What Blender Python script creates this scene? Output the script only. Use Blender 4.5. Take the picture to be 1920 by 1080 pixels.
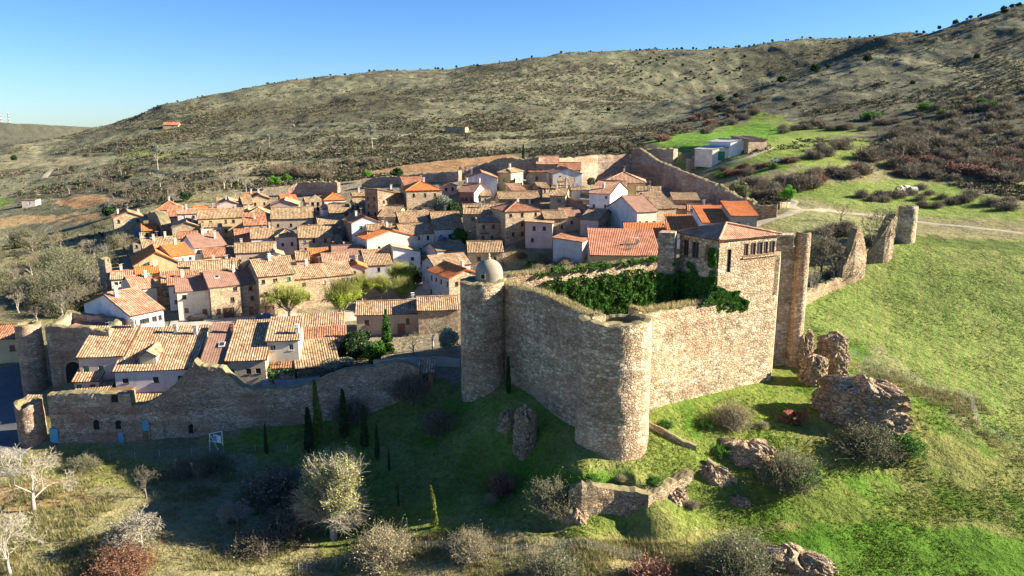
import bpy, math, random
import numpy as np
from mathutils import Vector
rad = math.radians
for o in list(bpy.data.objects): bpy.data.objects.remove(o)
sc = bpy.context.scene
COL = sc.collection
# ---------------- camera ----------------
CAMZ, PITCH, F = 42.0, rad(12.1), 1400.0
cam = bpy.data.cameras.new('camera'); co = bpy.data.objects.new('camera', cam); COL.objects.link(co)
co.location = (0, 0, CAMZ); co.rotation_euler = (rad(90) - PITCH, 0, 0)
cam.lens = 36.0 * F / 1920.0; cam.sensor_width = 36; cam.clip_start = 1; cam.clip_end = 20000
sc.camera = co
# ---------------- sky and sun ----------------
SUN_AZ, SUN_EL = rad(3), rad(23.5)          # azimuth measured from +X towards +Y
w = bpy.data.worlds.new("World"); sc.world = w; w.use_nodes = True
nt = w.node_tree; bg = nt.nodes['Background']
sky = nt.nodes.new('ShaderNodeTexSky'); sky.sky_type = 'NISHITA'; sky.sun_disc = False
sky.sun_elevation = SUN_EL; sky.sun_rotation = math.pi/2 - SUN_AZ
sky.altitude = 1000; sky.air_density = 1.0; sky.dust_density = 0.4; sky.ozone_density = 2.2
hs = nt.nodes.new('ShaderNodeHueSaturation'); hs.inputs['Saturation'].default_value = 1.2
nt.links.new(sky.outputs[0], hs.inputs['Color'])
tn = nt.nodes.new('ShaderNodeMix'); tn.data_type = 'RGBA'; tn.blend_type = 'MULTIPLY'; tn.inputs[0].default_value = 1; tn.inputs[7].default_value = (.56, .74, 1.05, 1)
nt.links.new(hs.outputs[0], tn.inputs[6]); nt.links.new(tn.outputs[2], bg.inputs[0]); bg.inputs[1].default_value = 0.052
sd = bpy.data.lights.new('sun', 'SUN'); so = bpy.data.objects.new('sun', sd); COL.objects.link(so)
sd.energy = 5.0; sd.angle = rad(0.5); sd.color = (1.0, 0.90, 0.74)
so.location = (80, 60, 120)
so.rotation_euler = (rad(90) - SUN_EL, 0, SUN_AZ + rad(90))
sc.view_settings.view_transform = 'Standard'; sc.view_settings.look = 'None'
sc.view_settings.gamma = 1; sc.view_settings.use_curve_mapping = False
sc.view_settings.exposure = 1.85
# ---------------- picture <-> world ----------------
cp, sp = math.cos(PITCH), math.sin(PITCH)
def ray(px, py):
    a = (px-960)/F; b = (540-py)/F
    return np.array([a, cp+b*sp, -sp+b*cp])
def U(px, py, z):                       # point of the pixel's ray at height z
    d = ray(px, py); t = (z-CAMZ)/d[2]
    return np.array([d[0]*t, d[1]*t, z])
def R(px, py, r):                       # point of the pixel's ray at horizontal distance r
    d = ray(px, py); t = r/math.hypot(d[0], d[1])
    return np.array([d[0]*t, d[1]*t, CAMZ+d[2]*t])
def proj(X, Y, Z):
    Z = Z-CAMZ; dep = Y*cp - Z*sp; up = Y*sp + Z*cp
    return 960+F*X/dep, 540-F*up/dep, dep
def ztop(X, Y, py):                     # height over (X,Y) that shows at picture row py
    b = (540-py)/F                      # up = b*dep : Y*sp+z*cp = b*(Y*cp - z*sp)
    return CAMZ + (b*Y*cp - Y*sp)/(cp+b*sp)
rnd = random.Random(7)
def hashn(ix, iy, seed=0):
    n = (ix.astype(np.int64)*374761393 + iy.astype(np.int64)*668265263 + seed*1442695041) & 0x7fffffff
    n = ((n ^ (n >> 13))*1274126177) & 0x7fffffff
    return ((n ^ (n >> 16)) & 0xffff)/65535.0
def vnoise(x, y, seed=0):
    x = np.asarray(x, float); y = np.asarray(y, float)
    ix = np.floor(x); iy = np.floor(y); fx = x-ix; fy = y-iy
    fx = fx*fx*(3-2*fx); fy = fy*fy*(3-2*fy)
    a = hashn(ix, iy, seed); b = hashn(ix+1, iy, seed); c = hashn(ix, iy+1, seed); d = hashn(ix+1, iy+1, seed)
    return (a*(1-fx)+b*fx)*(1-fy) + (c*(1-fx)+d*fx)*fy - 0.5
def fbm(x, y, sc_, octv=4, seed=0):
    s = 0; a = 1; t = 0
    for i in range(octv):
        s = s + a*vnoise(np.asarray(x)/sc_, np.asarray(y)/sc_, seed+i); t += a; a *= .5; sc_ /= 2.03
    return s/t*2
def inpoly(x, y, poly):
    r = np.zeros(np.shape(x), bool); n = len(poly)
    for i in range(n):
        x0, y0 = poly[i]; x1, y1 = poly[(i+1) % n]
        if y0 == y1: continue
        c = ((y0 > y) != (y1 > y)) & (x < (x1-x0)*(y-y0)/(y1-y0)+x0)
        r ^= c
    return r
# ---------------- mesh builder ----------------
class MB:
    def __init__(s): s.v = []; s.f = []; s.m = []; s.uv = []; s.has_uv = False
    def add(s, vs, fs, mi=0, uvs=None):
        n = len(s.v); s.v.extend([tuple(map(float, q)) for q in vs])
        for k, f in enumerate(fs):
            s.f.append(tuple(n+i for i in f)); s.m.append(mi)
            s.uv.append([uvs[i] for i in f] if uvs is not None else [(0, 0)]*len(f))
        if uvs is not None: s.has_uv = True
    def quad(s, a, b, c, d, mi=0, uvs=None): s.add([a, b, c, d], [(0, 1, 2, 3)], mi, uvs)
    def box(s, x0, y0, z0, x1, y1, z1, mi=0):
        s.add([(x0,y0,z0),(x1,y0,z0),(x1,y1,z0),(x0,y1,z0),(x0,y0,z1),(x1,y0,z1),(x1,y1,z1),(x0,y1,z1)],
              [(3,2,1,0),(4,5,6,7),(0,1,5,4),(1,2,6,5),(2,3,7,6),(3,0,4,7)], mi)
    def tube(s, pts, rads, n=6, mi=0, cap=True):
        pts = [Vector(p) for p in pts]; rings = []
        base = len(s.v)
        for i, p in enumerate(pts):
            d = (pts[min(i+1, len(pts)-1)]-pts[max(i-1, 0)])
            if d.length < 1e-6: d = Vector((0, 0, 1))
            d.normalize(); a = d.orthogonal().normalized() if abs(d.z) < .9 else (Vector((1, 0, 0))-d*d.x).normalized(); b = d.cross(a)
            for k in range(n):
                q = p+(a*math.cos(2*math.pi*k/n)+b*math.sin(2*math.pi*k/n))*rads[i]; s.v.append(tuple(q))
        for i in range(len(pts)-1):
            for k in range(n):
                k2 = (k+1) % n
                s.f.append((base+i*n+k, base+i*n+k2, base+(i+1)*n+k2, base+(i+1)*n+k)); s.m.append(mi); s.uv.append([(0, 0)]*4)
        if cap:
            s.f.append(tuple(base+(len(pts)-1)*n+k for k in range(n))); s.m.append(mi); s.uv.append([(0, 0)]*n)
            s.f.append(tuple(base+k for k in reversed(range(n)))); s.m.append(mi); s.uv.append([(0, 0)]*n)
    def build(s, name, mats, parent=None, smooth=False):
        me = bpy.data.meshes.new(name); me.from_pydata(s.v, [], s.f)
        if not isinstance(mats, (list, tuple)): mats = [mats]
        for m in mats: me.materials.append(m)
        if len(mats) > 1: me.polygons.foreach_set('material_index', s.m)
        if s.has_uv:
            l = me.uv_layers.new(name='UVMap'); l.data.foreach_set('uv', [c for f in s.uv for p in f for c in p])
        if smooth: me.polygons.foreach_set('use_smooth', [True]*len(me.polygons))
        me.update(); o = bpy.data.objects.new(name, me); COL.objects.link(o)
        if parent: o.parent = parent
        return o
def npmesh(name, V, Fc, mat, parent=None, smooth=False, col=None):     # V (n,3), Fc (m,k)
    me = bpy.data.meshes.new(name); V = np.ascontiguousarray(V, np.float32); Fc = np.ascontiguousarray(Fc, np.int32)
    me.vertices.add(len(V)); me.vertices.foreach_set('co', V.ravel())
    k = Fc.shape[1]; me.loops.add(Fc.size); me.loops.foreach_set('vertex_index', Fc.ravel())
    me.polygons.add(len(Fc)); me.polygons.foreach_set('loop_start', np.arange(0, Fc.size, k, dtype=np.int32))
    me.polygons.foreach_set('loop_total', np.full(len(Fc), k, np.int32))
    if smooth: me.polygons.foreach_set('use_smooth', np.ones(len(Fc), bool))
    if col is not None:
        a = me.color_attributes.new('Col', 'FLOAT_COLOR', 'POINT'); a.data.foreach_set('color', np.ascontiguousarray(col, np.float32).ravel())
    me.materials.append(mat); me.update(calc_edges=True); me.validate()
    o = bpy.data.objects.new(name, me); COL.objects.link(o)
    if parent: o.parent = parent
    return o
def tag(o, label=None, cat=None, group=None, kind=None):
    if label: o['label'] = label
    if cat: o['category'] = cat
    if group: o['group'] = group
    if kind: o['kind'] = kind
    return o
def empty(name, loc, rz=0.0, label=None, cat=None, group=None):
    o = bpy.data.objects.new(name, None); COL.objects.link(o); o.location = tuple(map(float, loc)); o.rotation_euler = (0, 0, rz)
    o.empty_display_size = .5
    return tag(o, label, cat, group)
KIDS = {}
def dup(root, loc, rz=0, s=(1, 1, 1), label=None, group=None):
    r = root.copy(); COL.objects.link(r); r.location = tuple(map(float, loc)); r.rotation_euler = (0, 0, rz); r.scale = s
    if label: r['label'] = label
    if group: r['group'] = group
    for ch in root.children:
        c = ch.copy(); COL.objects.link(c); c.parent = r
        for g in ch.children:
            d = g.copy(); COL.objects.link(d); d.parent = c
    return r
# ---------------- materials ----------------
def mat_new(name):
    m = bpy.data.materials.new(name); m.use_nodes = True; n = m.node_tree
    b = n.nodes['Principled BSDF']; b.inputs['Roughness'].default_value = .9
    b.inputs['Specular IOR Level'].default_value = .2
    return m, n, b
def N(n, t, **kw):
    x = n.nodes.new(t)
    for k, v in kw.items():
        if k.startswith('i_'): x.inputs[int(k[2:]) if k[2:].isdigit() else k[2:]].default_value = v
        else: setattr(x, k, v)
    return x
def L(n, a, b): n.links.new(a, b)
def ramp(n, fac, stops):
    r = n.nodes.new('ShaderNodeValToRGB'); e = r.color_ramp.elements
    while len(e) < len(stops): e.new(.5)
    for q, (p, c) in zip(e, stops): q.position = p; q.color = (*c, 1) if len(c) == 3 else c
    L(n, fac, r.inputs[0]); return r
def mix(n, fac, a, b, mode='MIX'):
    x = n.nodes.new('ShaderNodeMix'); x.data_type = 'RGBA'; x.blend_type = mode
    for v, i in ((fac, 0), (a, 6), (b, 7)):
        if hasattr(v, 'is_linked') or isinstance(v, bpy.types.NodeSocket): L(n, v, x.inputs[i])
        else: x.inputs[i].default_value = v if i == 0 else ((*v, 1) if len(v) == 3 else v)
    return x.outputs[2]
def mapping(n, scale, coord='Object'):
    t = n.nodes.new('ShaderNodeTexCoord'); m = n.nodes.new('ShaderNodeMapping'); m.inputs['Scale'].default_value = scale
    L(n, t.outputs[coord], m.inputs[0]); return m.outputs[0]
def noise_tex(n, vec, scale, detail=4, rough=.6):
    t = N(n, 'ShaderNodeTexNoise'); t.inputs['Scale'].default_value = scale; t.inputs['Detail'].default_value = detail
    t.inputs['Roughness'].default_value = rough; L(n, vec, t.inputs['Vector']); return t.outputs['Fac']
def bump(n, b, h, strength=.5, dist=.1, prev=None):
    x = N(n, 'ShaderNodeBump'); x.inputs['Strength'].default_value = strength; x.inputs['Distance'].default_value = dist
    L(n, h, x.inputs['Height'])
    if prev: L(n, prev.outputs[0], x.inputs['Normal'])
    L(n, x.outputs[0], b.inputs['Normal']); return x
def m_stone(name, c1, c2, c3, size=.42, mortar=.55, pink=(.42,.25,.16), pinkamt=.5, bs=1.0, zs=1.6, streak=.35):
    m, n, b = mat_new(name)
    v0 = mapping(n, (1, 1, zs))
    wn = N(n, 'ShaderNodeTexNoise'); wn.inputs['Scale'].default_value = 1.3; L(n, v0, wn.inputs['Vector'])
    va = N(n, 'ShaderNodeVectorMath', operation='MULTIPLY_ADD'); L(n, wn.outputs['Color'], va.inputs[0]); va.inputs[1].default_value = (.35,)*3; L(n, v0, va.inputs[2])
    vo = N(n, 'ShaderNodeTexVoronoi'); vo.inputs['Scale'].default_value = 1/size; L(n, va.outputs[0], vo.inputs['Vector'])
    ve = N(n, 'ShaderNodeTexVoronoi', feature='DISTANCE_TO_EDGE'); ve.inputs['Scale'].default_value = 1/size; L(n, va.outputs[0], ve.inputs['Vector'])
    sepc = N(n, 'ShaderNodeSeparateColor'); L(n, vo.outputs['Color'], sepc.inputs[0])
    cr = ramp(n, sepc.outputs[0], [(0, c1), (.45, c2), (.8, c3), (1, tuple(min(1, q*1.25) for q in c3))])
    big = noise_tex(n, v0, .16, 3); pr = ramp(n, big, [(.42, (0, 0, 0)), (.62, (1, 1, 1))])
    pm = N(n, 'ShaderNodeMath', operation='MULTIPLY'); L(n, pr.outputs[0], pm.inputs[0]); pm.inputs[1].default_value = pinkamt
    c = mix(n, pm.outputs[0], cr.outputs[0], pink)
    pv = N(n, 'ShaderNodeTexVoronoi'); pv.inputs['Scale'].default_value = .38; L(n, va.outputs[0], pv.inputs['Vector']); ps = N(n, 'ShaderNodeSeparateColor'); L(n, pv.outputs['Color'], ps.inputs[0])
    pr2 = ramp(n, ps.outputs[0], [(0, (.80, .76, .72)), (.4, (1, 1, 1)), (.75, (1.0, .97, .92)), (1, (1.16, 1.15, 1.12))]); c = mix(n, .8, c, pr2.outputs[0], 'MULTIPLY')
    cvv_ = mapping(n, (.04, .04, .9)); cn = noise_tex(n, cvv_, 1.4, 3, .6); cr3 = ramp(n, cn, [(.36, (.80, .76, .73)), (.5, (1, 1, 1)), (.66, (1.14, 1.12, 1.08))]); c = mix(n, .8, c, cr3.outputs[0], 'MULTIPLY')
    # grey lichen and rain streaks that run down the wall
    v2 = mapping(n, (.55, .55, .09)); st = noise_tex(n, v2, 1.0, 5, .7); sr = ramp(n, st, [(.5, (0, 0, 0)), (.68, (1, 1, 1))])
    sm = N(n, 'ShaderNodeMath', operation='MULTIPLY'); L(n, sr.outputs[0], sm.inputs[0]); sm.inputs[1].default_value = streak
    c = mix(n, sm.outputs[0], c, (.13, .115, .095))
    er = ramp(n, ve.outputs['Distance'], [(0, (mortar,)*3), (.09, (1, 1, 1))])
    em = noise_tex(n, v0, .5, 3); emr = ramp(n, em, [(.36, (.5,)*3), (.55, (1, 1, 1))]); c = mix(n, emr.outputs[0], c, mix(n, 1.0, c, er.outputs[0], 'MULTIPLY'))
    bv = noise_tex(n, v0, .07, 4); br_ = ramp(n, bv, [(.3, (.74, .72, .70)), (.7, (1.16, 1.14, 1.1))]); c = mix(n, 1.0, c, br_.outputs[0], 'MULTIPLY')
    fn = noise_tex(n, v0, 7, 4, .7); fr = ramp(n, fn, [(.25, (.72,)*3), (.75, (1.2,)*3)])
    c = mix(n, 1.0, c, fr.outputs[0], 'MULTIPLY'); L(n, c, b.inputs['Base Color'])
    eb = ramp(n, ve.outputs['Distance'], [(0, (0, 0, 0)), (.16, (1, 1, 1))])
    hh = N(n, 'ShaderNodeMath', operation='MULTIPLY_ADD'); L(n, sepc.outputs[1], hh.inputs[0]); hh.inputs[1].default_value = .6; L(n, eb.outputs[0], hh.inputs[2])
    h2 = N(n, 'ShaderNodeMath', operation='MULTIPLY_ADD'); L(n, fn, h2.inputs[0]); h2.inputs[1].default_value = .8; L(n, hh.outputs[0], h2.inputs[2])
    bump(n, b, h2.outputs[0], bs, .09)
    return m
def m_plaster(name, c, var=.25, bs=.3):
    m, n, b = mat_new(name); v = mapping(n, (1, 1, 1))
    a = noise_tex(n, v, .5, 5, .65); r = ramp(n, a, [(.3, tuple(q*(1-var) for q in c)), (.62, c), (.85, tuple(min(.9, q*(1+var*.5)) for q in c))])
    v2 = mapping(n, (.9, .9, .18)); s = noise_tex(n, v2, 1.2, 4); sr = ramp(n, s, [(.52, (0, 0, 0)), (.75, (.38,)*3)])
    cc = mix(n, sr.outputs[0], r.outputs[0], tuple(q*.5 for q in c)); L(n, cc, b.inputs['Base Color'])
    bump(n, b, noise_tex(n, v, 6, 4), bs, .05); return m
def m_tile(name, cols, flat=False):
    m, n, b = mat_new(name); b.inputs['Roughness'].default_value = .85
    t = N(n, 'ShaderNodeTexCoord'); uv = t.outputs['UV']
    fl = N(n, 'ShaderNodeVectorMath', operation='FLOOR'); L(n, uv, fl.inputs[0])
    wn = N(n, 'ShaderNodeTexWhiteNoise', noise_dimensions='3D'); L(n, fl.outputs[0], wn.inputs['Vector'])
    stops = [(i/(len(cols)-1), c) for i, c in enumerate(cols)]
    r = ramp(n, wn.outputs['Value'], stops)
    v = mapping(n, (1, 1, 1)); pn = noise_tex(n, v, .45, 5, .7); pr = ramp(n, pn, [(.32, (.55, .52, .48)), (.6, (1, 1, 1)), (.8, (1.15, 1.12, 1.05))])
    c = mix(n, 1.0 if not flat else .6, r.outputs[0], pr.outputs[0], 'MULTIPLY')
    L(n, c, b.inputs['Base Color'])
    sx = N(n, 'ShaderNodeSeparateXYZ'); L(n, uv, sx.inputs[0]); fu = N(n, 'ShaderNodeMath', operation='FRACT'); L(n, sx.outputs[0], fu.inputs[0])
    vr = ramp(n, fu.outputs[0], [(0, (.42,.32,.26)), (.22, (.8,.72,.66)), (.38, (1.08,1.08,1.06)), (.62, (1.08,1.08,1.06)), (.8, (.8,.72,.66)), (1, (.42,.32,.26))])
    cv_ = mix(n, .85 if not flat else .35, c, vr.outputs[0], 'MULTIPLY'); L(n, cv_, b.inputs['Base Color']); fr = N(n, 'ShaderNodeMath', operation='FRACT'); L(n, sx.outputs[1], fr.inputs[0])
    bump(n, b, fr.outputs[0], .5, .05); return m
def m_plain(name, c, rough=.7, metal=0, spec=.3):
    m, n, b = mat_new(name); b.inputs['Roughness'].default_value = rough; b.inputs['Metallic'].default_value = metal; b.inputs['Specular IOR Level'].default_value = spec
    v = mapping(n, (1, 1, 1)); a = noise_tex(n, v, 2.5, 3); r = ramp(n, a, [(.3, tuple(q*.78 for q in c)), (.7, tuple(min(1, q*1.1) for q in c))])
    L(n, r.outputs[0], b.inputs['Base Color']); return m
def m_leaf(name, c1, c2, trans=.25):
    m, n, b = mat_new(name); g = N(n, 'ShaderNodeNewGeometry'); r = ramp(n, g.outputs['Random Per Island'], [(0, c1), (1, c2)])
    oi = N(n, 'ShaderNodeObjectInfo'); rr = ramp(n, oi.outputs['Random'], [(0, (.8,.8,.8)), (1, (1.15,1.15,1.1))])
    c = mix(n, 1.0, r.outputs[0], rr.outputs[0], 'MULTIPLY')
    L(n, c, b.inputs['Base Color']); b.inputs['Roughness'].default_value = .7
    if trans:
        tr = N(n, 'ShaderNodeBsdfTranslucent'); L(n, c, tr.inputs[0]); ms = N(n, 'ShaderNodeMixShader'); ms.inputs[0].default_value = trans
        out = [q for q in n.nodes if q.type == 'OUTPUT_MATERIAL'][0]
        L(n, b.outputs[0], ms.inputs[1]); L(n, tr.outputs[0], ms.inputs[2]); L(n, ms.outputs[0], out.inputs[0])
    return m
M = {}
M['castle'] = m_stone('castle_stone', (.34,.26,.165), (.54,.43,.275), (.66,.56,.40), .55, .42, (.56,.37,.23), .55, .95, 1.6, .2)
M['citywall'] = m_stone('city_wall_stone', (.34,.26,.18), (.54,.43,.32), (.66,.56,.44), .36, .5, (.52,.31,.20), .7, 1.0, 1.8)
M['rubble'] = m_stone('rubble_stone', (.24,.18,.11), (.46,.35,.23), (.60,.50,.35), .30, .35, (.50,.29,.15), .35, 1.0, 1.3, .2)
M['stone'] = m_stone('house_stone', (.36,.28,.18), (.54,.43,.28), (.64,.53,.38), .38, .55, (.42,.28,.17), .4, .8, 1.5, .2)
M['stone_dark'] = m_stone('brown_house_stone', (.20,.15,.10), (.34,.26,.18), (.44,.35,.25), .38, .55, (.36,.21,.13), .5, .8, 1.5, .3)
for k, c in dict(white=(.78,.75,.69), cream=(.68,.60,.46), ochre=(.50,.37,.19), yellow=(.58,.46,.26), pink=(.60,.44,.36), lilac=(.56,.48,.45), grey=(.42,.41,.39),
                 blue=(.53,.54,.52), redwall=(.40,.17,.11), tan=(.50,.40,.28), concrete=(.45,.42,.37)).items(): M[k] = m_plaster(k+'_plaster', c)
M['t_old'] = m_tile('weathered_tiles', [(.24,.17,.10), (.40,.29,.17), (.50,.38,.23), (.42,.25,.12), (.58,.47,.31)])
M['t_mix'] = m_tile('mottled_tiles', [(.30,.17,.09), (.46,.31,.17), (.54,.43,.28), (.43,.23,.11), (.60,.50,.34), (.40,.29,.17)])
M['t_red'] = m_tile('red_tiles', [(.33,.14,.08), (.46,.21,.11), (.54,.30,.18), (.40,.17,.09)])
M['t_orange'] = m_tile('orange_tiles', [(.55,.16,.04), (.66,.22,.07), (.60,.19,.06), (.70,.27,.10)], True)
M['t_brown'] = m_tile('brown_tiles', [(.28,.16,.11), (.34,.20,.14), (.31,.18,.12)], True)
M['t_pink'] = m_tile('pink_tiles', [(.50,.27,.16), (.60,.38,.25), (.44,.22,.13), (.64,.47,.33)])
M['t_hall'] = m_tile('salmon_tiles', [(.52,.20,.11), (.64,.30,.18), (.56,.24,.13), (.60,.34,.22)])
M['glass'] = m_plain('window_glass', (.035,.04,.045), .15, 0, .6)
M['frame_dark'] = m_plain('dark_frame', (.09,.055,.035)); M['frame_white'] = m_plain('white_frame', (.7,.69,.66)); M['wood'] = m_plain('wood', (.22,.12,.06))
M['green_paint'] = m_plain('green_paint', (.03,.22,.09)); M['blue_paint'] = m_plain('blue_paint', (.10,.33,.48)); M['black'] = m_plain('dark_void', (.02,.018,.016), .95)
M['metal'] = m_plain('galvanised_metal', (.50,.50,.49), .45, .5); M['greyroof'] = m_plain('grey_sheet_roof', (.38,.38,.37), .6); M['rust'] = m_plain('rusty_red', (.19,.06,.035), .9)
M['moss'] = m_plaster('dry_moss_top', (.26,.22,.11), .5, .8)
M['bark'] = m_plain('bark', (.17,.135,.10), .95); M['bark_pale'] = m_plain('pale_bark', (.36,.31,.25), .95); M['twig'] = m_leaf('brown_twigs', (.12,.10,.065), (.25,.21,.14), 0)
M['twig_pale'] = m_leaf('pale_twigs', (.20,.18,.13), (.36,.32,.24), 0)
M['twig_white'] = m_leaf('white_twigs', (.28,.25,.18), (.47,.42,.32), 0); M['twig_red'] = m_leaf('reddish_twigs', (.15,.075,.05), (.30,.16,.11), 0)
M['twig_rust'] = m_leaf('rust_leaves', (.17,.085,.05), (.32,.17,.10), .1)
M['willow'] = m_leaf('yellow_green_twigs', (.30,.31,.07), (.50,.50,.18), .3); M['willow_lo'] = m_leaf('lime_leaves', (.24,.34,.03), (.42,.50,.07), .35)
M['oliveleaf'] = m_leaf('olive_leaves', (.10,.13,.06), (.22,.24,.13)); M['darkleaf'] = m_leaf('dark_leaves', (.018,.045,.015), (.06,.105,.03), .15)
M['midleaf'] = m_leaf('mid_leaves', (.04,.12,.015), (.10,.24,.03)); M['brightleaf'] = m_leaf('bright_leaves', (.08,.24,.02), (.20,.42,.05), .3)
M['ivy'] = m_leaf('ivy_leaves', (.02,.075,.012), (.12,.27,.04), .25); M['cyp'] = m_leaf('cypress_leaves', (.025,.05,.015), (.07,.11,.03), .1)
M['cyp_lit'] = m_leaf('sunlit_tone_cypress_leaves', (.10,.14,.02), (.24,.28,.06), .2); M['blossom'] = m_leaf('pink_blossom', (.40,.24,.34), (.60,.42,.50), .2)  # cyp_lit: the cypress leaf colour brightened, with sunlight painted into it
M['greyleaf'] = m_leaf('grey_green_leaves', (.16,.19,.13), (.32,.36,.27), .1)
M['drygrass'] = m_leaf('dry_grass_blades', (.30,.25,.11), (.50,.42,.22), .3); M['greengrass'] = m_leaf('green_grass_blades', (.07,.17,.015), (.17,.29,.04), .3)
# ================= terrain =================
ctl = []      # (X, Y, z)
def cz(*rows):
    for px, py, z in rows: ctl.append(tuple(U(px, py, z)))
def cr(*rows):
    for px, py, r in rows: ctl.append(tuple(R(px, py, r)))
cz((0,1080,-7.2),(250,1080,-7.8),(450,1080,-9),(620,1080,-10),(800,1080,-8.5),(960,1080,-8),(1200,1080,-6.5),(1440,1080,-6.5),(1700,1080,-6),(1920,1080,-5),
   (60,950,-7),(250,960,-6.8),(420,1000,-8.6),(420,900,-7.8),(560,900,-8),(620,1010,-9.6),(820,985,-7.2),(730,930,-7.5),(1000,1000,-6),(1100,1000,-5.2),(1250,985,-5),(1500,960,-4.4),(1750,960,-3.8),(1900,950,-3),(1100,966,-4.6),(1180,958,-4.4),
   (900,940,-6.4),(1040,975,-5.4),(1280,940,-4),(1040,895,-1.2),(1100,893,-.3),(1200,880,-.3),(1100,912,-.9),(1190,902,-.8),(1290,870,-.6),(1400,900,-3),(1450,850,-.8),(1350,930,-3.8),
   (1145,858,1),(1085,830,1.6),(1210,822,1.8),(905,738,2),(868,726,1.2),(1000,770,2),(1300,760,3.2),(1457,695,3.5),(1380,800,1.2),(1480,800,1),(1600,800,.4),(1700,790,1),
   (700,850,-6),(640,830,-5),(800,800,-2.8),(850,850,-4),(950,850,-2.5),(850,715,1.2),(800,750,-.6),(960,900,-5.5),
   (40,835,-7.4),(0,850,-7.4),(20,890,-8),(110,875,-7.9),(-60,850,-7.2),(-60,740,-5),(200,832,-6.9),(300,830,-6.4),(400,812,-5.4),(480,800,-4.6),(560,795,-4),(640,785,-3.1),(700,772,-2.4),(760,745,-1.2),(790,718,-.2),
   (50,735,-5),(0,780,-5.5),
   (1700,900,-3.2),(1900,850,-1),(1900,700,2.8),(1700,700,3.2),(1560,640,5),(1600,700,3.2),(1700,478,14.3),(1900,480,15),(1510,590,7),(1800,580,7.5),(1900,600,6.5),(1650,560,8),
   (370,600,0),(560,592,0),(480,600,0),(650,605,.3),(760,625,.5),(800,520,2.5),(805,490,4.5),(700,500,4),(1130,408,16),(1240,435,14),(940,460,10),(1060,480,8.5),
   (1100,345,22),(1250,340,21),(1330,385,18),(560,465,6),(450,390,12.5),(620,345,19),(820,330,23),(950,325,25),(240,428,8),(300,505,2.5),(650,420,12),(760,420,13.5),(330,445,7.5),(420,500,3.5))
cz((0,700,-2.5),(0,620,-1),(0,560,0),(120,540,.8),(100,490,1.2),(0,480,1.5),(100,440,3),(150,600,-1))
cr((0,400,390),(100,360,440),(0,330,520),(100,300,610),(0,300,680),(0,272,820),(90,258,860),
   (160,244,900),(200,237,900),(290,203,880),(400,180,880),(520,157,900),(700,137,950),(850,130,950),(950,108,950),(1100,97,980),(1300,89,1000),(1385,92,950),(1500,82,900),(1650,67,850),
   (300,230,750),(300,260,600),(300,290,480),(300,330,400),(300,370,330),(500,200,760),(500,250,560),(500,300,400),(700,200,600),(700,250,470),(700,300,370),(700,160,820),
   (900,200,600),(900,250,470),(900,290,370),(900,150,780),(1100,200,600),(1100,250,460),(1100,290,350),(1100,140,800),(1280,200,560),(1280,130,820),(1050,310,325),
   (1210,232,520),(1390,162,600),(1500,137,620),(1620,102,650),(1740,66,690),(1900,18,760),(1400,152,800),(1500,125,830),(1600,98,860),
   (1300,245,420),(1300,285,320),(1360,290,300),(1500,250,380),(1500,200,480),(1700,150,530),(1900,100,580),(1900,200,420),(1700,250,370),(1900,300,320),(1700,330,290),(1500,330,265),
   (1440,390,218),(1900,380,260),(1700,380,252),(1900,425,225),(1700,420,222),(1560,400,213),(1500,470,180))
for q in ((1390,162,600),(1500,137,620),(1620,102,650),(1740,66,690),(1900,18,760)):     # dip behind the near crest
    X, Y, z = R(*q); s = 1.17; ctl.append((X*s, Y*s, z-6))
for q in ((160,244,900),(290,203,880),(520,157,900),(850,130,950),(1100,97,980),(1300,89,1000),(1500,82,900)):
    X, Y, z = R(*q); ctl.append((X*1.3, Y*1.3, z-12)); ctl.append((X*2.2, Y*2.2, 20))
X, Y, z = R(1900,18,760); ctl.append((X*1.4, Y*1.4, z-15)); ctl.append((X*2.4, Y*2.4, 60))
for px, py in ((-80,229),(0,230),(60,233),(110,237)): ctl.append(tuple(R(px, py, 2300)))
ctl.append(tuple(R(60,262,1500))); ctl.append(tuple(R(-60,262,1500)))
for px, py in ((-80,229),(60,233)):
    X, Y, z = R(px, py, 2300); ctl.append((X*1.4, Y*1.4, 10))
# out of the frame
ctl += [(-60,50,-8.5),(-90,95,-7.2),(-30,40,-10),(0,35,-12),(40,40,-11),(90,50,-8),(-120,110,-7),(-150,60,-8),(-200,150,-4),(-400,300,4),(-900,500,20),(130,100,5),(150,60,0),(220,180,17),(330,260,38),(520,350,70),(-30,15,-12),(30,15,-11)]
# village ground behind the city wall
WALL_B = [(90,833),(150,833),(200,832),(280,830),(350,822),(420,810),(480,801),(560,796),(640,785),(700,772),(760,745),(790,718)]
WALL_BZ = [-7.4,-7.1,-6.9,-6.4,-5.9,-5.3,-4.6,-4.0,-3.1,-2.4,-1.2,-.2]
WB = [U(p[0], p[1], z) for p, z in zip(WALL_B, WALL_BZ)]
_a, _b = U(90,833,-7.2), None
for i, (px_, py_) in enumerate(WALL_B):          # a nearly straight wall line
    d_ = ray(px_, py_); t_ = (_a[1]+.0*1)/d_[1]; Xl = d_[0]*t_
    Yl = _a[1]+.012*(Xl-_a[0])+max(0, Xl+24)*.20; t_ = Yl/d_[1]; WB[i] = np.array([d_[0]*t_, Yl, CAMZ+d_[2]*t_])
WALL_BZ = [q[2] for q in WB]; print('wall z', [round(float(z), 1) for z in WALL_BZ], [round(float(q[1]), 1) for q in WB])
ctl = [c_ for c_ in ctl if not any(abs(proj(*c_)[0]-p[0]) < 3 and abs(proj(*c_)[1]-p[1]) < 4 for p in WALL_B)]
for q in WB: ctl.append(tuple(q))
for i in (0, 2, 4, 6, 8): ctl.append((WB[i][0]+.5, WB[i][1]+7, max(-1.8, WB[i][2]+2)))
ctl = np.array(ctl)
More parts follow.
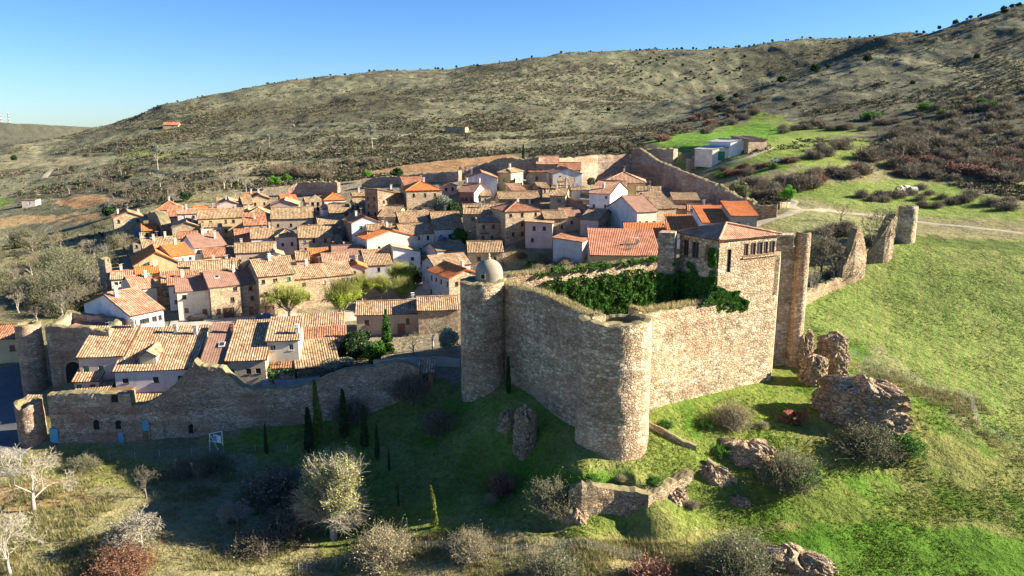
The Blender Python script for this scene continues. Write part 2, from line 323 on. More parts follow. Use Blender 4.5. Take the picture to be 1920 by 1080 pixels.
def tv(X, Y): return np.arctan2(X, Y), .5*np.log(X*X+Y*Y)
cu, cv = tv(ctl[:, 0], ctl[:, 1]); nC = len(ctl)
def ker(d2): return d2*np.log(d2+1e-9)*.5
A = np.zeros((nC+3, nC+3)); D2 = (cu[:, None]-cu)**2+(cv[:, None]-cv)**2
A[:nC, :nC] = ker(D2)+np.eye(nC)*6e-5; A[:nC, nC] = 1; A[:nC, nC+1] = cu; A[:nC, nC+2] = cv
A[nC, :nC] = 1; A[nC+1, :nC] = cu; A[nC+2, :nC] = cv
wts = np.linalg.solve(A, np.concatenate([ctl[:, 2], [0, 0, 0]]))
def tps(u, v):
    out = np.zeros(u.shape)
    for i in range(nC): out += wts[i]*ker((u-cu[i])**2+(v-cv[i])**2)
    return out+wts[nC]+wts[nC+1]*u+wts[nC+2]*v
# polar grid, fine inside the picture, coarse outside
uu = np.concatenate([np.linspace(-1.35, -.72, 40, endpoint=False), np.linspace(-.72, .72, 900, endpoint=False), np.linspace(.72, 1.35, 40)])
vv = np.concatenate([np.linspace(math.log(18), math.log(55), 30, endpoint=False), np.linspace(math.log(55), math.log(330), 420, endpoint=False), np.linspace(math.log(330), math.log(1250), 300, endpoint=False), np.linspace(math.log(1250), math.log(4500), 50)])
GU, GV = np.meshgrid(uu, vv, indexing='ij')
GR = np.exp(GV); GX = GR*np.sin(GU); GY = GR*np.cos(GU)
cuu = np.linspace(uu[0], uu[-1], 330); cvv = np.linspace(vv[0], vv[-1], 330)      # the smooth part on a coarser grid, then bilinear
CUm, CVm = np.meshgrid(cuu, cvv, indexing='ij'); CZ = tps(CUm, CVm)
def bil(G, ua, va, u, v):
    iu = np.clip(np.searchsorted(ua, u)-1, 0, len(ua)-2); iv = np.clip(np.searchsorted(va, v)-1, 0, len(va)-2)
    fu = np.clip((u-ua[iu])/(ua[iu+1]-ua[iu]), 0, 1); fv = np.clip((v-va[iv])/(va[iv+1]-va[iv]), 0, 1)
    return (G[iu, iv]*(1-fu)+G[iu+1, iv]*fu)*(1-fv)+(G[iu, iv+1]*(1-fu)+G[iu+1, iv+1]*fu)*fv
GZ = bil(CZ, cuu, cvv, GU, GV); GZ0 = GZ.copy()
far = np.clip((GR-270)/350, 0, 1)
GZ += far*(7*fbm(GX, GY, 150, 5, 3)-3*np.abs(fbm(GX*1.0, GY*.6, 90, 4, 9))-3.2*np.abs(fbm(GX*.8+GY*.3, GY*.5, 38, 4, 14))+1.1*fbm(GX, GY*.7, 11, 3, 15)) + np.clip((GR-60)/60, 0, 1)*.35*fbm(GX, GY, 14, 4, 5)*(1-far)*(1-.75*np.clip((GU-.27)/.08, 0, 1)*np.clip((GR-100)/10, 0, 1)*np.clip((215-GR)/15, 0, 1))+.10*fbm(GX, GY, 2.2, 3, 8)*(1-far)
# terraces on the right hand slope
right = np.clip((GU-.17)/.08, 0, 1)*np.clip((GR-195)/30, 0, 1)*np.clip((430-GR)/80, 0, 1)
st = GZ/4.2+.4*fbm(GX, GY, 70, 2, 31); fr_ = st-np.floor(st); GZ += np.clip(.6+2*fbm(GX, GY, 45, 2, 77), 0, 1)*right*4.2*.45*(np.clip((fr_-.72)/.28, 0, 1)-fr_)
left = np.clip((-GU-.05)/.15, 0, 1)*np.clip((GR-320)/60, 0, 1)*np.clip((800-GR)/150, 0, 1)
st = GZ/3.4+.5*fbm(GX, GY, 90, 2, 33); fr_ = st-np.floor(st); GZ += np.clip(.1+2*fbm(GX, GY, 60, 2, 78), 0, 1)*left*3.4*.35*(np.clip((fr_-.75)/.25, 0, 1)-fr_)
# grassy knoll drop below the castle: steep bank
def gz(X, Y):
    X = np.asarray(X, float); Y = np.asarray(Y, float); u, v = tv(X, Y); return bil(GZ, uu, vv, u, v)
def g1(X, Y): return float(gz(X, Y))
RS = np.exp(np.linspace(math.log(50), math.log(1600), 1400))
def G(px, py, h=0.0, rmin=0):                   # where the pixel's ray is h above the ground
    d = ray(px, py); hz = math.hypot(d[0], d[1]); k = d[2]/hz
    X = d[0]/hz*RS; Y = d[1]/hz*RS; Z = CAMZ+k*RS; df = Z-gz(X, Y)-h
    df = np.where(RS < rmin, 1, df); i = np.argmax(df < 0)
    if df[i] >= 0: i = len(RS)-1
    if i == 0: t = RS[0]
    else: t = RS[i-1]+(RS[i]-RS[i-1])*df[i-1]/(df[i-1]-df[i]+1e-9)
    return np.array([d[0]/hz*t, d[1]/hz*t, CAMZ+k*t])
# ---- land cover (what grows where, seen from above) ----
PX, PY, PD = proj(GX, GY, GZ)
jx = PX+60*fbm(GX, GY, 14, 5, 11)*np.clip(120/GR, .15, 1); jy = PY+34*fbm(GX, GY, 9, 5, 12)*np.clip(150/GR, .25, 1)
col = np.zeros(GX.shape+(4,)); col[..., 3] = 1
def setc(mask, c, amt=1.0):
    m = (mask*amt)[..., None]; col[..., :3] = col[..., :3]*(1-m)+np.array(c)*m
GREEN = (.17,.22,.045); LUSH = (.085,.20,.02); OLIVE = (.25,.245,.08); DRY = (.27,.245,.115); SCRUB = (.165,.165,.10); SOIL = (.40,.23,.11); DIRT = (.36,.30,.21); PALE = (.29,.26,.15)
setc(np.ones_like(GX), SCRUB)
n1 = fbm(GX, GY, 60, 5, 21); n2 = fbm(GX, GY, 12, 4, 22); n3 = fbm(GX*.5, GY*1.6, 40, 4, 24)
n4 = fbm(GX, GY*.55, 22, 5, 26); n5 = fbm(GX, GY*.6, 7, 4, 27)
setc(np.clip(n1*2.2+.25, 0, 1)*(GR > 260), (.215,.215,.13), .8); setc(np.clip(n3*3-.2, 0, 1)*(GR > 260), (.12,.105,.07), .75)
setc(np.clip(n2*3-.6, 0, 1)*(GR > 260), (.25,.22,.14), .5)
setc(np.clip(n4*4-.1, 0, 1)*(GR > 260), (.105,.105,.068), .65); setc(np.clip(n5*4-.4, 0, 1)*(GR > 260), (.10,.098,.065), .5); setc(np.clip(-n5*4-.7, 0, 1)*(GR > 260), (.28,.27,.17), .5); setc((GR > 1250)*1.0, (.12,.12,.085), .7)
for pg in ([(380,208),(560,182),(700,172),(800,192),(780,222),(600,232),(420,240)], [(1385,95),(1740,62),(1735,70),(1500,128),(1395,152)], [(850,128),(960,118),(1010,128),(880,142)], [(1480,225),(1640,215),(1920,190),(1920,235),(1640,245),(1500,245)]): setc(inpoly(jx, jy, pg)*1.0, (.10,.095,.06), .7)
setc((GR < 330)*1.0, (.24,.22,.11)); setc(np.clip(n2*2+.2, 0, 1)*(GR < 330), DRY, .6)
setc(inpoly(jx, jy, [(860,700),(500,800),(380,815),(480,860),(640,1060),(760,1000),(1440,1010),(1500,1080),(2300,1400),(2300,430),(1720,430),(1500,540),(1470,690),(1200,780)])*(GR < 200), GREEN)
g1m = inpoly(jx, jy, [(860,700),(500,800),(380,815),(480,860),(640,1060),(760,1000),(1440,1010),(1500,1080),(2300,1400),(2300,430),(1720,430),(1500,540),(1470,690),(1200,780)])*(GR < 200)
setc(g1m*np.clip(n2*2.4+.35, 0, 1), OLIVE, .75); setc(g1m*np.clip(fbm(GX, GY, 5, 4, 28)*2.6-.1, 0, 1), LUSH, .75)
fieldm = inpoly(jx, jy, [(1505,700),(1510,560),(1720,440),(2300,440),(2300,1000),(1880,830),(1700,720),(1600,640)])*(GR > 105)
setc(fieldm, (.185,.255,.06), .9); ca_, sa_ = math.cos(.42), math.sin(.42); rowx = GX*ca_-GY*sa_; rowy = GX*sa_+GY*ca_; setc(fieldm*np.clip(.5+.5*np.sin(rowx*2*math.pi/1.5)+1.4*fbm(rowx*4, rowy*.3, 3, 3, 45)-.15, 0, 1), (.27,.27,.09), .55); setc(fieldm*np.clip(fbm(GX, GY, 18, 4, 46)*2.5-.3, 0, 1), (.29,.27,.11), .5)
setc(inpoly(jx, jy, [(1480,1080),(1440,1000),(1600,985),(1900,1010),(2000,1300)])*1.0, LUSH, .8)
setc(inpoly(jx, jy, [(1000,880),(1110,865),(1180,870),(1130,900),(1060,915)])*1.0, LUSH, .8)
setc(inpoly(jx, jy, [(1560,690),(1640,650),(1720,720),(1830,730),(1830,830),(1760,760),(1640,720)])*1.0, PALE, .45)
setc(inpoly(jx, jy, [(-300,1400),(-300,860),(180,850),(420,870),(560,930),(560,1080),(560,1400)])*1.0, DRY, .85)
setc(inpoly(jx, jy, [(60,850),(330,862),(420,885),(250,905),(120,900)])*1.0, (.26,.27,.07), .8); setc(inpoly(jx, jy, [(0,900),(110,890),(170,930),(90,960),(0,960)])*1.0, (.32,.19,.09), .6)
setc(inpoly(jx, jy, [(560,1080),(700,1015),(1000,1022),(1440,1030),(1500,1080),(1500,1400),(500,1400)])*1.0, (.27,.235,.11), .8)
pd = inpoly(jx, jy, [(780,985),(900,975),(1200,990),(1500,968),(1500,985),(1200,1005),(880,992)])*1.0; setc(pd, (.30,.26,.10), .6)
# village ground
setc(inpoly(jx, jy, [(100,705),(200,560),(240,430),(460,350),(640,335),(1000,300),(1340,330),(1350,395),(1440,450),(1240,600),(860,700),(700,690),(480,735)])*(GR < 330)*(GR > 106), (.30,.25,.165), .9)
setc(inpoly(jx, jy, [(940,470),(1100,460),(1240,500),(1200,560),(960,520)])*(GR > 125), (.27,.25,.10), .8)
setc(inpoly(jx, jy, [(1430,420),(1500,390),(1700,415),(1680,450),(1500,520)])*1.0, (.26,.27,.11), .8)
# meadows on the right slope
for pg in ([(1500,350),(1700,335),(1780,345),(1920,390),(1920,420),(1700,400),(1480,375)], [(1240,310),(1380,285),(1500,262),(1640,262),(1600,300),(1400,330),(1340,318)], [(1200,265),(1290,250),(1420,225),(1640,238),(1480,275),(1400,272),(1300,285)], [(1420,205),(1470,215),(1460,250),(1400,250)]):
    m = inpoly(jx, jy, pg)*1.0; setc(m, (.185,.25,.055), .95); setc(m*np.clip(n2*2+.2, 0, 1), (.25,.27,.09), .4)
setc(inpoly(jx, jy, [(1200,265),(1290,250),(1420,230),(1500,240),(1420,268),(1290,285)])*1.0, (.12,.27,.03), .7)
setc(inpoly(jx, jy, [(1712,438),(1800,436),(1950,450),(2200,470),(2200,515),(1920,470),(1800,462),(1712,462)])*1.0, (.105,.15,.035), .8)
# fields on the left and far soils
for pg, c in (([(660,325),(780,306),(960,288),(985,300),(900,318),(760,328)], SOIL), ([(800,300),(900,288),(960,282),(860,290)], (.33,.30,.18)), ([(-50,408),(180,398),(190,415),(60,420),(-50,440)], (.40,.27,.13)), ([(110,375),(190,366),(250,372),(150,392),(110,385)], SOIL),
              ([(-50,365),(30,372),(0,390)], (.12,.2,.04)), ([(0,300),(200,292),(150,310),(0,318)], PALE), ([(200,285),(420,282),(350,292),(220,292)], (.2,.25,.07)), ([(820,275),(980,255),(1010,262),(860,300)], PALE),
              ([(300,360),(480,330),(520,345),(420,360)], (.30,.27,.15)), ([(330,330),(500,290),(640,270),(600,290),(450,325)], PALE), ([(560,330),(680,310),(760,300),(700,322)], PALE)):
    setc(inpoly(PX+(jx-PX)*.6, PY+(jy-PY)*.6, pg)*1.0, c, .8)
m, n, b = mat_new('ground')
at = N(n, 'ShaderNodeAttribute', attribute_name='Col'); v = mapping(n, (1, 1, 1))
a = noise_tex(n, v, 1.6, 6, .75); r1 = ramp(n, a, [(.25, (.42,.45,.42)), (.5, (.95,.95,.95)), (.72, (1.35,1.3,1.25))])
a2 = noise_tex(n, v, .22, 6, .7); r2 = ramp(n, a2, [(.3, (.7,.72,.7)), (.65, (1.15,1.12,1.1))])
c = mix(n, 1.0, at.outputs[0], r1.outputs[0], 'MULTIPLY'); c = mix(n, 1.0, c, r2.outputs[0], 'MULTIPLY'); L(n, c, b.inputs['Base Color'])
b.inputs['Roughness'].default_value = 1; b.inputs['Specular IOR Level'].default_value = .05
b1 = bump(n, b, a, .9, .35); a3 = noise_tex(n, v, .12, 6, .7); bump(n, b, a3, .7, 3.0, b1)
M['ground'] = m
nu, nv = GX.shape
idx = np.arange(nu*nv).reshape(nu, nv)
Fq = np.stack([idx[:-1, :-1], idx[:-1, 1:], idx[1:, 1:], idx[1:, :-1]], -1).reshape(-1, 4)
V = np.stack([GX, GY, GZ], -1).reshape(-1, 3)
go = npmesh('ground', V, Fq[:, ::-1], M['ground'], None, True, col.reshape(-1, 4)); go['kind'] = 'structure'
# face orientation check: flip when the first face looks down
if go.data.polygons[0].normal.z < 0: go.data.flip_normals()
# ---- ribbons for roads and tracks ----
def ribbon(name, pts, width, mat, lift=.05, kind='structure'):
    P = [G(*p) for p in pts]; P = [Vector(p) for p in P]; S = []
    for i in range(len(P)-1):
        k = max(2, int((P[i+1]-P[i]).length/1.2))
        for j in range(k): S.append(P[i].lerp(P[i+1], j/k))
    S.append(P[-1])
    for _ in range(6): S = [S[0]]+[(S[i-1]+S[i]*2+S[i+1])/4 for i in range(1, len(S)-1)]+[S[-1]]
    wd = width if isinstance(width, (list, tuple)) else (width, width)
    mb = MB(); K = 7
    rows = []
    for i, p in enumerate(S):
        d = (S[min(i+1, len(S)-1)]-S[max(i-1, 0)]); d.z = 0; d.normalize(); nrm = Vector((-d.y, d.x, 0)); ww = wd[0]+(wd[1]-wd[0])*i/len(S)
        ww *= 1+.12*float(fbm(p.x, p.y, 4, 2, 2))
        rows.append([(q.x, q.y, g1(q.x, q.y)+lift+(0 if 0 < k < K-1 else -.10)) for k in range(K) for q in [p+nrm*ww*(k/(K-1)-.5)]])
    vs = [q for r_ in rows for q in r_]; fs = [(i*K+k, i*K+k+1, (i+1)*K+k+1, (i+1)*K+k) for i in range(len(rows)-1) for k in range(K-1)]
    mb.add(vs, fs); o = mb.build(name, mat, None, True); o['kind'] = kind
    if o.data.polygons[0].normal.z < 0: o.data.flip_normals()
    return o
M['track'] = m_plaster('pale_dirt_track', (.42,.36,.25), .35, .5); M['asphalt'] = m_plaster('worn_asphalt', (.13,.13,.13), .25, .3); M['paving'] = m_plaster('pale_plaza_paving', (.50,.44,.34), .3, .3)
ribbon('dirt_road', [(1395,432),(1440,412),(1500,395),(1545,392),(1620,402),(1700,412),(1800,424),(1919,438)], (4.2, 2.4), M['track'])
ribbon('dirt_road', [(1500,394),(1480,385),(1492,378),(1450,366)], 3.2, M['track'], .06)
ribbon('dirt_road', [(1318,322),(1350,311),(1400,297),(1440,280),(1446,276)], 3.0, M['track'])
ribbon('plaza', [(318,610),(400,602),(480,597),(560,596),(640,596),(690,585)], (9, 9), M['paving'], .12)
ribbon('street', [(690,592),(760,575),(800,540),(802,515),(802,488)], (5, 4), M['paving'], .14)
ribbon('road', [(-40,900),(-5,830),(14,770),(20,725),(5,690)], (9, 7), M['asphalt'], .1)
ribbon('dirt_road', [(82,335),(88,326),(96,318)], 3.5, M['track'], .2)
ribbon('dirt_road', [(690,262),(740,256),(790,250)], 3.5, M['track'], .3)
# ================= walls and towers =================
def fb1(x, y, z, s, seed=1):
    return fbm(np.asarray(x)+np.asarray(z)*.73, np.asarray(y)-np.asarray(z)*.61, s, 3, seed)
def wall_strip(name, pts, thick, mat, parent=None, ragged=.35, top=None, step=.55, rough=.10, batter=0.0, depth=1.2, openings=()):
    # pts: (X, Y, zbase, ztop) along the outer face; the thickness goes to the left of the direction of travel
    P = [np.array(p, float) for p in pts]; S = []
    for i in range(len(P)-1):
        k = max(1, int(np.hypot(*(P[i+1]-P[i])[:2])/step))
        for j in range(k): S.append(P[i]+(P[i+1]-P[i])*j/k)
    S.append(P[-1]); S = np.array(S); n = len(S)
    d = np.gradient(S[:, :2], axis=0); d /= np.linalg.norm(d, axis=1)[:, None]+1e-9; nr = np.stack([-d[:, 1], d[:, 0]], 1)
    zt = S[:, 3]+ragged*(fbm(S[:, 0], S[:, 1], 2.2, 3, 4)*1.0+.5*fbm(S[:, 0]+S[:, 1], S[:, 1], .7, 2, 6)); zb = S[:, 2]-depth
    hmax = float((zt-zb).max()); nr_ = max(3, int(hmax/.7)); K = 4
    rows = []
    for k in range(nr_+1):                       # outer face
        f = k/nr_; z = zb+(zt-zb)*f; off = rough*fb1(S[:, 0], S[:, 1], z, 1.1)*1.6+batter*(z-zb)
        rows.append(np.stack([S[:, 0]+nr[:, 0]*off, S[:, 1]+nr[:, 1]*off, z], 1))
    no = len(rows)
    for k in range(1, K):
        f = k/K; z = zt+.18*fb1(S[:, 0]+f*thick, S[:, 1], z*0, .8, 7)*2*ragged+.12
        rows.append(np.stack([S[:, 0]+nr[:, 0]*(f*thick+batter*hmax), S[:, 1]+nr[:, 1]*(f*thick+batter*hmax), z], 1))
    nt_ = len(rows)
    for k in range(nr_+1):
        f = 1-k/nr_; z = zb+(zt-zb)*f; off = thick+batter*hmax+rough*fb1(S[:, 0]+9, S[:, 1], z, 1.1)
        rows.append(np.stack([S[:, 0]+nr[:, 0]*off, S[:, 1]+nr[:, 1]*off, z], 1))
    m_ = MB(); R_ = len(rows); vs = np.array(rows).transpose(1, 0, 2).reshape(-1, 3)
    m_.v = [tuple(q) for q in vs]
    for i in range(n-1):
        for k in range(R_-1):
            m_.f.append((i*R_+k, (i+1)*R_+k, (i+1)*R_+k+1, i*R_+k+1)); m_.m.append(1 if (no-1 <= k < nt_) else 0); m_.uv.append([(0, 0)]*4)
    for i, rv in ((0, False), (n-1, True)):
        h = nr_+1                                  # end faces
        for k in range(nr_):
            a, b_, c_, d_ = i*R_+k, i*R_+k+1, i*R_+R_-2-k, i*R_+R_-1-k
            f = (a, b_, c_, d_); m_.f.append(f if rv is False else f[::-1]); m_.m.append(0); m_.uv.append([(0, 0)]*4)
        f = tuple(i*R_+q for q in range(nr_, R_-nr_)); m_.f.append(f); m_.m.append(0); m_.uv.append([(0, 0)]*len(f))
    return m_.build(name, [mat, top or M['moss']], parent)
def round_tower(name, cx, cy, r, zb, zt, mat, parent=None, taper=.03, ragged=.25, top=None, wallt=1.1, floor=.5, a0=0, a1=2*math.pi, seg=80, flare=0.0, cut=None):
    m_ = MB(); nrow = max(4, int((zt-zb)/.6)); vs = []; A_ = np.linspace(a0, a1, seg, endpoint=False); ca, sa = np.cos(A_), np.sin(A_)
    zt_ = zt+ragged*fbm(cx+ca*r*1.0, cy+sa*r, 1.6, 3, 4)
    if cut is not None: zt_ = zt_+cut(A_)
    rows = []
    for k in range(nrow+1):
        f = k/nrow; z = zb+(zt_-zb)*f; rr = r*(1+taper*(1-f)+flare*max(0, .15-f)/.15)+.09*fb1(cx+ca*r, cy+sa*r, z, 1.0)
        rows.append(np.stack([cx+ca*rr, cy+sa*rr, z], 1))
    no = len(rows)
    rows.append(np.stack([cx+ca*(r-wallt*.5), cy+sa*(r-wallt*.5), zt_+.12], 1))
    rows.append(np.stack([cx+ca*(r-wallt), cy+sa*(r-wallt), zt_-.05], 1))
    rows.append(np.stack([cx+ca*(r-wallt), cy+sa*(r-wallt), zt_-floor], 1))
    rows.append(np.stack([cx+ca*(r-wallt)*.5, cy+sa*(r-wallt)*.5, np.full(seg, zt-floor)+.2*fbm(cx+ca*3, cy+sa*3, 1, 2, 3)], 1))
    R_ = len(rows); vs = np.array(rows).reshape(-1, 3); m_.v = [tuple(q) for q in vs]
    for k in range(R_-1):
        for i in range(seg):
            j = (i+1) % seg; m_.f.append((k*seg+i, k*seg+j, (k+1)*seg+j, (k+1)*seg+i)); m_.m.append(1 if k >= no-1 else 0); m_.uv.append([(0, 0)]*4)
    m_.f.append(tuple((R_-1)*seg+i for i in range(seg))); m_.m.append(1); m_.uv.append([(0, 0)]*seg)
    return m_.build(name, [mat, top or M['moss']], parent)
def slope(mb, a, b, c, d, mi=0, per=.42, amp=.055, segs=2, rowlen=1.1, thick=.12, jit=.02):
    # corrugated tile sheet over the planar quad eave a->b, top c (above b), d (above a)
    a, b, c, d = [np.array(q, float) for q in (a, b, c, d)]
    W = np.linalg.norm(b-a); e = (b-a)/W; up = (d-a)-e*np.dot(d-a, e) if np.linalg.norm(d-a) > .1 else (c-b)-e*np.dot(c-b, e)
    if np.linalg.norm(up) < .05: up = (c-b)-e*np.dot(c-b, e)
    up /= np.linalg.norm(up)+1e-9; nn = np.cross(e, up)
    if nn[2] < 0: nn = -nn
    sd, td = np.dot(d-a, e), np.dot(d-a, up); s_c, tc = np.dot(c-a, e), np.dot(c-a, up)
    def ln(s):
        if s <= sd and sd > 1e-3: return td*s/sd
        if s >= s_c and W-s_c > 1e-3: return tc*(W-s)/(W-s_c)
        return td+(tc-td)*(s-sd)/max(1e-3, s_c-sd)
    ncol = max(2, int(W/per*segs)); nrow = max(1, int(max(td, tc)/rowlen)); base = len(mb.v)
    prof = [0, 1] if segs == 2 else [0, .8, 1, .8]
    for i in range(ncol+1):
        s = W*i/ncol; l = max(0, ln(s)); h = amp*prof[i % segs]
        for k in range(nrow+1):
            t = l*k/nrow; q = a+e*s+up*t
            jj = jit*(vnoise(q[0]*1.1, q[1]*1.1+q[2], 3)*2)
            q = q+nn*(h+jj); q[2] -= .08*math.sin(math.pi*i/ncol)+.05*float(vnoise(q[0]*.35, q[1]*.35, 12)); mb.v.append((float(q[0]), float(q[1]), float(q[2])))
    uvf = lambda i, k: (i/segs+.001, max(0, ln(W*i/ncol))*k/nrow/.42)
    for i in range(ncol):
        for k in range(nrow):
            q = (base+i*(nrow+1)+k, base+(i+1)*(nrow+1)+k, base+(i+1)*(nrow+1)+k+1, base+i*(nrow+1)+k+1)
            mb.f.append(q); mb.m.append(mi); mb.uv.append([uvf(i, k), uvf(i+.98, k), uvf(i+.98, k+1), uvf(i, k+1)])
    mb.has_uv = True
    poly = [a, b, c, d] if np.linalg.norm(c-d) > .05 else [a, b, c]
    vs = [p-nn*.10 for p in poly]+[p-nn*(thick+.1) for p in poly]; n_ = len(poly)
    mb.add(vs, [tuple(range(n_, 2*n_))[::-1]]+[(i, (i+1) % n_, n_+(i+1) % n_, n_+i) for i in range(n_)], mi, uvs=[(0, 0)]*(2*n_))
def cap_line(mb, a, b, r=.13, mi=0):
    a = Vector(a); b = Vector(b); k = max(1, int((b-a).length/.9)); pts = [a.lerp(b, i/k)+Vector((0, 0, .04+.03*rnd.random())) for i in range(k+1)]
    n0 = len(mb.f); mb.tube(pts, [r]*len(pts), 6, mi)
    for i in range(n0, len(mb.f)): mb.uv[i] = [(i*1.0+.3, .5)]*len(mb.f[i])
def wallface(mb, o, u, W, z0, z1, holes, inward, mi=0, reveal=.22):
    o = np.array(o, float); u = np.array(u, float); inward = np.array(inward, float)
    us = sorted({0, W, *[h[0] for h in holes], *[h[2] for h in holes]}); zs = sorted({z0, z1, *[h[1] for h in holes], *[h[3] for h in holes]})
    P_ = lambda a_, z, dd=0: tuple(o+u*a_+inward*dd+np.array([0, 0, z]))
    for i in range(len(us)-1):
        for k in range(len(zs)-1):
            cu_, cz_ = (us[i]+us[i+1])/2, (zs[k]+zs[k+1])/2
            if any(h[0] < cu_ < h[2] and h[1] < cz_ < h[3] for h in holes): continue
            mb.quad(P_(us[i], zs[k]), P_(us[i+1], zs[k]), P_(us[i+1], zs[k+1]), P_(us[i], zs[k+1]), mi)
    for h in holes:
        a_, b_, c_, d_ = h[:4]; q = [(a_, b_), (c_, b_), (c_, d_), (a_, d_)]
        for i in range(4):
            (x0, y0), (x1, y1) = q[i], q[(i+1) % 4]; mb.quad(P_(x0, y0), P_(x1, y1), P_(x1, y1, reveal), P_(x0, y0, reveal), mi)
def opening(o, u, inward, h, kind, parent, fm, near):
    # window or door that fills one opening: frame mesh with the pane as its child
    o = np.array(o, float); u = np.array(u, float); inw = np.array(inward, float)
    P_ = lambda a_, z, dd: tuple(o+u*a_+inw*dd+np.array([0, 0, z]))
    def bar(mb, a0, z0, a1, z1, d0, d1):
        vs = [P_(a0,z0,d0),P_(a1,z0,d0),P_(a1,z0,d1),P_(a0,z0,d1),P_(a0,z1,d0),P_(a1,z1,d0),P_(a1,z1,d1),P_(a0,z1,d1)]
        mb.add(vs, [(0,1,2,3),(4,7,6,5),(0,4,5,1),(1,5,6,2),(2,6,7,3),(3,7,4,0)])
    a0, z0, a1, z1 = h[:4]; mb = MB(); t = .07
    if kind in ('win', 'shut'):
        bar(mb, a0, z0, a0+t, z1, .1, .2); bar(mb, a1-t, z0, a1, z1, .1, .2); bar(mb, a0+t, z0, a1-t, z0+t, .1, .2); bar(mb, a0+t, z1-t, a1-t, z1, .1, .2)
        if kind == 'win' and near: bar(mb, (a0+a1)/2-.03, z0+t, (a0+a1)/2+.03, z1-t, .105, .195)
        bar(mb, a0-.12, z0-.12, a1+.12, z0-.003, -.08, .1)
        w_ = mb.build('window', fm, parent); p = MB(); p.quad(P_(a0+t, z0+t, .16), P_(a1-t, z0+t, .16), P_(a1-t, z1-t, .16), P_(a0+t, z1-t, .16))
        if kind == 'win': p.build('pane', M['glass'], w_)
        else: p.build('shutter', rnd.choice([M['wood'], M['green_paint'], M['frame_white']]), w_)
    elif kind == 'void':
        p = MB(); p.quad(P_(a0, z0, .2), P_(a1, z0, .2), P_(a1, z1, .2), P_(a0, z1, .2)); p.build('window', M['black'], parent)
    else:
        bar(mb, a0, z0, a1, z1, .12, .18); mm = dict(door=M['wood'], gdoor=M['green_paint'], garage=M['frame_dark'], bdoor=M['blue_paint'], wdoor=M['frame_white'])[kind]
        d_ = mb.build('garage_door' if kind == 'garage' else 'door', mm, parent)
        if near:
            k = MB(); bar(k, a1-.25, z0+1, a1-.15, z0+1.05, .04, .12); k.build('handle', M['metal'], d_)
def chimney(parent, x, y, z, mat, s=.55, h=1.3, side=None):
    mb = MB(); mb.box(x-s/2, y-s/2, z-1.2, x+s/2, y+s/2, z+h); mb.box(x-s/2-.09, y-s/2-.09, z+h-.22, x+s/2+.09, y+s/2+.09, z+h-.1)
    for dx in (-1, 1):
        for dy in (-1, 1): mb.box(x+dx*s*.36-.07, y+dy*s*.36-.07, z+h, x+dx*s*.36+.07, y+dy*s*.36+.07, z+h+.28)
    mb.box(x-s/2-.1, y-s/2-.1, z+h+.28, x+s/2+.1, y+s/2+.1, z+h+.36)
    return mb.build('chimney', mat, parent)
def grid_holes(W, z0, z1, cols, rows, sz=(.85, 1.1), sd=0):
    r_ = random.Random(sd); out = []
    for i in range(cols):
        for j in range(rows):
            if r_.random() < .12 and cols*rows > 3: continue
            ww = sz[0]*r_.uniform(.8, 1.15); hh = sz[1]*r_.uniform(.75, 1.1); cu_ = W*(i+.5)/cols+r_.uniform(-.15, .15)*W/cols; cz_ = z0+(z1-z0)*(j+.55)/rows
            if ww > W/cols*.8: ww = W/cols*.6
            out.append((cu_-ww/2, cz_-hh/2, cu_+ww/2, min(cz_+hh/2, z1-.25), r_.choice(['win', 'win', 'win', 'shut'])))
    return out
NH = [0]; FOOT = []
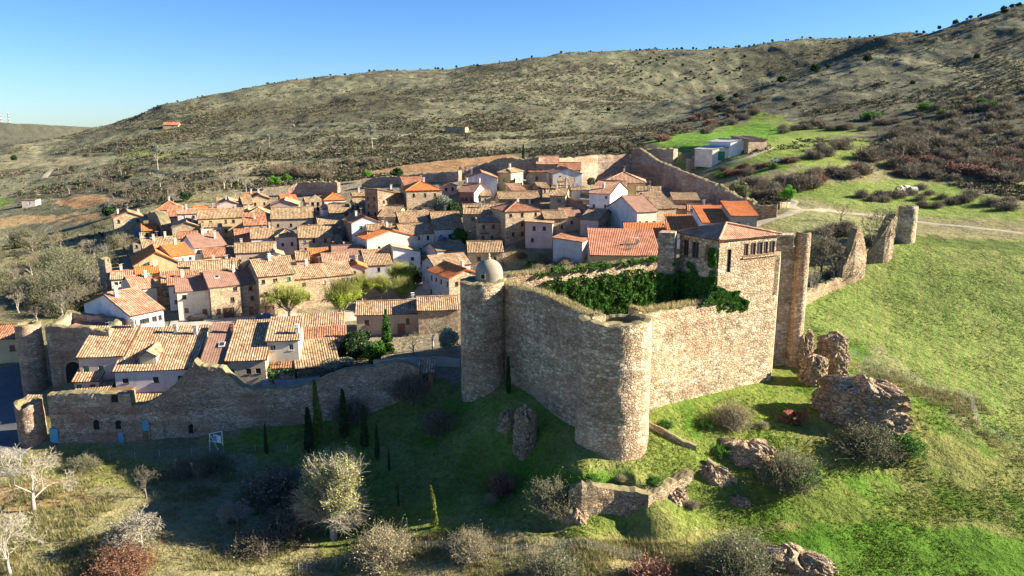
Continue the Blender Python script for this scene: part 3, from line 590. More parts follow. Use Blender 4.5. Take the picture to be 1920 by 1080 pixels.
def house(label, xl, xr, y, h, dep, rot, roof='gx', pitch=.38, wall='stone', tiles='t_old', f=(3, 2), r=(2, 2), l=(2, 2), ch=((.3, .5),), door=None, side=None, over=.35, cat='house', group=None, name='house', rmin=0, wallb=None, extra=None, chm='cream'):
    NH[0] += 1; sd = NH[0]
    xm = (xl+xr)/2; P = G(xm, y, h, rmin); ze = P[2]
    ca, sa = math.cos(rad(rot)), math.sin(rad(rot))
    def hit(px):                              # where the front line crosses the pixel column's vertical plane
        d = ray(px, y); k = d[0]/d[1]         # X = k*Y  (columns lean slightly, small)
        t = (k*P[1]-P[0])/(ca-k*sa); return t
    t0, t1 = hit(xl), hit(xr)
    if t0 > t1: t0, t1 = t1, t0
    W = t1-t0; O = np.array([P[0]+ca*t0, P[1]+sa*t0, ze-h]); near = math.hypot(O[0], O[1]) < 190
    FOOT.append((O[0], O[1], ca, sa, W, dep)); root = empty(name, O, rad(rot), label, cat, group)
    mb = MB(); m0 = M[wall]; b0 = -2.5; D = dep; specs = []
    rise = pitch*(D/2 if roof in ('gx', 'hip') else W/2 if roof == 'gy' else D if roof in ('sf', 'sb') else W if roof in ('sl', 'sr') else 0)
    hf, hb, hl, hr = h, h, h, h
    hF = [*grid_holes(W, .5, h, f[0], f[1], sd=sd)] if f else []
    if door:
        fx, dw, dh, dk = door; c0 = W*fx; hF = [q for q in hF if q[2] < c0-dw/2-.1 or q[0] > c0+dw/2+.1 or q[1] > dh+.2]; hF.append((c0-dw/2, .05, c0+dw/2, dh, dk))
    hR = grid_holes(D, .5, h, r[0], r[1], sd=sd+100) if r else []; hL = grid_holes(D, .5, h, l[0], l[1], sd=sd+200) if l else []
    wallface(mb, (0, 0, 0), (1, 0, 0), W, b0, h, hF, (0, 1, 0), 0); wallface(mb, (W, 0, 0), (0, 1, 0), D, b0, h, hR, (-1, 0, 0), 1)
    wallface(mb, (W, D, 0), (-1, 0, 0), W, b0, h, [], (0, -1, 0)); wallface(mb, (0, D, 0), (0, -1, 0), D, b0, h, hL, (1, 0, 0), 1)
    ov = over; ro = MB(); segs = 4 if near else 2; H = h+rise; am = .09 if tiles not in ('t_brown',) else .03
    kw = dict(segs=segs, amp=am)
    hi = lambda z: z+.05
    if roof == 'gx':
        mb.add([(0,0,h),(0,D,h),(0,D/2,H)], [(0,2,1)], 1); mb.add([(W,0,h),(W,D,h),(W,D/2,H)], [(0,1,2)], 1)
        ez = h-ov*pitch; slope(ro, (-ov,-ov,hi(ez)), (W+ov,-ov,hi(ez)), (W+ov,D/2,hi(H)), (-ov,D/2,hi(H)), **kw); slope(ro, (W+ov,D+ov,hi(ez)), (-ov,D+ov,hi(ez)), (-ov,D/2,hi(H)), (W+ov,D/2,hi(H)), **kw)
        cap_line(ro, (-ov,D/2,hi(H)+.05), (W+ov,D/2,hi(H)+.05))
    elif roof == 'gy':
        mb.add([(0,0,h),(W,0,h),(W/2,0,H)], [(0,1,2)], 0); mb.add([(0,D,h),(W,D,h),(W/2,D,H)], [(0,2,1)], 0)
        ez = h-ov*pitch; slope(ro, (-ov,D+ov,hi(ez)), (-ov,-ov,hi(ez)), (W/2,-ov,hi(H)), (W/2,D+ov,hi(H)), **kw); slope(ro, (W+ov,-ov,hi(ez)), (W+ov,D+ov,hi(ez)), (W/2,D+ov,hi(H)), (W/2,-ov,hi(H)), **kw)
        cap_line(ro, (W/2,-ov,hi(H)+.05), (W/2,D+ov,hi(H)+.05))
    elif roof == 'hip':
        m_ = min(W, D)/2; H = h+pitch*m_; ez = h-ov*pitch
        if W >= D: A_, B_ = (m_, D/2), (W-m_, D/2)
        else: A_, B_ = (W/2, m_), (W/2, D-m_)
        A3, B3 = (*A_, hi(H)), (*B_, hi(H)); c0, c1, c2, c3 = (-ov,-ov,hi(ez)), (W+ov,-ov,hi(ez)), (W+ov,D+ov,hi(ez)), (-ov,D+ov,hi(ez))
        if W >= D:
            slope(ro, c0, c1, B3, A3, **kw); slope(ro, c1, c2, B3, B3, **kw); slope(ro, c2, c3, A3, B3, **kw); slope(ro, c3, c0, A3, A3, **kw); hl_ = ((c0,A3),(c3,A3),(c1,B3),(c2,B3),(A3,B3))
        else:
            slope(ro, c0, c1, A3, A3, **kw); slope(ro, c1, c2, B3, A3, **kw); slope(ro, c2, c3, B3, B3, **kw); slope(ro, c3, c0, A3, B3, **kw); hl_ = ((c0,A3),(c1,A3),(c2,B3),(c3,B3),(A3,B3))
        for q in hl_: cap_line(ro, *q)
    elif roof in ('sf', 'sb', 'sl', 'sr'):      # single slope, low at front / back / left / right
        zz = {'sf': (h, h, H, H), 'sb': (H, H, h, h), 'sl': (h, H, H, h), 'sr': (H, h, h, H)}[roof]   # corners 00, W0, WD, 0D
        mb.add([(0,0,h),(W,0,h),(W,0,zz[1]),(0,0,zz[0])], [(0,1,2,3)], 0); mb.add([(W,0,h),(W,D,h),(W,D,zz[2]),(W,0,zz[1])], [(0,1,2,3)], 1)
        mb.add([(W,D,h),(0,D,h),(0,D,zz[3]),(W,D,zz[2])], [(0,1,2,3)], 0); mb.add([(0,D,h),(0,0,h),(0,0,zz[0]),(0,D,zz[3])], [(0,1,2,3)], 1)
        o_ = ov; e_ = pitch*ov; c0, c1, c2, c3 = [np.array(q, float) for q in ((-o_,-o_,zz[0]+.05),(W+o_,-o_,zz[1]+.05),(W+o_,D+o_,zz[2]+.05),(-o_,D+o_,zz[3]+.05))]
        for q, s_ in ((c0, {'sf':-1,'sb':1,'sl':-1,'sr':1}), (c1, {'sf':-1,'sb':1,'sl':1,'sr':-1}), (c2, {'sf':1,'sb':-1,'sl':1,'sr':-1}), (c3, {'sf':1,'sb':-1,'sl':-1,'sr':1})): q[2] += s_[roof]*e_
        o4 = {'sf': (c0,c1,c2,c3), 'sb': (c2,c3,c0,c1), 'sl': (c3,c0,c1,c2), 'sr': (c1,c2,c3,c0)}[roof]
        slope(ro, *o4, **kw)
    elif roof == 'flat':
        ro.box(-.1, -.1, h, W+.1, D+.1, h+.3)
    mb.build('wall', [m0, M[wallb] if wallb else m0], root)
    rf = ro.build('roof', M[tiles], root)
    fm = M['frame_white'] if wall in ('white', 'cream', 'blue') and sd % 2 else M['frame_dark']
    for hs_, o_, u_, i_ in ((hF, (0,0,0), (1,0,0), (0,1,0)), (hR, (W,0,0), (0,1,0), (-1,0,0)), (hL, (0,D,0), (0,-1,0), (1,0,0))):
        for q in hs_: opening(o_, u_, i_, q, q[4], root, fm, near)
    for cx_, cy_ in ch:
        x_, y_ = W*cx_, D*cy_
        rz = {'gx': H-abs(y_-D/2)*pitch, 'gy': H-abs(x_-W/2)*pitch, 'hip': h+pitch*min(x_, W-x_, y_, D-y_), 'sf': h+y_*pitch, 'sb': H-y_*pitch, 'sl': h+x_*pitch, 'sr': H-x_*pitch, 'flat': h+.3}[roof]
        chimney(rf, x_, y_, rz, M[chm])
    if sd % 3 and roof != 'flat' and ch:
        am_ = MB(); ax, ay = W*.5+.3, D*.5; az = H; am_.tube([(ax, ay, az-.3), (ax, ay, az+2.0)], [.03, .025], 4); am_.tube([(ax-.5, ay-.3, az+1.85), (ax+.5, ay+.3, az+1.85)], [.02, .02], 4)
        for q in (-.4, -.15, .1, .35): am_.tube([(ax+q+.15, ay+q*.6-.3, az+1.85), (ax+q-.15, ay+q*.6+.3, az+1.85)], [.015, .015], 4)
        am_.build('aerial', M['metal'], root)
    if extra: extra(root, W, D, h, H, rf)
    return root
# ================= the castle =================
castle = empty('castle', (0, 0, 0), 0, 'large tan stone castle on a grassy mound with round corner towers and a domed cap', 'castle')
def toXY(px, py, z): p = U(px, py, z); return p[0], p[1]
def tower_at(x0, x1, pyb, zb):       # centre and radius of a tower whose outline spans x0..x1 and whose front foot shows at row pyb
    p = U((x0+x1)/2, pyb, zb); d = math.hypot(p[0], p[1]); dep = proj(*p)[2]; cs = p[1]/d; r = (x1-x0)/2/F*dep*cs; r = (x1-x0)/2/F*(dep+r)*cs
    return p[0]/d*(d+r), p[1]/d*(d+r), r
fx, fy, fr = tower_at(1078, 1212, 860, .9); lx, ly, lr = tower_at(866, 946, 739, 2.2); sx, sy, sr = tower_at(1472, 1500, 690, 3.4)
fzt = ztop(fx, fy-fr, 612); lzt = ztop(lx, ly-lr, 534)
print('towers', fx, fy, fr, fzt, lx, ly, lr, lzt, sx, sy, sr)
round_tower('round_tower', fx, fy, fr, -1.5, fzt, M['castle'], castle, .03, .35, wallt=1.5, floor=1.0, seg=110, cut=lambda A_: -1.1*np.exp(-((A_-1.6)/.7)**2))
round_tower('round_tower', lx, ly, lr, -.5, lzt, M['castle'], castle, .03, .2, wallt=1.2, floor=.1, seg=90)
a1 = toXY(952, 731, 2.2); b1 = toXY(1077, 799, 1.9); n_l = 8; CL = []
tops = [(922,533),(946,533),(1000,549),(1030,560),(1050,570),(1066,578),(1082,587),(1112,594)]
for i, (px_, py_) in enumerate(tops):
    t = (px_-946)/(1082-946.0); X, Y = a1[0]+(b1[0]-a1[0])*t, a1[1]+(b1[1]-a1[1])*t
    # exact column: intersect the wall line with the pixel's vertical plane
    k = (px_-960)/F/cp; t = (k*a1[1]-a1[0])/((b1[0]-a1[0])-k*(b1[1]-a1[1])); t = min(1.35, max(-.35, t)); X, Y = a1[0]+(b1[0]-a1[0])*t, a1[1]+(b1[1]-a1[1])*t
    CL.append((X, Y, 1.0, ztop(X, Y, py_)))
print('curtain left', [(round(float(c_[0]),1), round(float(c_[1]),1), round(float(c_[3]),1)) for c_ in CL])
wall_strip('curtain_wall', CL, 2.3, M['castle'], castle, .35)
a2 = toXY(1213, 778, 2.9); b2 = toXY(1456, 706, 3.6); CR = []
for px_, py_ in [(1200,583),(1212,588),(1260,580),(1310,573),(1414,557),(1458,554)]:
    k = (px_-960)/F/cp; t = (k*a2[1]-a2[0])/((b2[0]-a2[0])-k*(b2[1]-a2[1])); t = min(1.1, max(-.15, t)); X, Y = a2[0]+(b2[0]-a2[0])*t, a2[1]+(b2[1]-a2[1])*t
    CR.append((X, Y, 1.5, ztop(X, Y, py_)))
print('curtain right', [(round(float(c_[0]),1), round(float(c_[1]),1), round(float(c_[3]),1)) for c_ in CR])
wall_strip('curtain_wall', CR, 2.2, M['castle'], castle, .3)
b3 = toXY(960, 520, 17.8); e3 = toXY(1240, 488, 18.4)
wall_strip('curtain_wall', [(lx, ly, 1, 17.8), (b3[0]-1, b3[1], 1, 17.8), (e3[0], e3[1], 1, 18.4), (e3[0]+6, e3[1]+5, 1, 18.4)], 1.6, M['castle'], castle, .3)
# keep: a squared block that rises behind the right-hand curtain wall
zk = 26.4; K1 = np.array(toXY(1350, 450, zk)); K2 = np.array(toXY(1457, 440, zk)); K0 = np.array(toXY(1276, 435.5, zk)); K3 = K2+(K0-K1)
print('keep', K0, K1, K2)
def face_on(mb, p, q, zb, zt, holes, mi=0, reveal=.35):
    d = q-p; Wf = np.linalg.norm(d); u = np.array([*(d/Wf), 0]); inw = np.array([-u[1], u[0], 0])
    wallface(mb, (p[0], p[1], 0), u, Wf, zb, zt, holes, inw, mi, reveal); return (p[0], p[1], 0), u, inw, Wf
kb = MB(); Wr = np.linalg.norm(K2-K1); Wl = np.linalg.norm(K1-K0)
def zy(P_, py): return ztop(P_[0], P_[1], py)
hr_ = [(Wr*.14, 21.5, Wr*.14+.8, 24.9, 'void'), (Wr*.42, 23.7, Wr*.42+.9, 25.5, 'win'), (Wr*.42+1.3, 23.7, Wr*.42+2.4, 25.5, 'win'), (Wr*.42+2.6, 23.7, Wr*.42+3.8, 25.5, 'win'), (Wr*.42+4.0, 23.7, Wr*.42+4.9, 25.5, 'win'), (Wr*.42+5.1, 23.7, min(Wr*.42+6.4, Wr-.3), 25.5, 'win')]
hl_ = [(Wl*.10, 23.0, Wl*.10+1.2, 25.4, 'win'), (Wl*.32, 23.0, Wl*.32+1.6, 25.4, 'win'), (Wl*.66, 23.0, Wl*.66+1.0, 25.4, 'door')]
fR = face_on(kb, K1, K2, 4, zk, hr_); fL = face_on(kb, K0, K1, 2, zk, hl_); face_on(kb, K2, K3, 2, zk, []); face_on(kb, K3, K0, 2, zk, [])
keep = kb.build('keep', M['castle'], castle)
for h_ in hr_: opening(fR[0], fR[1], fR[2], h_, h_[4], keep, M['wood'], True)
for h_ in hl_: opening(fL[0], fL[1], fL[2], h_, h_[4], keep, M['wood'], True)
cen = (K0+K1+K2+K3)/4; ex = lambda P_: P_+(P_-cen)/np.linalg.norm(P_-cen)*.7; E = [ex(q) for q in (K0, K1, K2, K3)]; ap = (*(K1*.32+cen*.68), zk+1.8)
kr = MB()
for i in range(4): slope(kr, (*E[i], zk+.05), (*E[(i+1) % 4], zk+.05), ap, ap, segs=4)
for i in range(4): cap_line(kr, (*E[i], zk+.12), (ap[0], ap[1], ap[2]+.1), .16)
kr.build('roof', M['t_pink'], keep)
# ledge under the keep windows and the lower front step
lg = MB(); u = (K2-K1)/Wr; nn_ = np.array([u[1], -u[0]])
p0 = K1+u*Wr*.40; p1 = K2
vs = [(*(p0-nn_*.05), 23.3), (*(p1-nn_*.05), 23.3), (*(p1+nn_*.22), 23.3), (*(p0+nn_*.22), 23.3)]; vs += [(a_, b_, 23.5) for a_, b_, _ in vs]
lg.add(vs, [(0,1,2,3),(4,7,6,5),(0,4,5,1),(1,5,6,2),(2,6,7,3),(3,7,4,0)]); lg.build('ledge', M['castle'], keep)
# square pillar left of the keep, round stair turret right of it
def prism(mb, quad, z0, z1, mi=0):
    vs = [(q[0], q[1], z0) for q in quad]+[(q[0], q[1], z1) for q in quad]
    mb.add(vs, [(3,2,1,0),(4,5,6,7),(0,1,5,4),(1,2,6,5),(2,3,7,6),(3,0,4,7)], mi)
uL = (K1-K0)/Wl; nL = np.array([-uL[1], uL[0]])
pm = MB(); q0 = np.array(toXY(1235, 436, 26.6)); q1 = np.array(toXY(1266, 437, 26.6)); dq = np.array([.35, 1])/1.06
prism(pm, [q0, q1, q1+dq*2.8, q0+dq*2.8], 5, 26.6); pm.build('turret', M['castle'], castle)
pm = MB(); q2 = np.array(toXY(1268, 438, 24.6)); prism(pm, [q1+dq*.4, K0+nL*.2, K0+nL*.9, q1+dq*1.2], 5, 22.6); pm.build('parapet', M['castle'], castle)
szt = ztop(sx, sy, 436.5); round_tower('round_turret', sx, sy, sr, 1, szt, M['castle'], castle, .10, .06, wallt=.5, floor=.8, seg=48)
tq = [np.array(toXY(1452, 441, szt)), np.array(toXY(1489, 441, szt))]; back = np.array([sx, sy])/np.hypot(sx, sy)
pm = MB(); prism(pm, [tq[0], tq[1], tq[1]+back*3.2, tq[0]+back*3.2], 23.0, szt); pm.build('turret', M['castle'], castle)
# fill between curtain end and turret
pm = MB(); c1 = np.array(CR[-1][:2]); Sx = np.array([sx, sy]); L6 = np.linalg.norm(Sx-c1)*.82; ln_ = np.array([-back[1], back[0]])
prism(pm, [c1+back*.02, c1+back*L6, c1+back*L6+ln_*2.2, K2+ln_*1.5], 1, 23.1); prism(pm, [c1+back*(L6-1.2), Sx+[0, .2], Sx+[0, 2.6], c1+back*(L6+2)], 1, 23.15); pm.build('curtain_wall', M['castle'], castle)
# dome
dm = MB(); dx_, dy_ = toXY(917, 521, lzt+.1); rd = 26/F*math.hypot(dx_, dy_)
prof = [(rd*1.0, -.6), (rd*1.0, 1.0)]+[(rd*math.cos(t), 1.0+rd*.98*math.sin(t)) for t in np.linspace(.12, 1.45, 10)]+[(.12, 1.0+rd*1.02)]
for i, (r_, z_) in enumerate(prof):
    for k in range(32): dm.v.append((dx_+r_*math.cos(k*math.pi/16), dy_+r_*math.sin(k*math.pi/16), lzt+z_))
for i in range(len(prof)-1):
    for k in range(32): dm.f.append((i*32+k, i*32+(k+1) % 32, (i+1)*32+(k+1) % 32, (i+1)*32+k)); dm.m.append(0); dm.uv.append([(0, 0)]*4)
M['dome'] = m_plaster('lichened_dome', (.34,.29,.21), .35, .8)
dome = dm.build('cupola', M['dome'], castle, True)
zt0 = lzt+1.0+rd*1.02
fmb = MB(); fmb.tube([(dx_, dy_, zt0-.15), (dx_, dy_, zt0+.15), (dx_, dy_, zt0+.3), (dx_, dy_, zt0+.5), (dx_, dy_, zt0+.85)], [.3, .3, .12, .24, .05], 12); fmb.build('finial', M['yellow'], dome)
ww = MB(); vd = -np.array([dx_, dy_])/math.hypot(dx_, dy_); ang = math.atan2(vd[1], vd[0])-.45
c_ = np.array([dx_, dy_])+np.array([math.cos(ang), math.sin(ang)])*(rd-.05); tt = np.array([-math.sin(ang), math.cos(ang)]); oo = np.array([math.cos(ang), math.sin(ang)])
def obox(mb, c, t, o, w2, d0, d1, z0, z1):
    prism(mb, [c-t*w2+o*d1, c+t*w2+o*d1, c+t*w2+o*d0, c-t*w2+o*d0][::-1], z0, z1)
obox(ww, c_, tt, oo, .32, -.3, .07, lzt+.35, lzt+1.0); wdo = ww.build('window', M['black'], dome)
ww = MB()
for s_ in (-1, 1): obox(ww, c_+tt*s_*.36, tt, oo, .045, -.2, .12, lzt+.3, lzt+1.05)
obox(ww, c_, tt, oo, .4, -.2, .12, lzt+1.0, lzt+1.1); obox(ww, c_, tt, oo, .4, -.2, .12, lzt+.25, lzt+.35); ww.build('frame', M['yellow'], wdo)
# ================= town wall =================
TW = [(88,741),(136,736),(205,738),(244,739),(247,763),(278,757),(322,728),(344,705),(364,678),(375,686),(400,687),(417,690),(433,707),(455,728),(484,732),(562,727),(601,713),(629,702),(651,695),(690,690),(745,680),(768,684),(786,692)]
WBa = np.array(WB); wb_px = np.array([p[0] for p in WALL_B], float); PW = []
for px_, py_ in TW:
    X = np.interp(px_, wb_px, WBa[:, 0]); Y = np.interp(px_, wb_px, WBa[:, 1]); zb = np.interp(px_, wb_px, WBa[:, 2])
    k = (px_-960)/F; X = X  # column drift is small
    # move along the wall until the column matches
    zt = ztop(X, Y, py_)
    for _ in range(4):
        cxp = proj(X, Y, zt)[0]; d_ = (px_-cxp)/F*Y; X2 = X+d_; Y = np.interp(X2, WBa[:, 0], WBa[:, 1]); X = X2; zt = ztop(X, Y, py_); zb = np.interp(X, WBa[:, 0], WBa[:, 2])
    PW.append((X, Y, zb, zt))
tw = empty('town_wall', (0, 0, 0), 0, 'long ragged stone town wall in shade below the old houses, broken down in the middle', 'wall')
wall_strip('masonry', PW, 1.7, M['citywall'], tw, .35, step=.4)
def on_wall(px, py, w, h, kind, name, mat, proud=.03):
    i = np.argmin([abs(p[0]-px) for p in TW]); X = np.interp(px, wb_px, WBa[:, 0]); Y = np.interp(px, wb_px, WBa[:, 1])
    for _ in range(3): zc = ztop(X, Y, py); X += (px-proj(X, Y, zc)[0])/F*Y; Y = np.interp(X, WBa[:, 0], WBa[:, 1])
    zc = ztop(X, Y, py); mb = MB(); y0 = Y-.16
    mb.box(X-w/2, y0, zc-h/2, X+w/2, y0+.5, zc+h/2, 0)
    if kind == 'arch':
        n_ = 8; vs = [(X+w/2*math.cos(t), yy, zc+h/2+w/2*math.sin(t)) for yy in (y0, y0+.5) for t in np.linspace(0, math.pi, n_)]
        mb.add(vs, [tuple(range(n_))[::-1], tuple(range(n_, 2*n_))]+[(i_, i_+1, n_+i_+1, n_+i_) for i_ in range(n_-1)])
    o = mb.build(name, mat, tw)
    fr_ = MB()
    if kind != 'plain':
        for s_ in (-1, 1): fr_.box(X+s_*(w/2+.12)-.09, y0-.05, zc-h/2-.1, X+s_*(w/2+.12)+.09, y0+.4, zc+h/2+.02)
        fr_.box(X-w/2-.2, y0-.05, zc-h/2-.22, X+w/2+.2, y0+.4, zc-h/2-.1); fr_.build('surround', M['citywall'], o)
for a in ((182,798,.9,1.1,'arch','window',M['black']),(223,798,.8,1.0,'arch','window',M['black']),(227,820,.75,1.7,'box','door',M['blue_paint']),(273,798,.95,1.7,'box','door',M['blue_paint']),(275,818,.9,1.5,'box','door',M['wood']),
          (359,805,.7,1.1,'arch','window',M['black']),(215,747,.9,1.2,'plain','window',M['black']),(102,816,1.3,2.3,'plain','meter_box',M['blue_paint'])): on_wall(*a)
# corner tower with its scrap of tiled roof
cx_, cy_, cr_ = tower_at(38, 93, 838, -7.4); czt = ztop(cx_, cy_, 752)
ct = empty('corner_tower', (0, 0, 0), 0, 'low round stone tower with broken tiled cap at the near end of the town wall', 'tower')
round_tower('tower_shell', cx_, cy_, cr_, -8.5, czt, M['citywall'], ct, .04, .3, seg=60, floor=.4, cut=lambda A_: -1.0*np.exp(-((A_-4.6)/.5)**2))
rb = MB(); 
slope(rb, (cx_-cr_*.85, cy_-cr_*.25, czt-.5), (cx_+cr_*.85, cy_-cr_*.25, czt-.5), (cx_+cr_*.6, cy_+cr_*.9, czt+.5), (cx_-cr_*.6, cy_+cr_*.9, czt+.5), segs=4); rb.build('roof', M['t_mix'], ct)
# gate tower and gatehouse
gx_, gy_, gr_ = tower_at(45, 95, 740, -4.8); gzt = ztop(gx_, gy_-gr_, 612)
gt = empty('gatehouse', (0, 0, 0), 0, 'ruined gatehouse with a round tower and grass-topped walls over an arched gateway', 'gatehouse')
round_tower('round_tower', gx_, gy_, gr_, -6, gzt, M['citywall'], gt, .03, .35, seg=64)
g0 = np.array(toXY(84, 614, gzt)); g1_ = np.array(toXY(203, 617, gzt)); g2 = np.array(toXY(241, 593, gzt)); g3 = g0+(g2-g1_)
wall_strip('gate_wall', [(*g0, -4, gzt-.1), (*(g0*.3+g1_*.7), -4, gzt), (*g1_, -3, gzt-.2), (*g2, -1, gzt-.3), (*g3, -1, gzt+.8), (*(g3*.5+g0*.5), -1, gzt+.6), (*g0, -4, gzt-.1)], 1.3, M['citywall'], gt, .5)
fm_ = MB(); gc = (g0+g1_+g2+g3)/4; sh = lambda q: q+(gc-q)*.18
slope(fm_, (*sh(g0), gzt-1.7), (*sh(g1_), gzt-1.7), (*sh(g2), gzt-.7), (*sh(g3), gzt-.7), segs=2); fm_.build('roof', M['t_brown'], gt)
am = MB(); ga = g0*.62+g1_*.38; ud = (g1_-g0)/np.linalg.norm(g1_-g0); od = np.array([ud[1], -ud[0]])
for rr_, dd_, nm, mt in ((1.55, .12, 'archway', M['black']), (1.95, .06, 'arch_ring', M['stone'])):
    am = MB(); zc = ztop(ga[0], ga[1], 694); vs = []
    for o_ in (dd_, -.6):
        vs += [(*(ga+ud*rr_*math.cos(t)+od*o_), zc+rr_*math.sin(t)) for t in np.linspace(0, math.pi, 14)]+[(*(ga-ud*rr_+od*o_), zc-3), (*(ga+ud*rr_+od*o_), zc-3)]
    n_ = 16; am.add(vs, [tuple(range(n_)), tuple(range(n_, 2*n_))[::-1]]+[(i, (i+1) % n_, n_+(i+1) % n_, n_+i) for i in range(n_)]); am.build(nm, mt, gt)
# ================= houses =================
def H(label, xl, xr, y, h, dep, rot, roof='gx', pitch=.38, *a, **k):
    if roof in ('gx', 'hip') and y < 560: dep *= 1.28; pitch *= 1.2
    if roof == 'gy' and y < 560: pitch *= 1.15; dep *= 1.15
    xm = (xl+xr)/2
    if y < 540 and xm < 900 and -5 < rot < 26: rot += 8
    if y < 540 and 940 < xm < 1300 and 0 < rot < 20: rot += 8
    return house(label, xl, xr, y, h, dep, rot, roof, pitch, *a, **k)
def solar(root, W, D, h, Hh, rf):
    pass
def skylight(fx, fy, roofh=.38):
    def fn(root, W, D, h, Hh, rf):
        mb = MB(); x = W*fx; y = D*fy; z = h+y*roofh+.1; p = roofh
        vs = [(x-.5, y-.6, z-.6*p), (x+.5, y-.6, z-.6*p), (x+.5, y+.6, z+.6*p), (x-.5, y+.6, z+.6*p)]; vs += [(a, b_, c+.16) for a, b_, c in vs]
        mb.add(vs, [(4,5,6,7),(0,1,5,4),(1,2,6,5),(2,3,7,6),(3,0,4,7)]); o = mb.build('skylight', M['frame_white'], rf)
        m2 = MB(); m2.add([(a*.8+x*.2, b_*.8+y*.2, c+.02-(b_-y)*.2*p) for a, b_, c in vs[4:]], [(0,1,2,3)]); m2.build('pane', M['glass'], rf)
    return fn
def dormer(root, W, D, h, Hh, rf):
    mb = MB(); x = W*.40; y0 = D*.12; z = h+.3; p = .42
    mb.add([(x-1.3,y0,z),(x+1.3,y0,z),(x+1.3,y0,z+1.7),(x,y0,z+2.5),(x-1.3,y0,z+1.7),(x-1.3,y0+4,z+1.7),(x+1.3,y0+4,z+1.7),(x,y0+5,z+2.5)], [(0,1,2,3,4),(0,4,5),(1,6,2)])
    d_ = mb.build('dormer', M['grey'], root); r_ = MB()
    slope(r_, (x-1.6,y0+5,z+1.6),(x-1.6,y0-.3,z+1.6),(x,y0-.3,z+2.6),(x,y0+5,z+2.6), segs=4); slope(r_, (x+1.6,y0-.3,z+1.6),(x+1.6,y0+5,z+1.6),(x,y0+5,z+2.6),(x,y0-.3,z+2.6), segs=4); r_.build('roof', M['t_mix'], d_)
    w = MB(); w.box(x-.95,y0-.06,z+.35,x+.95,y0+.05,z+1.45); w.build('shutter', M['yellow'], d_)
def balcony(fx, z, w_=2.4):
    def fn(root, W, D, h, Hh, rf):
        mb = MB(); x = W*fx; mb.box(x-w_/2, -.8, z, x+w_/2, 0-.003, z+.12)
        for i in range(int(w_/.2)+1): mb.box(x-w_/2+i*.2-.015, -.8, z+.12, x-w_/2+i*.2+.015, -.77, z+1.0)
        mb.box(x-w_/2, -.82, z+1.0, x+w_/2, -.76, z+1.05); mb.build('balcony', M['frame_dark'], root)
    return fn
def pilaster(root, W, D, h, Hh, rf):
    mb = MB(); mb.box(-.06, -.05, h*.5, W+.06, -.003, h*.5+.25); mb.box(W*.5-.15, -.04, h*.5+.25, W*.5+.15, -.002, h+1.2); mb.build('string_course', M['cream'], root)
# --- row behind the town wall (left foreground) ---
H('long low cottage end with mottled tile roof and pinkish terrace beside the gatehouse', 146, 232, 667, 5.5, 8, 8, 'sf', .36, 'pink', 't_mix', (3,1), None, (1,1), ((.9,.95),), chm='concrete')
H('largest front roof of mottled barrel tiles with a dormer, just behind the town wall', 214, 362, 692, 4.6, 10.8, 8, 'sf', .40, 'blue', 't_mix', (3,1), None, None, ((.60,.85),(.88,.8)), extra=dormer, chm='concrete')
H('narrow house with smooth brown tile roof and a small skylight behind the town wall', 377, 424, 680, 5, 10.5, 8, 'sf', .38, 'tan', 't_brown', (1,1), None, None, ((.9,.75),), extra=skylight(.62, .42), chm='redwall')
H('house with steep striped mottled roof right of the smooth brown roof', 424, 497, 674, 5.2, 10.5, 8, 'sf', .38, 'tan', 't_mix', (3,1), None, None, ())
H('cream rendered house with mottled roof, white chimney and a small lean-to in front', 500, 559, 637, 6.6, 6.2, 8, 'sf', .38, 'cream', 't_mix', (2,2), (1,2), None, ((.95,.25),), chm='white')
H('small lean-to roof of red tiles at the foot of the cream house', 503, 552, 688, 2.4, 3.0, 8, 'sf', .4, 'cream', 't_red', None, None, None, ())
H('upper strip of red mottled roof beside the plaza with a skylight', 560, 643, 610, 4.6, 3.6, 10, 'sf', .36, 'pink', 't_mix', (2,1), (1,1), None, ())
H('lower strip of red mottled roof stepping down from the plaza', 560, 648, 641, 3.4, 4.4, 12, 'sf', .36, 'pink', 't_red', (2,1), (1,1), None, ())
H('tumbledown rubble outbuilding with a sagging brown tile roof', 556, 634, 686, 2.4, 7.5, 20, 'sf', .34, 'rubble', 't_old', None, None, None, ())
H('small lean-to tile roof in the yard behind the gate arch', 138, 184, 713, 3.2, 5.2, 8, 'sf', .36, 'concrete', 't_mix', (2,1), None, None, ())
H('low shed with weathered tiles on the inner edge of the town wall, left one', 140, 200, 735, 2.4, 2.6, 2, 'sf', .36, 'stone', 't_old', None, None, None, ())
H('flat concrete roofed hut on the inner edge of the town wall', 204, 244, 735, 2.5, 2.6, 2, 'flat', .1, 'redwall', 'concrete' if False else 't_old', None, None, None, ())
H('low shed with a steep patch of weathered tiles between the broken wall sections', 250, 312, 760, 1.4, 4.2, 8, 'sf', .45, 'redwall', 't_old', None, None, None, ())
H('pale warehouse with a big salmon tile roof and a white wall of tall windows', 244, 306, 585, 7.5, 17, 55, 'gx', .34, 'white', 't_pink', (5,2), (1,1), (2,1), ((.2,.4),))
H('orange roofed building at the left edge beyond the gate tower', -40, 35, 634, 5, 8, 10, 'gx', .4, 'yellow', 't_red', (2,1), (1,1), None, ())
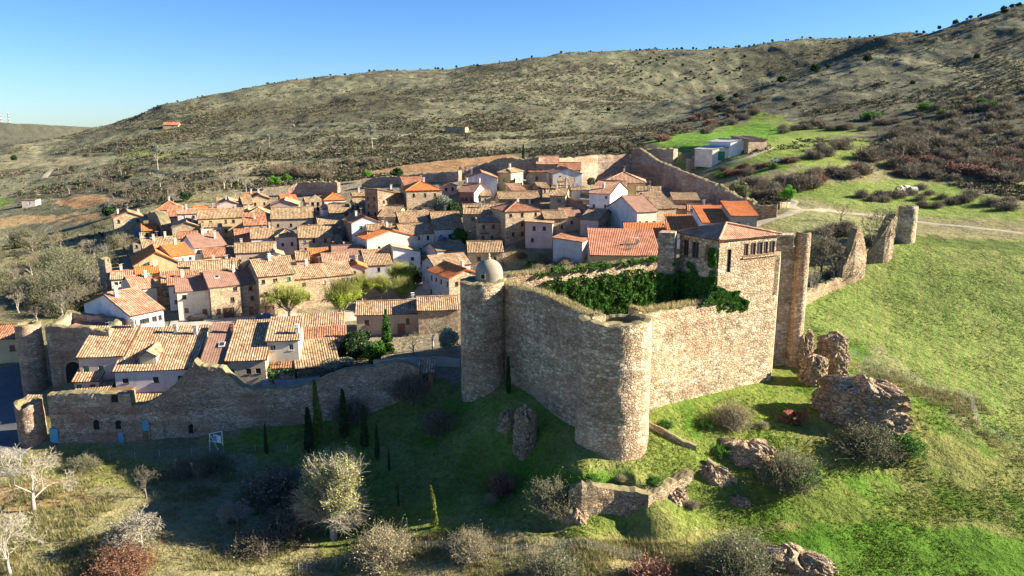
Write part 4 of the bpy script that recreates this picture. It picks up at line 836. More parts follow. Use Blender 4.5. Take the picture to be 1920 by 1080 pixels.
# --- plaza row ---
H('white and cream house with smooth brown roof on the plaza, left end of the row', 331, 393, 544, 6.6, 8.5, 24, 'gx', .34, 'cream', 't_brown', (2,2), (1,2), (2,2), ((.2,.5),), ('f',) and (.8,1.0,2.1,'door'))
H('brown stone house with garage door and paired skylights on the plaza', 393, 451, 535, 7.6, 9, 24, 'gx', .36, 'stone', 't_brown', (2,3), None, None, ((.95,.4),), (.55,2.4,2.4,'garage'), extra=skylight(.35,.3,.36))
H('narrow stone house with a roof in shadow between two taller plaza houses', 452, 483, 532, 7.4, 9, 24, 'gx', .36, 'stone', 't_brown', (1,3), None, None, (), (.5,1,2.1,'door'))
H('tall plaza house with striped red and white tiles and iron balconies', 484, 551, 515, 9.4, 9.5, 24, 'gx', .38, 'stone', 't_mix', (3,3), (1,2), None, ((.5,.45),), (.25,2.2,2.4,'garage'), extra=balcony(.25,5.2))
H('lower wide stone house with weathered striped roof right of the balcony house', 552, 661, 518, 7.2, 7.5, 22, 'gx', .36, 'stone', 't_mix', (3,2), (1,2), None, ((.3,.5),), (.8,1.1,2.1,'door'))
H('detached stone house with a hipped end and two-part mottled roof beside the garden', 668, 784, 588, 4.4, 8.5, 8, 'gx', .40, 'tan', 't_mix', (3,1), None, (1,1), ((.92,.55),), (.72,1.6,2.2,'door'))
H('rough stone barn joined to the right of the detached garden house', 784, 858, 580, 5.0, 8.5, 8, 'gx', .40, 'stone', 't_mix', None, (1,1), None, ())
# --- left quarter ---
H('red tiled low house far left of the street by the thicket', 212, 250, 522, 3.4, 5, 25, 'gx', .38, 'redwall', 't_red', (2,1), (1,1), None, ((.5,.5),))
H('narrow house with two-tone tiled roof and white right wall above the warehouse', 250, 293, 540, 5.5, 8, 42, 'gx', .36, 'cream', 't_pink', (2,2), (1,2), (1,1), ((.8,.4),))
H('low orange ridge roof in front of the ochre gabled house', 255, 296, 512, 4, 4, 20, 'gx', .4, 'cream', 't_orange', (2,1), (1,1), None, ((.9,.5),))
H('house with a wide ochre gable crossed by a pale band and an orange roof', 250, 337, 494, 5.4, 13, 20, 'gy', .5, 'ochre', 't_orange', None, (3,2), None, ((.85,.3),), extra=pilaster)
H('long white street house with bright orange roof', 322, 364, 478, 6, 9, 48, 'gx', .34, 'white', 't_orange', (3,2), (2,2), (1,1), ((.6,.5),), rmin=0)
H('white street house with two smooth brown roof slopes', 365, 424, 462, 6, 11, 38, 'gx', .32, 'white', 't_brown', (4,2), (2,2), (1,1), ((.5,.5),(.8,.3)))
H('red iron-roofed sheds in a row along the street', 384, 438, 480, 4.2, 6, 30, 'gx', .35, 'ochre', 't_red', (2,1), (1,1), None, ())
H('sunlit mottled roof house just behind the brown plaza roofs', 358, 432, 508, 6.2, 6.5, 10, 'gx', .38, 'stone', 't_mix', (3,1), (1,1), None, ((.55,.6),))
H('house with pale weathered roof left of the street among chimneys', 268, 326, 463, 4.5, 8, 30, 'gx', .34, 'tan', 't_old', (3,1), (1,1), None, ((.4,.4),(.8,.5)))
H('isolated stone house with a lit gable at the far left edge of the village', 212, 268, 407, 6.2, 9, 22, 'gy', .36, 'stone', 't_red', (3,2), (2,2), (1,1), ((.2,.5),(.9,.5)), (.75,1.5,2.3,'bdoor'))
H('stone house with rounded rubble gable and weathered roof near the broken turret', 322, 378, 426, 5, 10, 14, 'gy', .34, 'stone', 't_old', (2,1), (2,1), None, ((.7,.4),))
H('small tan house with plain weathered roof right of the rubble gable', 379, 415, 425, 4.6, 8, 16, 'gx', .36, 'cream', 't_old', (2,1), (1,1), None, ())
H('long ochre house with a row of tiny attic windows', 371, 458, 408, 6.4, 8, 16, 'gx', .36, 'ochre', 't_old', (6,2), (1,2), None, ((.85,.6),))
H('pink gabled house on the far side of the ochre house', 406, 454, 384, 5, 11, 14, 'gy', .34, 'pink', 't_pink', (1,1), (3,1), None, ((.4,.3),))
H('low house with orange chimney roof standing alone in the trees at the back left', 293, 340, 392, 3, 7, 12, 'hip', .5, 'yellow', 't_red', (2,1), (1,1), None, ((.5,.5),))
H('tan house with hipped weathered roof beside the church nave', 461, 506, 403, 5.6, 9, 8, 'hip', .42, 'pink', 't_old', (2,1), (1,1), None, ())
H('stone church nave with a long dark shaded roof', 508, 586, 409, 5.4, 10, 6, 'gx', .36, 'tan', 't_old', (3,1), None, None, (), cat='church', name='church_nave')
H('lilac walled house with weathered roof and white chimney in mid village', 471, 512, 446, 5.4, 8, 12, 'gx', .38, 'lilac', 't_old', (2,1), (1,1), None, ((.9,.5),))
H('lilac house with hipped weathered roof left of the long stone barn', 517, 556, 443, 5.8, 8, 14, 'hip', .4, 'lilac', 't_old', (2,1), (2,1), None, ())
H('long tan house with a low striped roof above the plaza row', 441, 517, 472, 4.8, 6.5, 10, 'gx', .38, 'tan', 't_old', (4,1), (1,1), None, ((.15,.6),))
H('small brick red roofed annex in mid village', 442, 471, 452, 4, 7, 14, 'sf', .4, 'pink', 't_red', (1,1), (1,1), None, ())
H('stone cottage cluster house with red roof left of the ruined back wall', 470, 506, 372, 5, 9, 16, 'gy', .36, 'stone', 't_red', (2,1), (2,1), None, ((.5,.5),))
H('wide low gabled house with faded red roof behind the nave', 508, 560, 384, 4.2, 10, 6, 'gy', .3, 'pink', 't_pink', (3,1), None, None, ((.7,.4),))
H('stone house with broken brown roof at the top left of the village', 456, 474, 382, 5, 8, 20, 'gx', .36, 'stone', 't_old', (1,1), (1,1), None, ())
H('bright orange hipped roof house behind the belfry', 608, 648, 374, 4.2, 9, 14, 'hip', .42, 'cream', 't_orange', (2,1), (1,1), None, ())
H('white house with reddish roof beneath the orange hipped roof', 606, 630, 392, 4.6, 8, 14, 'gy', .3, 'white', 't_pink', (1,1), (1,1), None, ())
H('low weathered roof right of the belfry', 618, 656, 398, 3.6, 7, 10, 'gx', .36, 'stone_dark', 't_old', (1,1), (1,1), None, ())
H('half lit stone barn with a flat weathered roof below the belfry', 597, 648, 419, 6, 7, 12, 'gx', .34, 'stone', 't_old', (2,2), (1,1), None, ())
H('long stone barn with weathered grey-brown roof and small square windows', 560, 622, 444, 5.4, 8.5, 8, 'gx', .40, 'stone', 't_old', (3,2), (1,1), None, ((.35,.8),))
H('white gabled house with red-brown roof and dark brick left wall', 659, 711, 417, 6.6, 10, 26, 'gy', .36, 'white', 't_red', (2,2), None, (1,1), ((.35,.5),), wallb='stone_dark')
H('small yellow house with weathered roof in mid village', 709, 741, 406, 4.6, 9, -14, 'gx', .38, 'yellow', 't_old', (2,1), (1,1), None, ())
H('tall dark fronted stone house with stacked windows near the top of the village', 684, 708, 366, 9.6, 10, -38, 'sb', .2, 'stone_dark', 't_old', (2,4), (2,2), None, ())
H('big hip roofed house with vivid orange roof and ivy on its stone front', 762, 828, 356, 7.6, 9, 10, 'hip', .34, 'stone', 't_orange', (3,2), None, (2,2), ((.6,.5),))
H('small round-cornered stone hut with weathered roof below the orange hip roof', 726, 758, 380, 4.4, 7, 6, 'hip', .36, 'stone', 't_old', (1,1), (1,1), None, ())
H('broad weathered roof house in the village centre behind the yellow house', 750, 803, 416, 4.4, 9, 10, 'gx', .36, 'tan', 't_old', (3,1), (1,1), None, ((.9,.9),))
H('blue-white house under a great weathered roof with its gable toward the left', 815, 868, 429, 5.4, 13, 6, 'gx', .40, 'blue', 't_old', (3,1), (1,1), None, ((.1,.8),))
H('low linked house with weathered roof left half in the centre', 690, 752, 437, 5, 7, 6, 'gx', .38, 'cream', 't_old', (3,1), (1,1), None, ((.5,.7),))
H('cream house with green door and weathered roof right of the low linked house', 753, 814, 438, 6.4, 7.5, 14, 'gx', .38, 'cream', 't_old', (3,2), (1,1), None, (), (.55,1.1,2.2,'gdoor'))
H('big cream gabled house with a vivid orange roof in the village centre', 688, 784, 446, 6.5, 11, 20, 'gy', .26, 'cream', 't_orange', (2,1), None, (2,2), ((.5,.4),))
H('half gabled white house with striped roof edge in front of the big cream gable', 737, 788, 472, 5, 6, 8, 'sr', .22, 'white', 't_mix', (2,1), (1,1), None, ())
H('house with a dark shaded roof and lit tile edge by the small plaza trees', 686, 734, 496, 3.6, 8, 10, 'sf', .36, 'grey', 't_mix', (1,1), (1,1), None, ())
H('grey workshop with shaded dark roof in the middle of the village', 624, 680, 478, 4.4, 8, 6, 'gx', .3, 'grey', 't_brown', (1,1), (2,1), None, ())
H('open patio with orange tile canopy above the low wide plaza house', 578, 616, 480, 3.0, 5, 8, 'sf', .3, 'redwall', 't_orange', (2,1), None, None, ())
H('grey-sided house with half weathered and half orange roof left of the domed tower', 842, 905, 518, 7.4, 10, 22, 'gy', .34, 'stone', 't_orange', (2,2), None, (4,2), ((.6,.3),), wallb='grey')
H('grey house with weathered roof joined behind the half orange roof', 816, 882, 497, 6.4, 7, 20, 'gx', .36, 'grey', 't_mix', (2,1), None, (3,2), ())
H('low house with striped weathered roof behind the domed tower', 878, 942, 472, 4.6, 7, 6, 'gx', .38, 'stone', 't_old', (2,1), (1,1), None, ())
H('shed with sloping weathered roof between the garden bush and the street', 820, 874, 468, 4, 7, 30, 'gx', .3, 'concrete', 't_old', (2,1), None, None, ())
H('tan low house with orange edge roof to the left of the yellow-green trees', 556, 580, 487, 4.4, 6, 10, 'gx', .36, 'pink', 't_mix', (1,1), None, None, ())
# --- right half of the village ---
H('red fronted house with brown roof and lit white gable at the top', 861, 889, 359, 5.8, 8, -18, 'gx', .36, 'redwall', 't_brown', (3,1), (1,1), None, ((.1,.5),(.95,.5)), wallb='white')
H('pale blue gabled house near the top of the village', 873, 932, 333, 6.6, 11, 4, 'gy', .3, 'blue', 't_red', None, (2,1), None, ((.2,.3),))
H('ochre house with hipped weathered roof left of the tall cypress', 934, 958, 323, 6, 8, -24, 'hip', .36, 'ochre', 't_old', (1,1), (2,1), None, ((.5,.4),), wallb='yellow')
H('tall stone house with a light roof beside the back rampart', 1006, 1046, 307, 6, 9, -4, 'gx', .36, 'stone', 't_pink', (2,1), (1,1), None, ())
H('brick walled house with red roof behind the blue-grey gable', 1046, 1088, 318, 5, 8, -4, 'gx', .36, 'redwall', 't_red', (2,1), (1,1), None, ())
H('blue-grey gabled house with two small windows near the back rampart', 1037, 1091, 325, 6.6, 9, 2, 'gy', .3, 'blue', 't_pink', (2,2), None, None, ())
H('small square stone tower house left of the blue-grey gable', 993, 1025, 327, 6.4, 7, -2, 'sb', .1, 'stone', 't_old', (1,2), None, None, ())
H('long low house with weathered roof under the top yard', 936, 1012, 372, 3.4, 6, 2, 'gx', .38, 'stone', 't_old', (2,1), (1,1), None, ())
H('large stone country house with weathered roof, left wing', 870, 948, 400, 7.4, 8, 6, 'gx', .34, 'stone', 't_old', (3,2), None, (2,2), ((.4,.3),))
H('large stone country house with red roof and blue windows, right wing', 948, 1014, 395, 8.4, 9, 14, 'hip', .30, 'stone', 't_red', (3,3), (2,2), None, ((.7,.8),))
H('low projecting wing with pinkish lean-to roof and wooden balcony before the country house', 897, 952, 416, 6.4, 4, 12, 'sf', .2, 'stone', 't_pink', (3,2), None, (1,2), (), extra=balcony(.2,3.2,2.2))
H('rough stone house with shady wooden gallery and weathered roof', 1031, 1060, 366, 7.4, 10, -10, 'gx', .3, 'stone', 't_old', (1,2), (1,1), None, ((.3,.3),(.9,.4)))
H('small white block house with tall chimneys in the upper middle', 1072, 1088, 356, 5.5, 5, 0, 'sf', .2, 'white', 't_old', None, None, None, ((.2,.5),(.7,.5)), chm='white')
H('tan walled yard house with a dark brown lean-to roof', 1049, 1093, 392, 3.4, 6, 0, 'sf', .3, 'ochre', 't_brown', None, (1,1), None, ())
H('tall narrow white house with four tiny windows and a sloping red roof', 1105, 1144, 362, 8.4, 13, -26, 'gx', .30, 'white', 't_pink', (2,3), (2,2), None, ((.5,.2),), wallb='cream')
H('large white house with blank blue-white side and smooth brown roof', 1195, 1232, 396, 7.6, 12.5, 14, 'gx', .36, 'cream', 't_brown', (3,1), None, None, (), extra=skylight(.5,.3,.36), wallb='blue')
H('cream stone house with weathered roof joined right of the large white house', 1233, 1268, 390, 6.6, 12.5, 14, 'gx', .36, 'stone', 't_old', (1,1), (2,1), None, ())
H('wide ochre house with a hipped two-part roof below the high rampart', 1128, 1211, 342, 6, 11, -8, 'hip', .34, 'ochre', 't_pink', None, (2,1), None, ((.5,.6),), wallb='stone')
H('ruined stone shed with patched cement gable against the rampart foot', 1263, 1312, 375, 4.4, 9, -6, 'sf', .15, 'stone', 't_old', (1,1), (1,1), None, ())
H('small pinkish low shed in front of the ruined stone shed', 1270, 1313, 391, 2.6, 5, 0, 'sf', .2, 'tan', 't_pink', None, None, None, ())
H('small house with weathered roof and lit stone front above the red-roofed barn', 1088, 1122, 411, 5, 9, -32, 'gx', .34, 'pink', 't_old', (1,1), (1,1), None, (), wallb='stone')
H('ruined roofless-looking house with torn pink plaster and exposed timbers', 985, 1036, 418, 7, 8, -6, 'sr', .06, 'pink', 't_old', (2,2), (1,1), None, ())
H('derelict house with patched tile roof and an open timber loggia', 1022, 1062, 409, 6, 7, 2, 'gx', .3, 'stone', 't_old', (2,1), (1,1), None, ())
H('tumbled low roof of pale tiles beside the derelict loggia house', 1056, 1090, 405, 4.4, 7, 4, 'gx', .3, 'tan', 't_pink', (1,1), (1,1), None, ())
H('big grey-blue barn gable with a red tile roof on the open slope', 1037, 1092, 452, 5.6, 9, -20, 'sr', .10, 'blue', 't_red', None, (1,1), None, (), wallb='cream')
H('large ochre hall with broad salmon roof and arched ground floor facing the castle', 1108, 1236, 478, 5.6, 15, -3, 'sf', .27, 'ochre', 't_hall', (5,1), None, (1,1), ((.72,.4),))
H('low vivid orange roof with white gable edge, lowest of the stepped orange roofs', 1172, 1248, 444, 4, 9, -6, 'sf', .27, 'white', 't_orange', (1,1), None, None, ())
H('vivid orange roof with a white gable wall, second of the stepped orange roofs', 1252, 1324, 431, 4.4, 9.5, -8, 'sf', .28, 'white', 't_orange', (1,1), None, (1,1), ())
H('large vivid orange roof with brown timber veranda, third of the stepped orange roofs', 1318, 1392, 417, 4.8, 11, 0, 'sf', .27, 'white', 't_orange', (4,1), (1,1), (1,1), ())
H('topmost stepped orange roof with open corner porch by the dirt road', 1372, 1420, 404, 5.4, 9.5, 0, 'sf', .26, 'tan', 't_orange', (2,1), (1,1), None, ())
# --- barns beyond the rampart ---
H('grey metal barn with a green sliding door beyond the rampart', 1336, 1374, 280, 4.2, 10, 20, 'gy', .2, 'cream', 'greyroof', None, None, None, (), (.45,3.0,3.4,'gdoor'), cat='barn', name='barn')
H('larger pale grey metal barn standing behind the green-doored one', 1370, 1406, 266, 4.6, 12, 20, 'gy', .18, 'white', 'greyroof', None, None, None, (), (.5,2.6,3.2,'wdoor'), cat='barn', name='barn')
H('long roofless stone barn with eroded walls at the right of the metal barns', 1404, 1438, 262, 4, 12, 16, 'sf', .1, 'stone', 't_pink', None, None, None, (), cat='barn', name='barn')
H('low old stone shed with flat roof below the metal barns', 1306, 1340, 294, 3, 5, 6, 'flat', .1, 'stone', 't_old', (2,1), None, None, (), cat='shed', name='shed')
H('tiny stone farm building alone on the far slope by the track', 834, 872, 239, 3.6, 9, -10, 'flat', .1, 'stone', 't_old', (1,1), None, None, (), cat='shed', name='shed')
H('low tiled cabin in the scrub on the left hillside', 305, 334, 234, 3, 9, 4, 'gx', .3, 'ochre', 't_red', (1,1), None, None, (), cat='cabin', name='cabin')
H('small white field hut with dark gate on the valley floor at left', 40, 66, 376, 3, 6, 4, 'flat', .1, 'cream', 't_old', (1,1), None, None, (), cat='hut', name='hut')
# --- belfry ---
p = G(593, 412); th = ztop(p[0], p[1], 374)-p[2]
bf = empty('belfry', p, rad(18), 'church belfry with two tall arched openings and a small gabled top', 'belfry')
mb = MB(); Wb = 4.2; wallface(mb, (-Wb/2, 0, 0), (1, 0, 0), Wb, -3, th, [(.75, th-3.8, 1.65, th-.9), (2.5, th-3.8, 3.4, th-.9)], (0, 1, 0), 0, .5)
mb.add([(-Wb/2,0,th),(Wb/2,0,th),(0,0,th+1.5),(-Wb/2,2.4,th),(Wb/2,2.4,th),(0,2.4,th+1.5)], [(0,1,2),(3,5,4),(0,2,5,3),(1,4,5,2)])
mb.quad((Wb/2,0,-3),(Wb/2,2.4,-3),(Wb/2,2.4,th),(Wb/2,0,th)); mb.quad((-Wb/2,2.4,-3),(-Wb/2,0,-3),(-Wb/2,0,th),(-Wb/2,2.4,th)); mb.quad((Wb/2,2.4,-3),(-Wb/2,2.4,-3),(-Wb/2,2.4,th),(Wb/2,2.4,th)); mb.build('tower_shell', M['stone'], bf)
for x_ in (-.9, .85):
    v_ = MB(); v_.box(x_-.5, .4, th-3.8, x_+.5, .5, th-.9); v_.build('opening', M['black'], bf)
    bb = MB(); bb.tube([(x_,.25,th-2.6),(x_,.25,th-2.4),(x_,.25,th-1.9),(x_,.25,th-1.7)], [.38,.3,.2,.08], 12); bb.build('bell', M['frame_dark'], bf)
# ================= other ramparts and ruins =================
def rampart(label, pts, thick=1.6, mat='citywall', ragged=.5, name='rampart', cat='wall', rough=.12):
    Q = []
    for x_, yb, yt in pts:
        g_ = G(x_, yb); Q.append((g_[0], g_[1], g_[2]-.5, max(g_[2]+.2, ztop(g_[0], g_[1], yt))))
    o = wall_strip(name, Q, thick, M[mat], None, ragged, step=.6, rough=rough); return tag(o, label, cat)
rampart('high reddish rampart behind the village running from the corner down to the right', [(1182,342,280),(1196,343,278),(1230,352,302),(1270,366,320),(1310,382,334),(1345,392,350)])
rampart('low dark rampart along the back of the village left of the high corner', [(862,335,313),(905,330,308),(940,330,296),(985,334,298),(1010,336,296),(1070,338,296),(1120,341,291),(1180,343,290)])
rampart('ruined curved wall against the hillside at the back left of the village', [(541,368,352),(560,366,342),(600,364,341),(628,362,341),(633,362,343)], ragged=.8)
rampart('sunken stretch of dark wall behind the roofs left of the pale blue gable', [(678,352,344),(705,350,333),(740,346,332),(770,344,328),(790,342,326),(860,340,322)])
rampart('ruined brick enclosure wall just outside the high rampart corner', [(1208,302,280),(1225,305,278),(1245,306,279),(1262,305,279)], 3.0)
rampart('eroded tan wall stub at the lower end of the high rampart', [(1342,392,347),(1356,400,358),(1385,402,372),(1410,404,378)], ragged=.9)
rampart('field wall of loose stones beside the bright green pine', [(1388,408,384),(1420,410,386),(1456,408,384)], 1.0, 'rubble', .3, 'field_wall')
rampart('short dry stone wall piece right of the dirt road bend', [(1462,392,380),(1482,389,380)], 1.0, 'rubble', .3, 'field_wall')
rampart('low rough stone wall running along the field from the castle turret', [(1500,578,550),(1530,562,538),(1556,548,530),(1590,532,517)], 1.2, 'rubble', .5, 'field_wall')
def spike(label, pts, thick, name='wall_ruin', mat='rubble', ragged=.6):
    return rampart(label, pts, thick, mat, ragged, name, 'ruin', .09)
spike('pointed stone ruin with a sheer sunlit face at the edge of the green field', [(1578,536,500),(1590,534,470),(1598,532,428),(1606,529,430),(1614,525,452),(1621,520,474)], 1.8)
spike('jagged wall ruin with a lit end beside the far round tower', [(1626,492,474),(1640,494,452),(1655,494,430),(1664,492,414),(1672,486,400)], 2.0)
rampart('tall broken turret stub among bushes at the left edge of the village', [(280,434,400),(290,438,396),(300,444,404),(304,446,420)], 3.2, ragged=.8, name='turret_ruin', cat='ruin')
rampart('narrow dark wall stub with pale top beside the thicket at left', [(192,560,482),(205,562,486),(216,560,492)], 2.2, ragged=.9, name='turret_ruin', cat='ruin')
p_ = tower_at(1675, 1712, 480, 13); ft = round_tower('watch_tower', p_[0], p_[1], p_[2], 10, ztop(p_[0], p_[1]-p_[2], 388), M['castle'], None, .04, .3, seg=60)
tag(ft, 'tall round stone tower standing alone at the far edge of the green field', 'tower')
g_ = G(1295, 318); o = round_tower('turret_ruin', g_[0], g_[1], 1.9, g_[2]-3, g_[2]+4.2, M['castle'], None, .04, .5, seg=40); tag(o, 'small round turret stump outside the high rampart by the dirt track', 'ruin')
# white garden wall and yard walls
M['whitewash'] = M['blue']
rampart('whitewashed garden wall just behind the lowest stretch of the town wall', [(451,727,711),(500,727,712),(560,724,712),(600,716,705)], .5, 'blue', .03, 'garden_wall', rough=.01)
rampart('low grey yard wall with climbing creeper below the detached house', [(700,690,676),(760,688,670),(815,686,668),(862,688,672)], .5, 'concrete', .1, 'garden_wall', rough=.02)
H('small brick hut with a striped tile roof at the right end of the town wall', 786, 810, 697, 2.6, 3.5, 2, 'sf', .3, 'redwall', 't_mix', (1,1), None, None, (), cat='hut', name='hut')
# boulder-like masonry lumps
def lump(label, px, pyb, wpx, hpx, depth=2.5, seed=1, mat='rubble', lean=0, name='masonry_block', pts=None, rmin=0):
    g_ = G(px, pyb, 0, rmin); dep = math.hypot(g_[0], g_[1]); k = proj(*g_)[2]/F; w_, h_ = wpx*k/2, hpx*k
    mb = MB(); nu_, nv_ = 96, 54; 
    for j in range(nv_+1):
        f = j/nv_; z = h_*f*1.0; prof_ = (1-.25*f) if f < .88 else (1-.25*f)*math.sqrt(max(0, 1-((f-.88)/.13)**2))+.02
        for i in range(nu_):
            a = 2*math.pi*i/nu_; sq = 1/max(abs(math.cos(a))**1.6+abs(math.sin(a))**1.6, .01)**(1/1.6)*1.05
            rr = prof_*sq*(1+.22*float(fbm(math.cos(a)*2+seed*7, math.sin(a)*2+f*1.6*h_/2, .9, 3, seed))+.10*float(fbm(a*3, z*1.5+seed, .5, 2, seed+5))+.07*float(fbm(a*w_*1.6, z*1.3+seed, .55, 3, seed+6)))
            mb.v.append((w_*rr*math.cos(a)+lean*z, depth/2*rr*math.sin(a), z*(1+.22*float(fbm(math.cos(a)*2.2+seed, math.sin(a)+seed, .8, 3, seed+9))*f)-.8+.35*float(fbm(a*2+seed, f*3, .6, 2, seed+3))*f))
    for j in range(nv_):
        for i in range(nu_):
            i2 = (i+1) % nu_; mb.f.append((j*nu_+i, j*nu_+i2, (j+1)*nu_+i2, (j+1)*nu_+i)); mb.m.append(0); mb.uv.append([(0,0)]*4)
    mb.f.append(tuple(nv_*nu_+i for i in range(nu_))); mb.m.append(0); mb.uv.append([(0,0)]*nu_)
    o = mb.build(name, M[mat], None); o.location = (g_[0], g_[1]+depth*.3, g_[2]); o.rotation_euler[2] = -math.atan2(g_[0], g_[1])
    return tag(o, label, 'ruin', 'fallen masonry round the castle')
lump('taller of two leaning masonry lumps in the shade below the left curtain wall', 985, 850, 48, 92, 3, 3)
lump('smaller leaning masonry lump left of the taller one in the shade', 950, 806, 36, 42, 2.4, 5)
lump('tan masonry block right beside the foot of the stair turret', 1508, 690, 42, 72, 3.5, 8)
lump('largest eroded block behind the others beside the wire fence', 1566, 672, 62, 50, 4.5, 11)
lump('dark rounded block in the middle of the fallen group', 1572, 700, 44, 44, 3, 14)
lump('low front block with a lit orange side near the rusty machine', 1528, 722, 56, 62, 3.5, 17)
lump('large ruined wall chunk with a ragged top and dark hollow right of the rusty machine', 1622, 806, 172, 98, 6.5, 41)
h1 = lump('dark hollow fill at the foot', 1646, 806, 30, 22, 1.2, 20, 'rubble'); tag(h1, 'dark recess stones at the foot of the large ruined wall chunk')
spike('retaining wall of the castle mound with a torn rubble face in shade', [(1066,962,915),(1090,966,908),(1150,964,918),(1190,958,922),(1215,950,928),(1240,936,916),(1270,922,902),(1300,902,886)], 1.6, 'retaining_wall', ragged=.5)
spike('thin brick kerb wall running down from the castle foot to the right', [(1214,800,793),(1245,818,808),(1280,836,826),(1305,846,836)], .6, 'low_wall', 'stone', .15)
spike('tilted slab of brick wall lying in the shaded hollow', [(1325,872,862),(1350,892,880),(1382,908,900)], .6, 'low_wall', 'stone', .15)
lump('flat rubble heap with grey stones left of the tangled bush', 1405, 868, 120, 46, 5, 23, 'rubble', 0, 'rubble_heap'); lump('small flat rubble heap at the foot of the grassy slope', 1388, 948, 46, 22, 2, 26, 'rubble', 0, 'rubble_heap')
lump('rubble in the shaded ditch at the bottom of the picture', 1500, 1075, 150, 40, 5, 29, 'rubble', 0, 'rubble_heap'); lump('rubble heap crumbling at the mound tip in the shade', 1040, 958, 44, 36, 3, 31, 'rubble', 0, 'rubble_heap')

OG = 'small outbuildings between the houses'
for k, (x0_, x1_, y_, h_, w_, t_) in enumerate(((300,322,470,3,'tan','t_old'),(436,450,490,3,'stone','t_mix'),(624,640,452,3,'stone','t_old'),(652,668,470,3,'tan','t_old'),(700,716,462,3,'stone','t_mix'),(716,734,400,3,'tan','t_old'),(838,856,470,3,'stone','t_old'),(840,862,416,3,'stone','t_old'),(902,920,366,3,'tan','t_old'),
    (960,985,356,3,'stone','t_pink'),(1012,1030,352,3,'stone','t_old'),(1094,1112,398,3,'tan','t_old'),(1150,1172,440,3.2,'stone','t_old'),(1062,1082,384,3,'stone','t_old'),(560,574,404,3,'tan','t_old'),(395,412,446,3,'tan','t_mix'),(588,606,432,3,'stone','t_old'),(1240,1262,398,3,'stone','t_pink'),(662,682,404,3,'tan','t_red'),(800,818,402,3,'stone','t_mix'))):
    H('small %s outbuilding with %s tiles %s' % ({'tan': 'tan plastered', 'stone': 'rubble stone'}[w_], {'t_old': 'weathered', 't_mix': 'mottled', 't_pink': 'salmon', 't_red': 'red'}[t_], ('in the left quarter' if x0_ < 460 else 'by the church' if x0_ < 690 else 'in the village centre' if x0_ < 880 else 'in the upper right quarter')+(' toward the back' if y_ < 410 else ' lower down')), x0_, x1_, y_, h_, 5, 16, 'sf' if k % 2 else 'gx', .34, w_, t_, (1,1), None, None, (), cat='outbuilding', name='outbuilding', group=OG)

lump('rough stone ledge under the grass at the right corner of the castle mound', 1262, 934, 62, 26, 3, 51, 'rubble', 0, 'rock_ledge'); lump('rough stone ledge in the shade left of the mound retaining wall', 1078, 972, 60, 30, 3, 54, 'rubble', 0, 'rock_ledge')
lump('broken stone ledge beside the tilted slab in the hollow', 1335, 900, 70, 30, 3, 57, 'rubble', 0, 'rock_ledge'); lump('row of stones where the field meets the castle slope', 1780, 775, 26, 10, 1.5, 59, 'rubble', 0, 'rock_ledge')

# fill the real gaps between the houses with more small tiled houses
VIL = [(215,520),(260,440),(330,400),(470,368),(640,372),(760,352),(1010,322),(1190,352),(1330,392),(1260,430),(1100,452),(1000,400),(860,392),(868,470),(760,478),(660,505),(440,500),(330,545)]
STREET = [[(780,470),(820,470),(830,560),(740,600),(680,600),(760,560)], [(860,360),(1000,440),(1060,480),(900,470)], [(1090,300),(1130,300),(1130,420),(1080,400)]]
RF = random.Random(21); nf = 0
def clear(x, y, W, D, rot):
    c, s = math.cos(rad(rot)), math.sin(rad(rot)); pts = [(x+c*a-s*b_, y+s*a+c*b_) for a in np.linspace(-.5, W+.5, 6) for b_ in np.linspace(-.5, D+.5, 6)]
    for ox, oy, ca, sa, w_, d_ in FOOT:
        for px_, py_ in pts:
            u_ = (px_-ox)*ca+(py_-oy)*sa; v_ = -(px_-ox)*sa+(py_-oy)*ca
            if -.3 < u_ < w_+.3 and -.3 < v_ < d_+.3: return False
    return True
for _ in range(5000):
    if nf >= 46: break
    x = RF.uniform(210, 1330); y = RF.uniform(330, 545)
    if not bool(inpoly(np.array([x]), np.array([y]), VIL)[0]) or any(bool(inpoly(np.array([x]), np.array([y]), s)[0]) for s in STREET): continue
    h_ = RF.choice([3.2, 4.2, 5.2, 6.0]); W_ = RF.uniform(4.5, 8.5); D_ = RF.uniform(4.5, 7.5); rot = RF.uniform(14, 26) if x < 900 else RF.uniform(-12, 16); g_ = G(x, y, h_); k_ = proj(*g_)[2]/F
    if not clear(g_[0]-W_/2*math.cos(rad(rot)), g_[1]-W_/2*math.sin(rad(rot)), W_, D_, rot): continue
    rf_ = RF.choice(['gx','gx','sf','gy']); wl_ = RF.choice(['stone','tan','cream','stone','ochre','pink','white']); tl_ = RF.choice(['t_old','t_old','t_mix','t_red','t_pink','t_orange'])
    side_ = 'at the left' if x < 420 else 'left centre' if x < 640 else 'in the centre' if x < 860 else 'right centre' if x < 1060 else 'at the right'; dep_ = 'toward the back' if y < 400 else 'midway up' if y < 460 else 'near the plaza'
    lb_ = '%s%s house with %s roof %s, %s' % ('tall ' if h_ > 5 else 'low ' if h_ < 4 else '', {'stone': 'rubble stone'}.get(wl_, wl_), {'t_old': 'weathered brown', 't_mix': 'mottled tan', 't_red': 'red', 't_pink': 'salmon', 't_orange': 'bright orange'}[tl_], side_, dep_)
    house(lb_, x-W_/2/k_*math.cos(rad(rot)), x+W_/2/k_*math.cos(rad(rot)), y, h_, D_, rot, rf_, RF.uniform(.36,.46), wl_, tl_, (2,2) if h_ > 5 else (2,1), (1,1), (1,1), ((.5,.5),) if nf % 2 else (), group='small old houses packed in the village'); nf += 1
print('filled', nf)
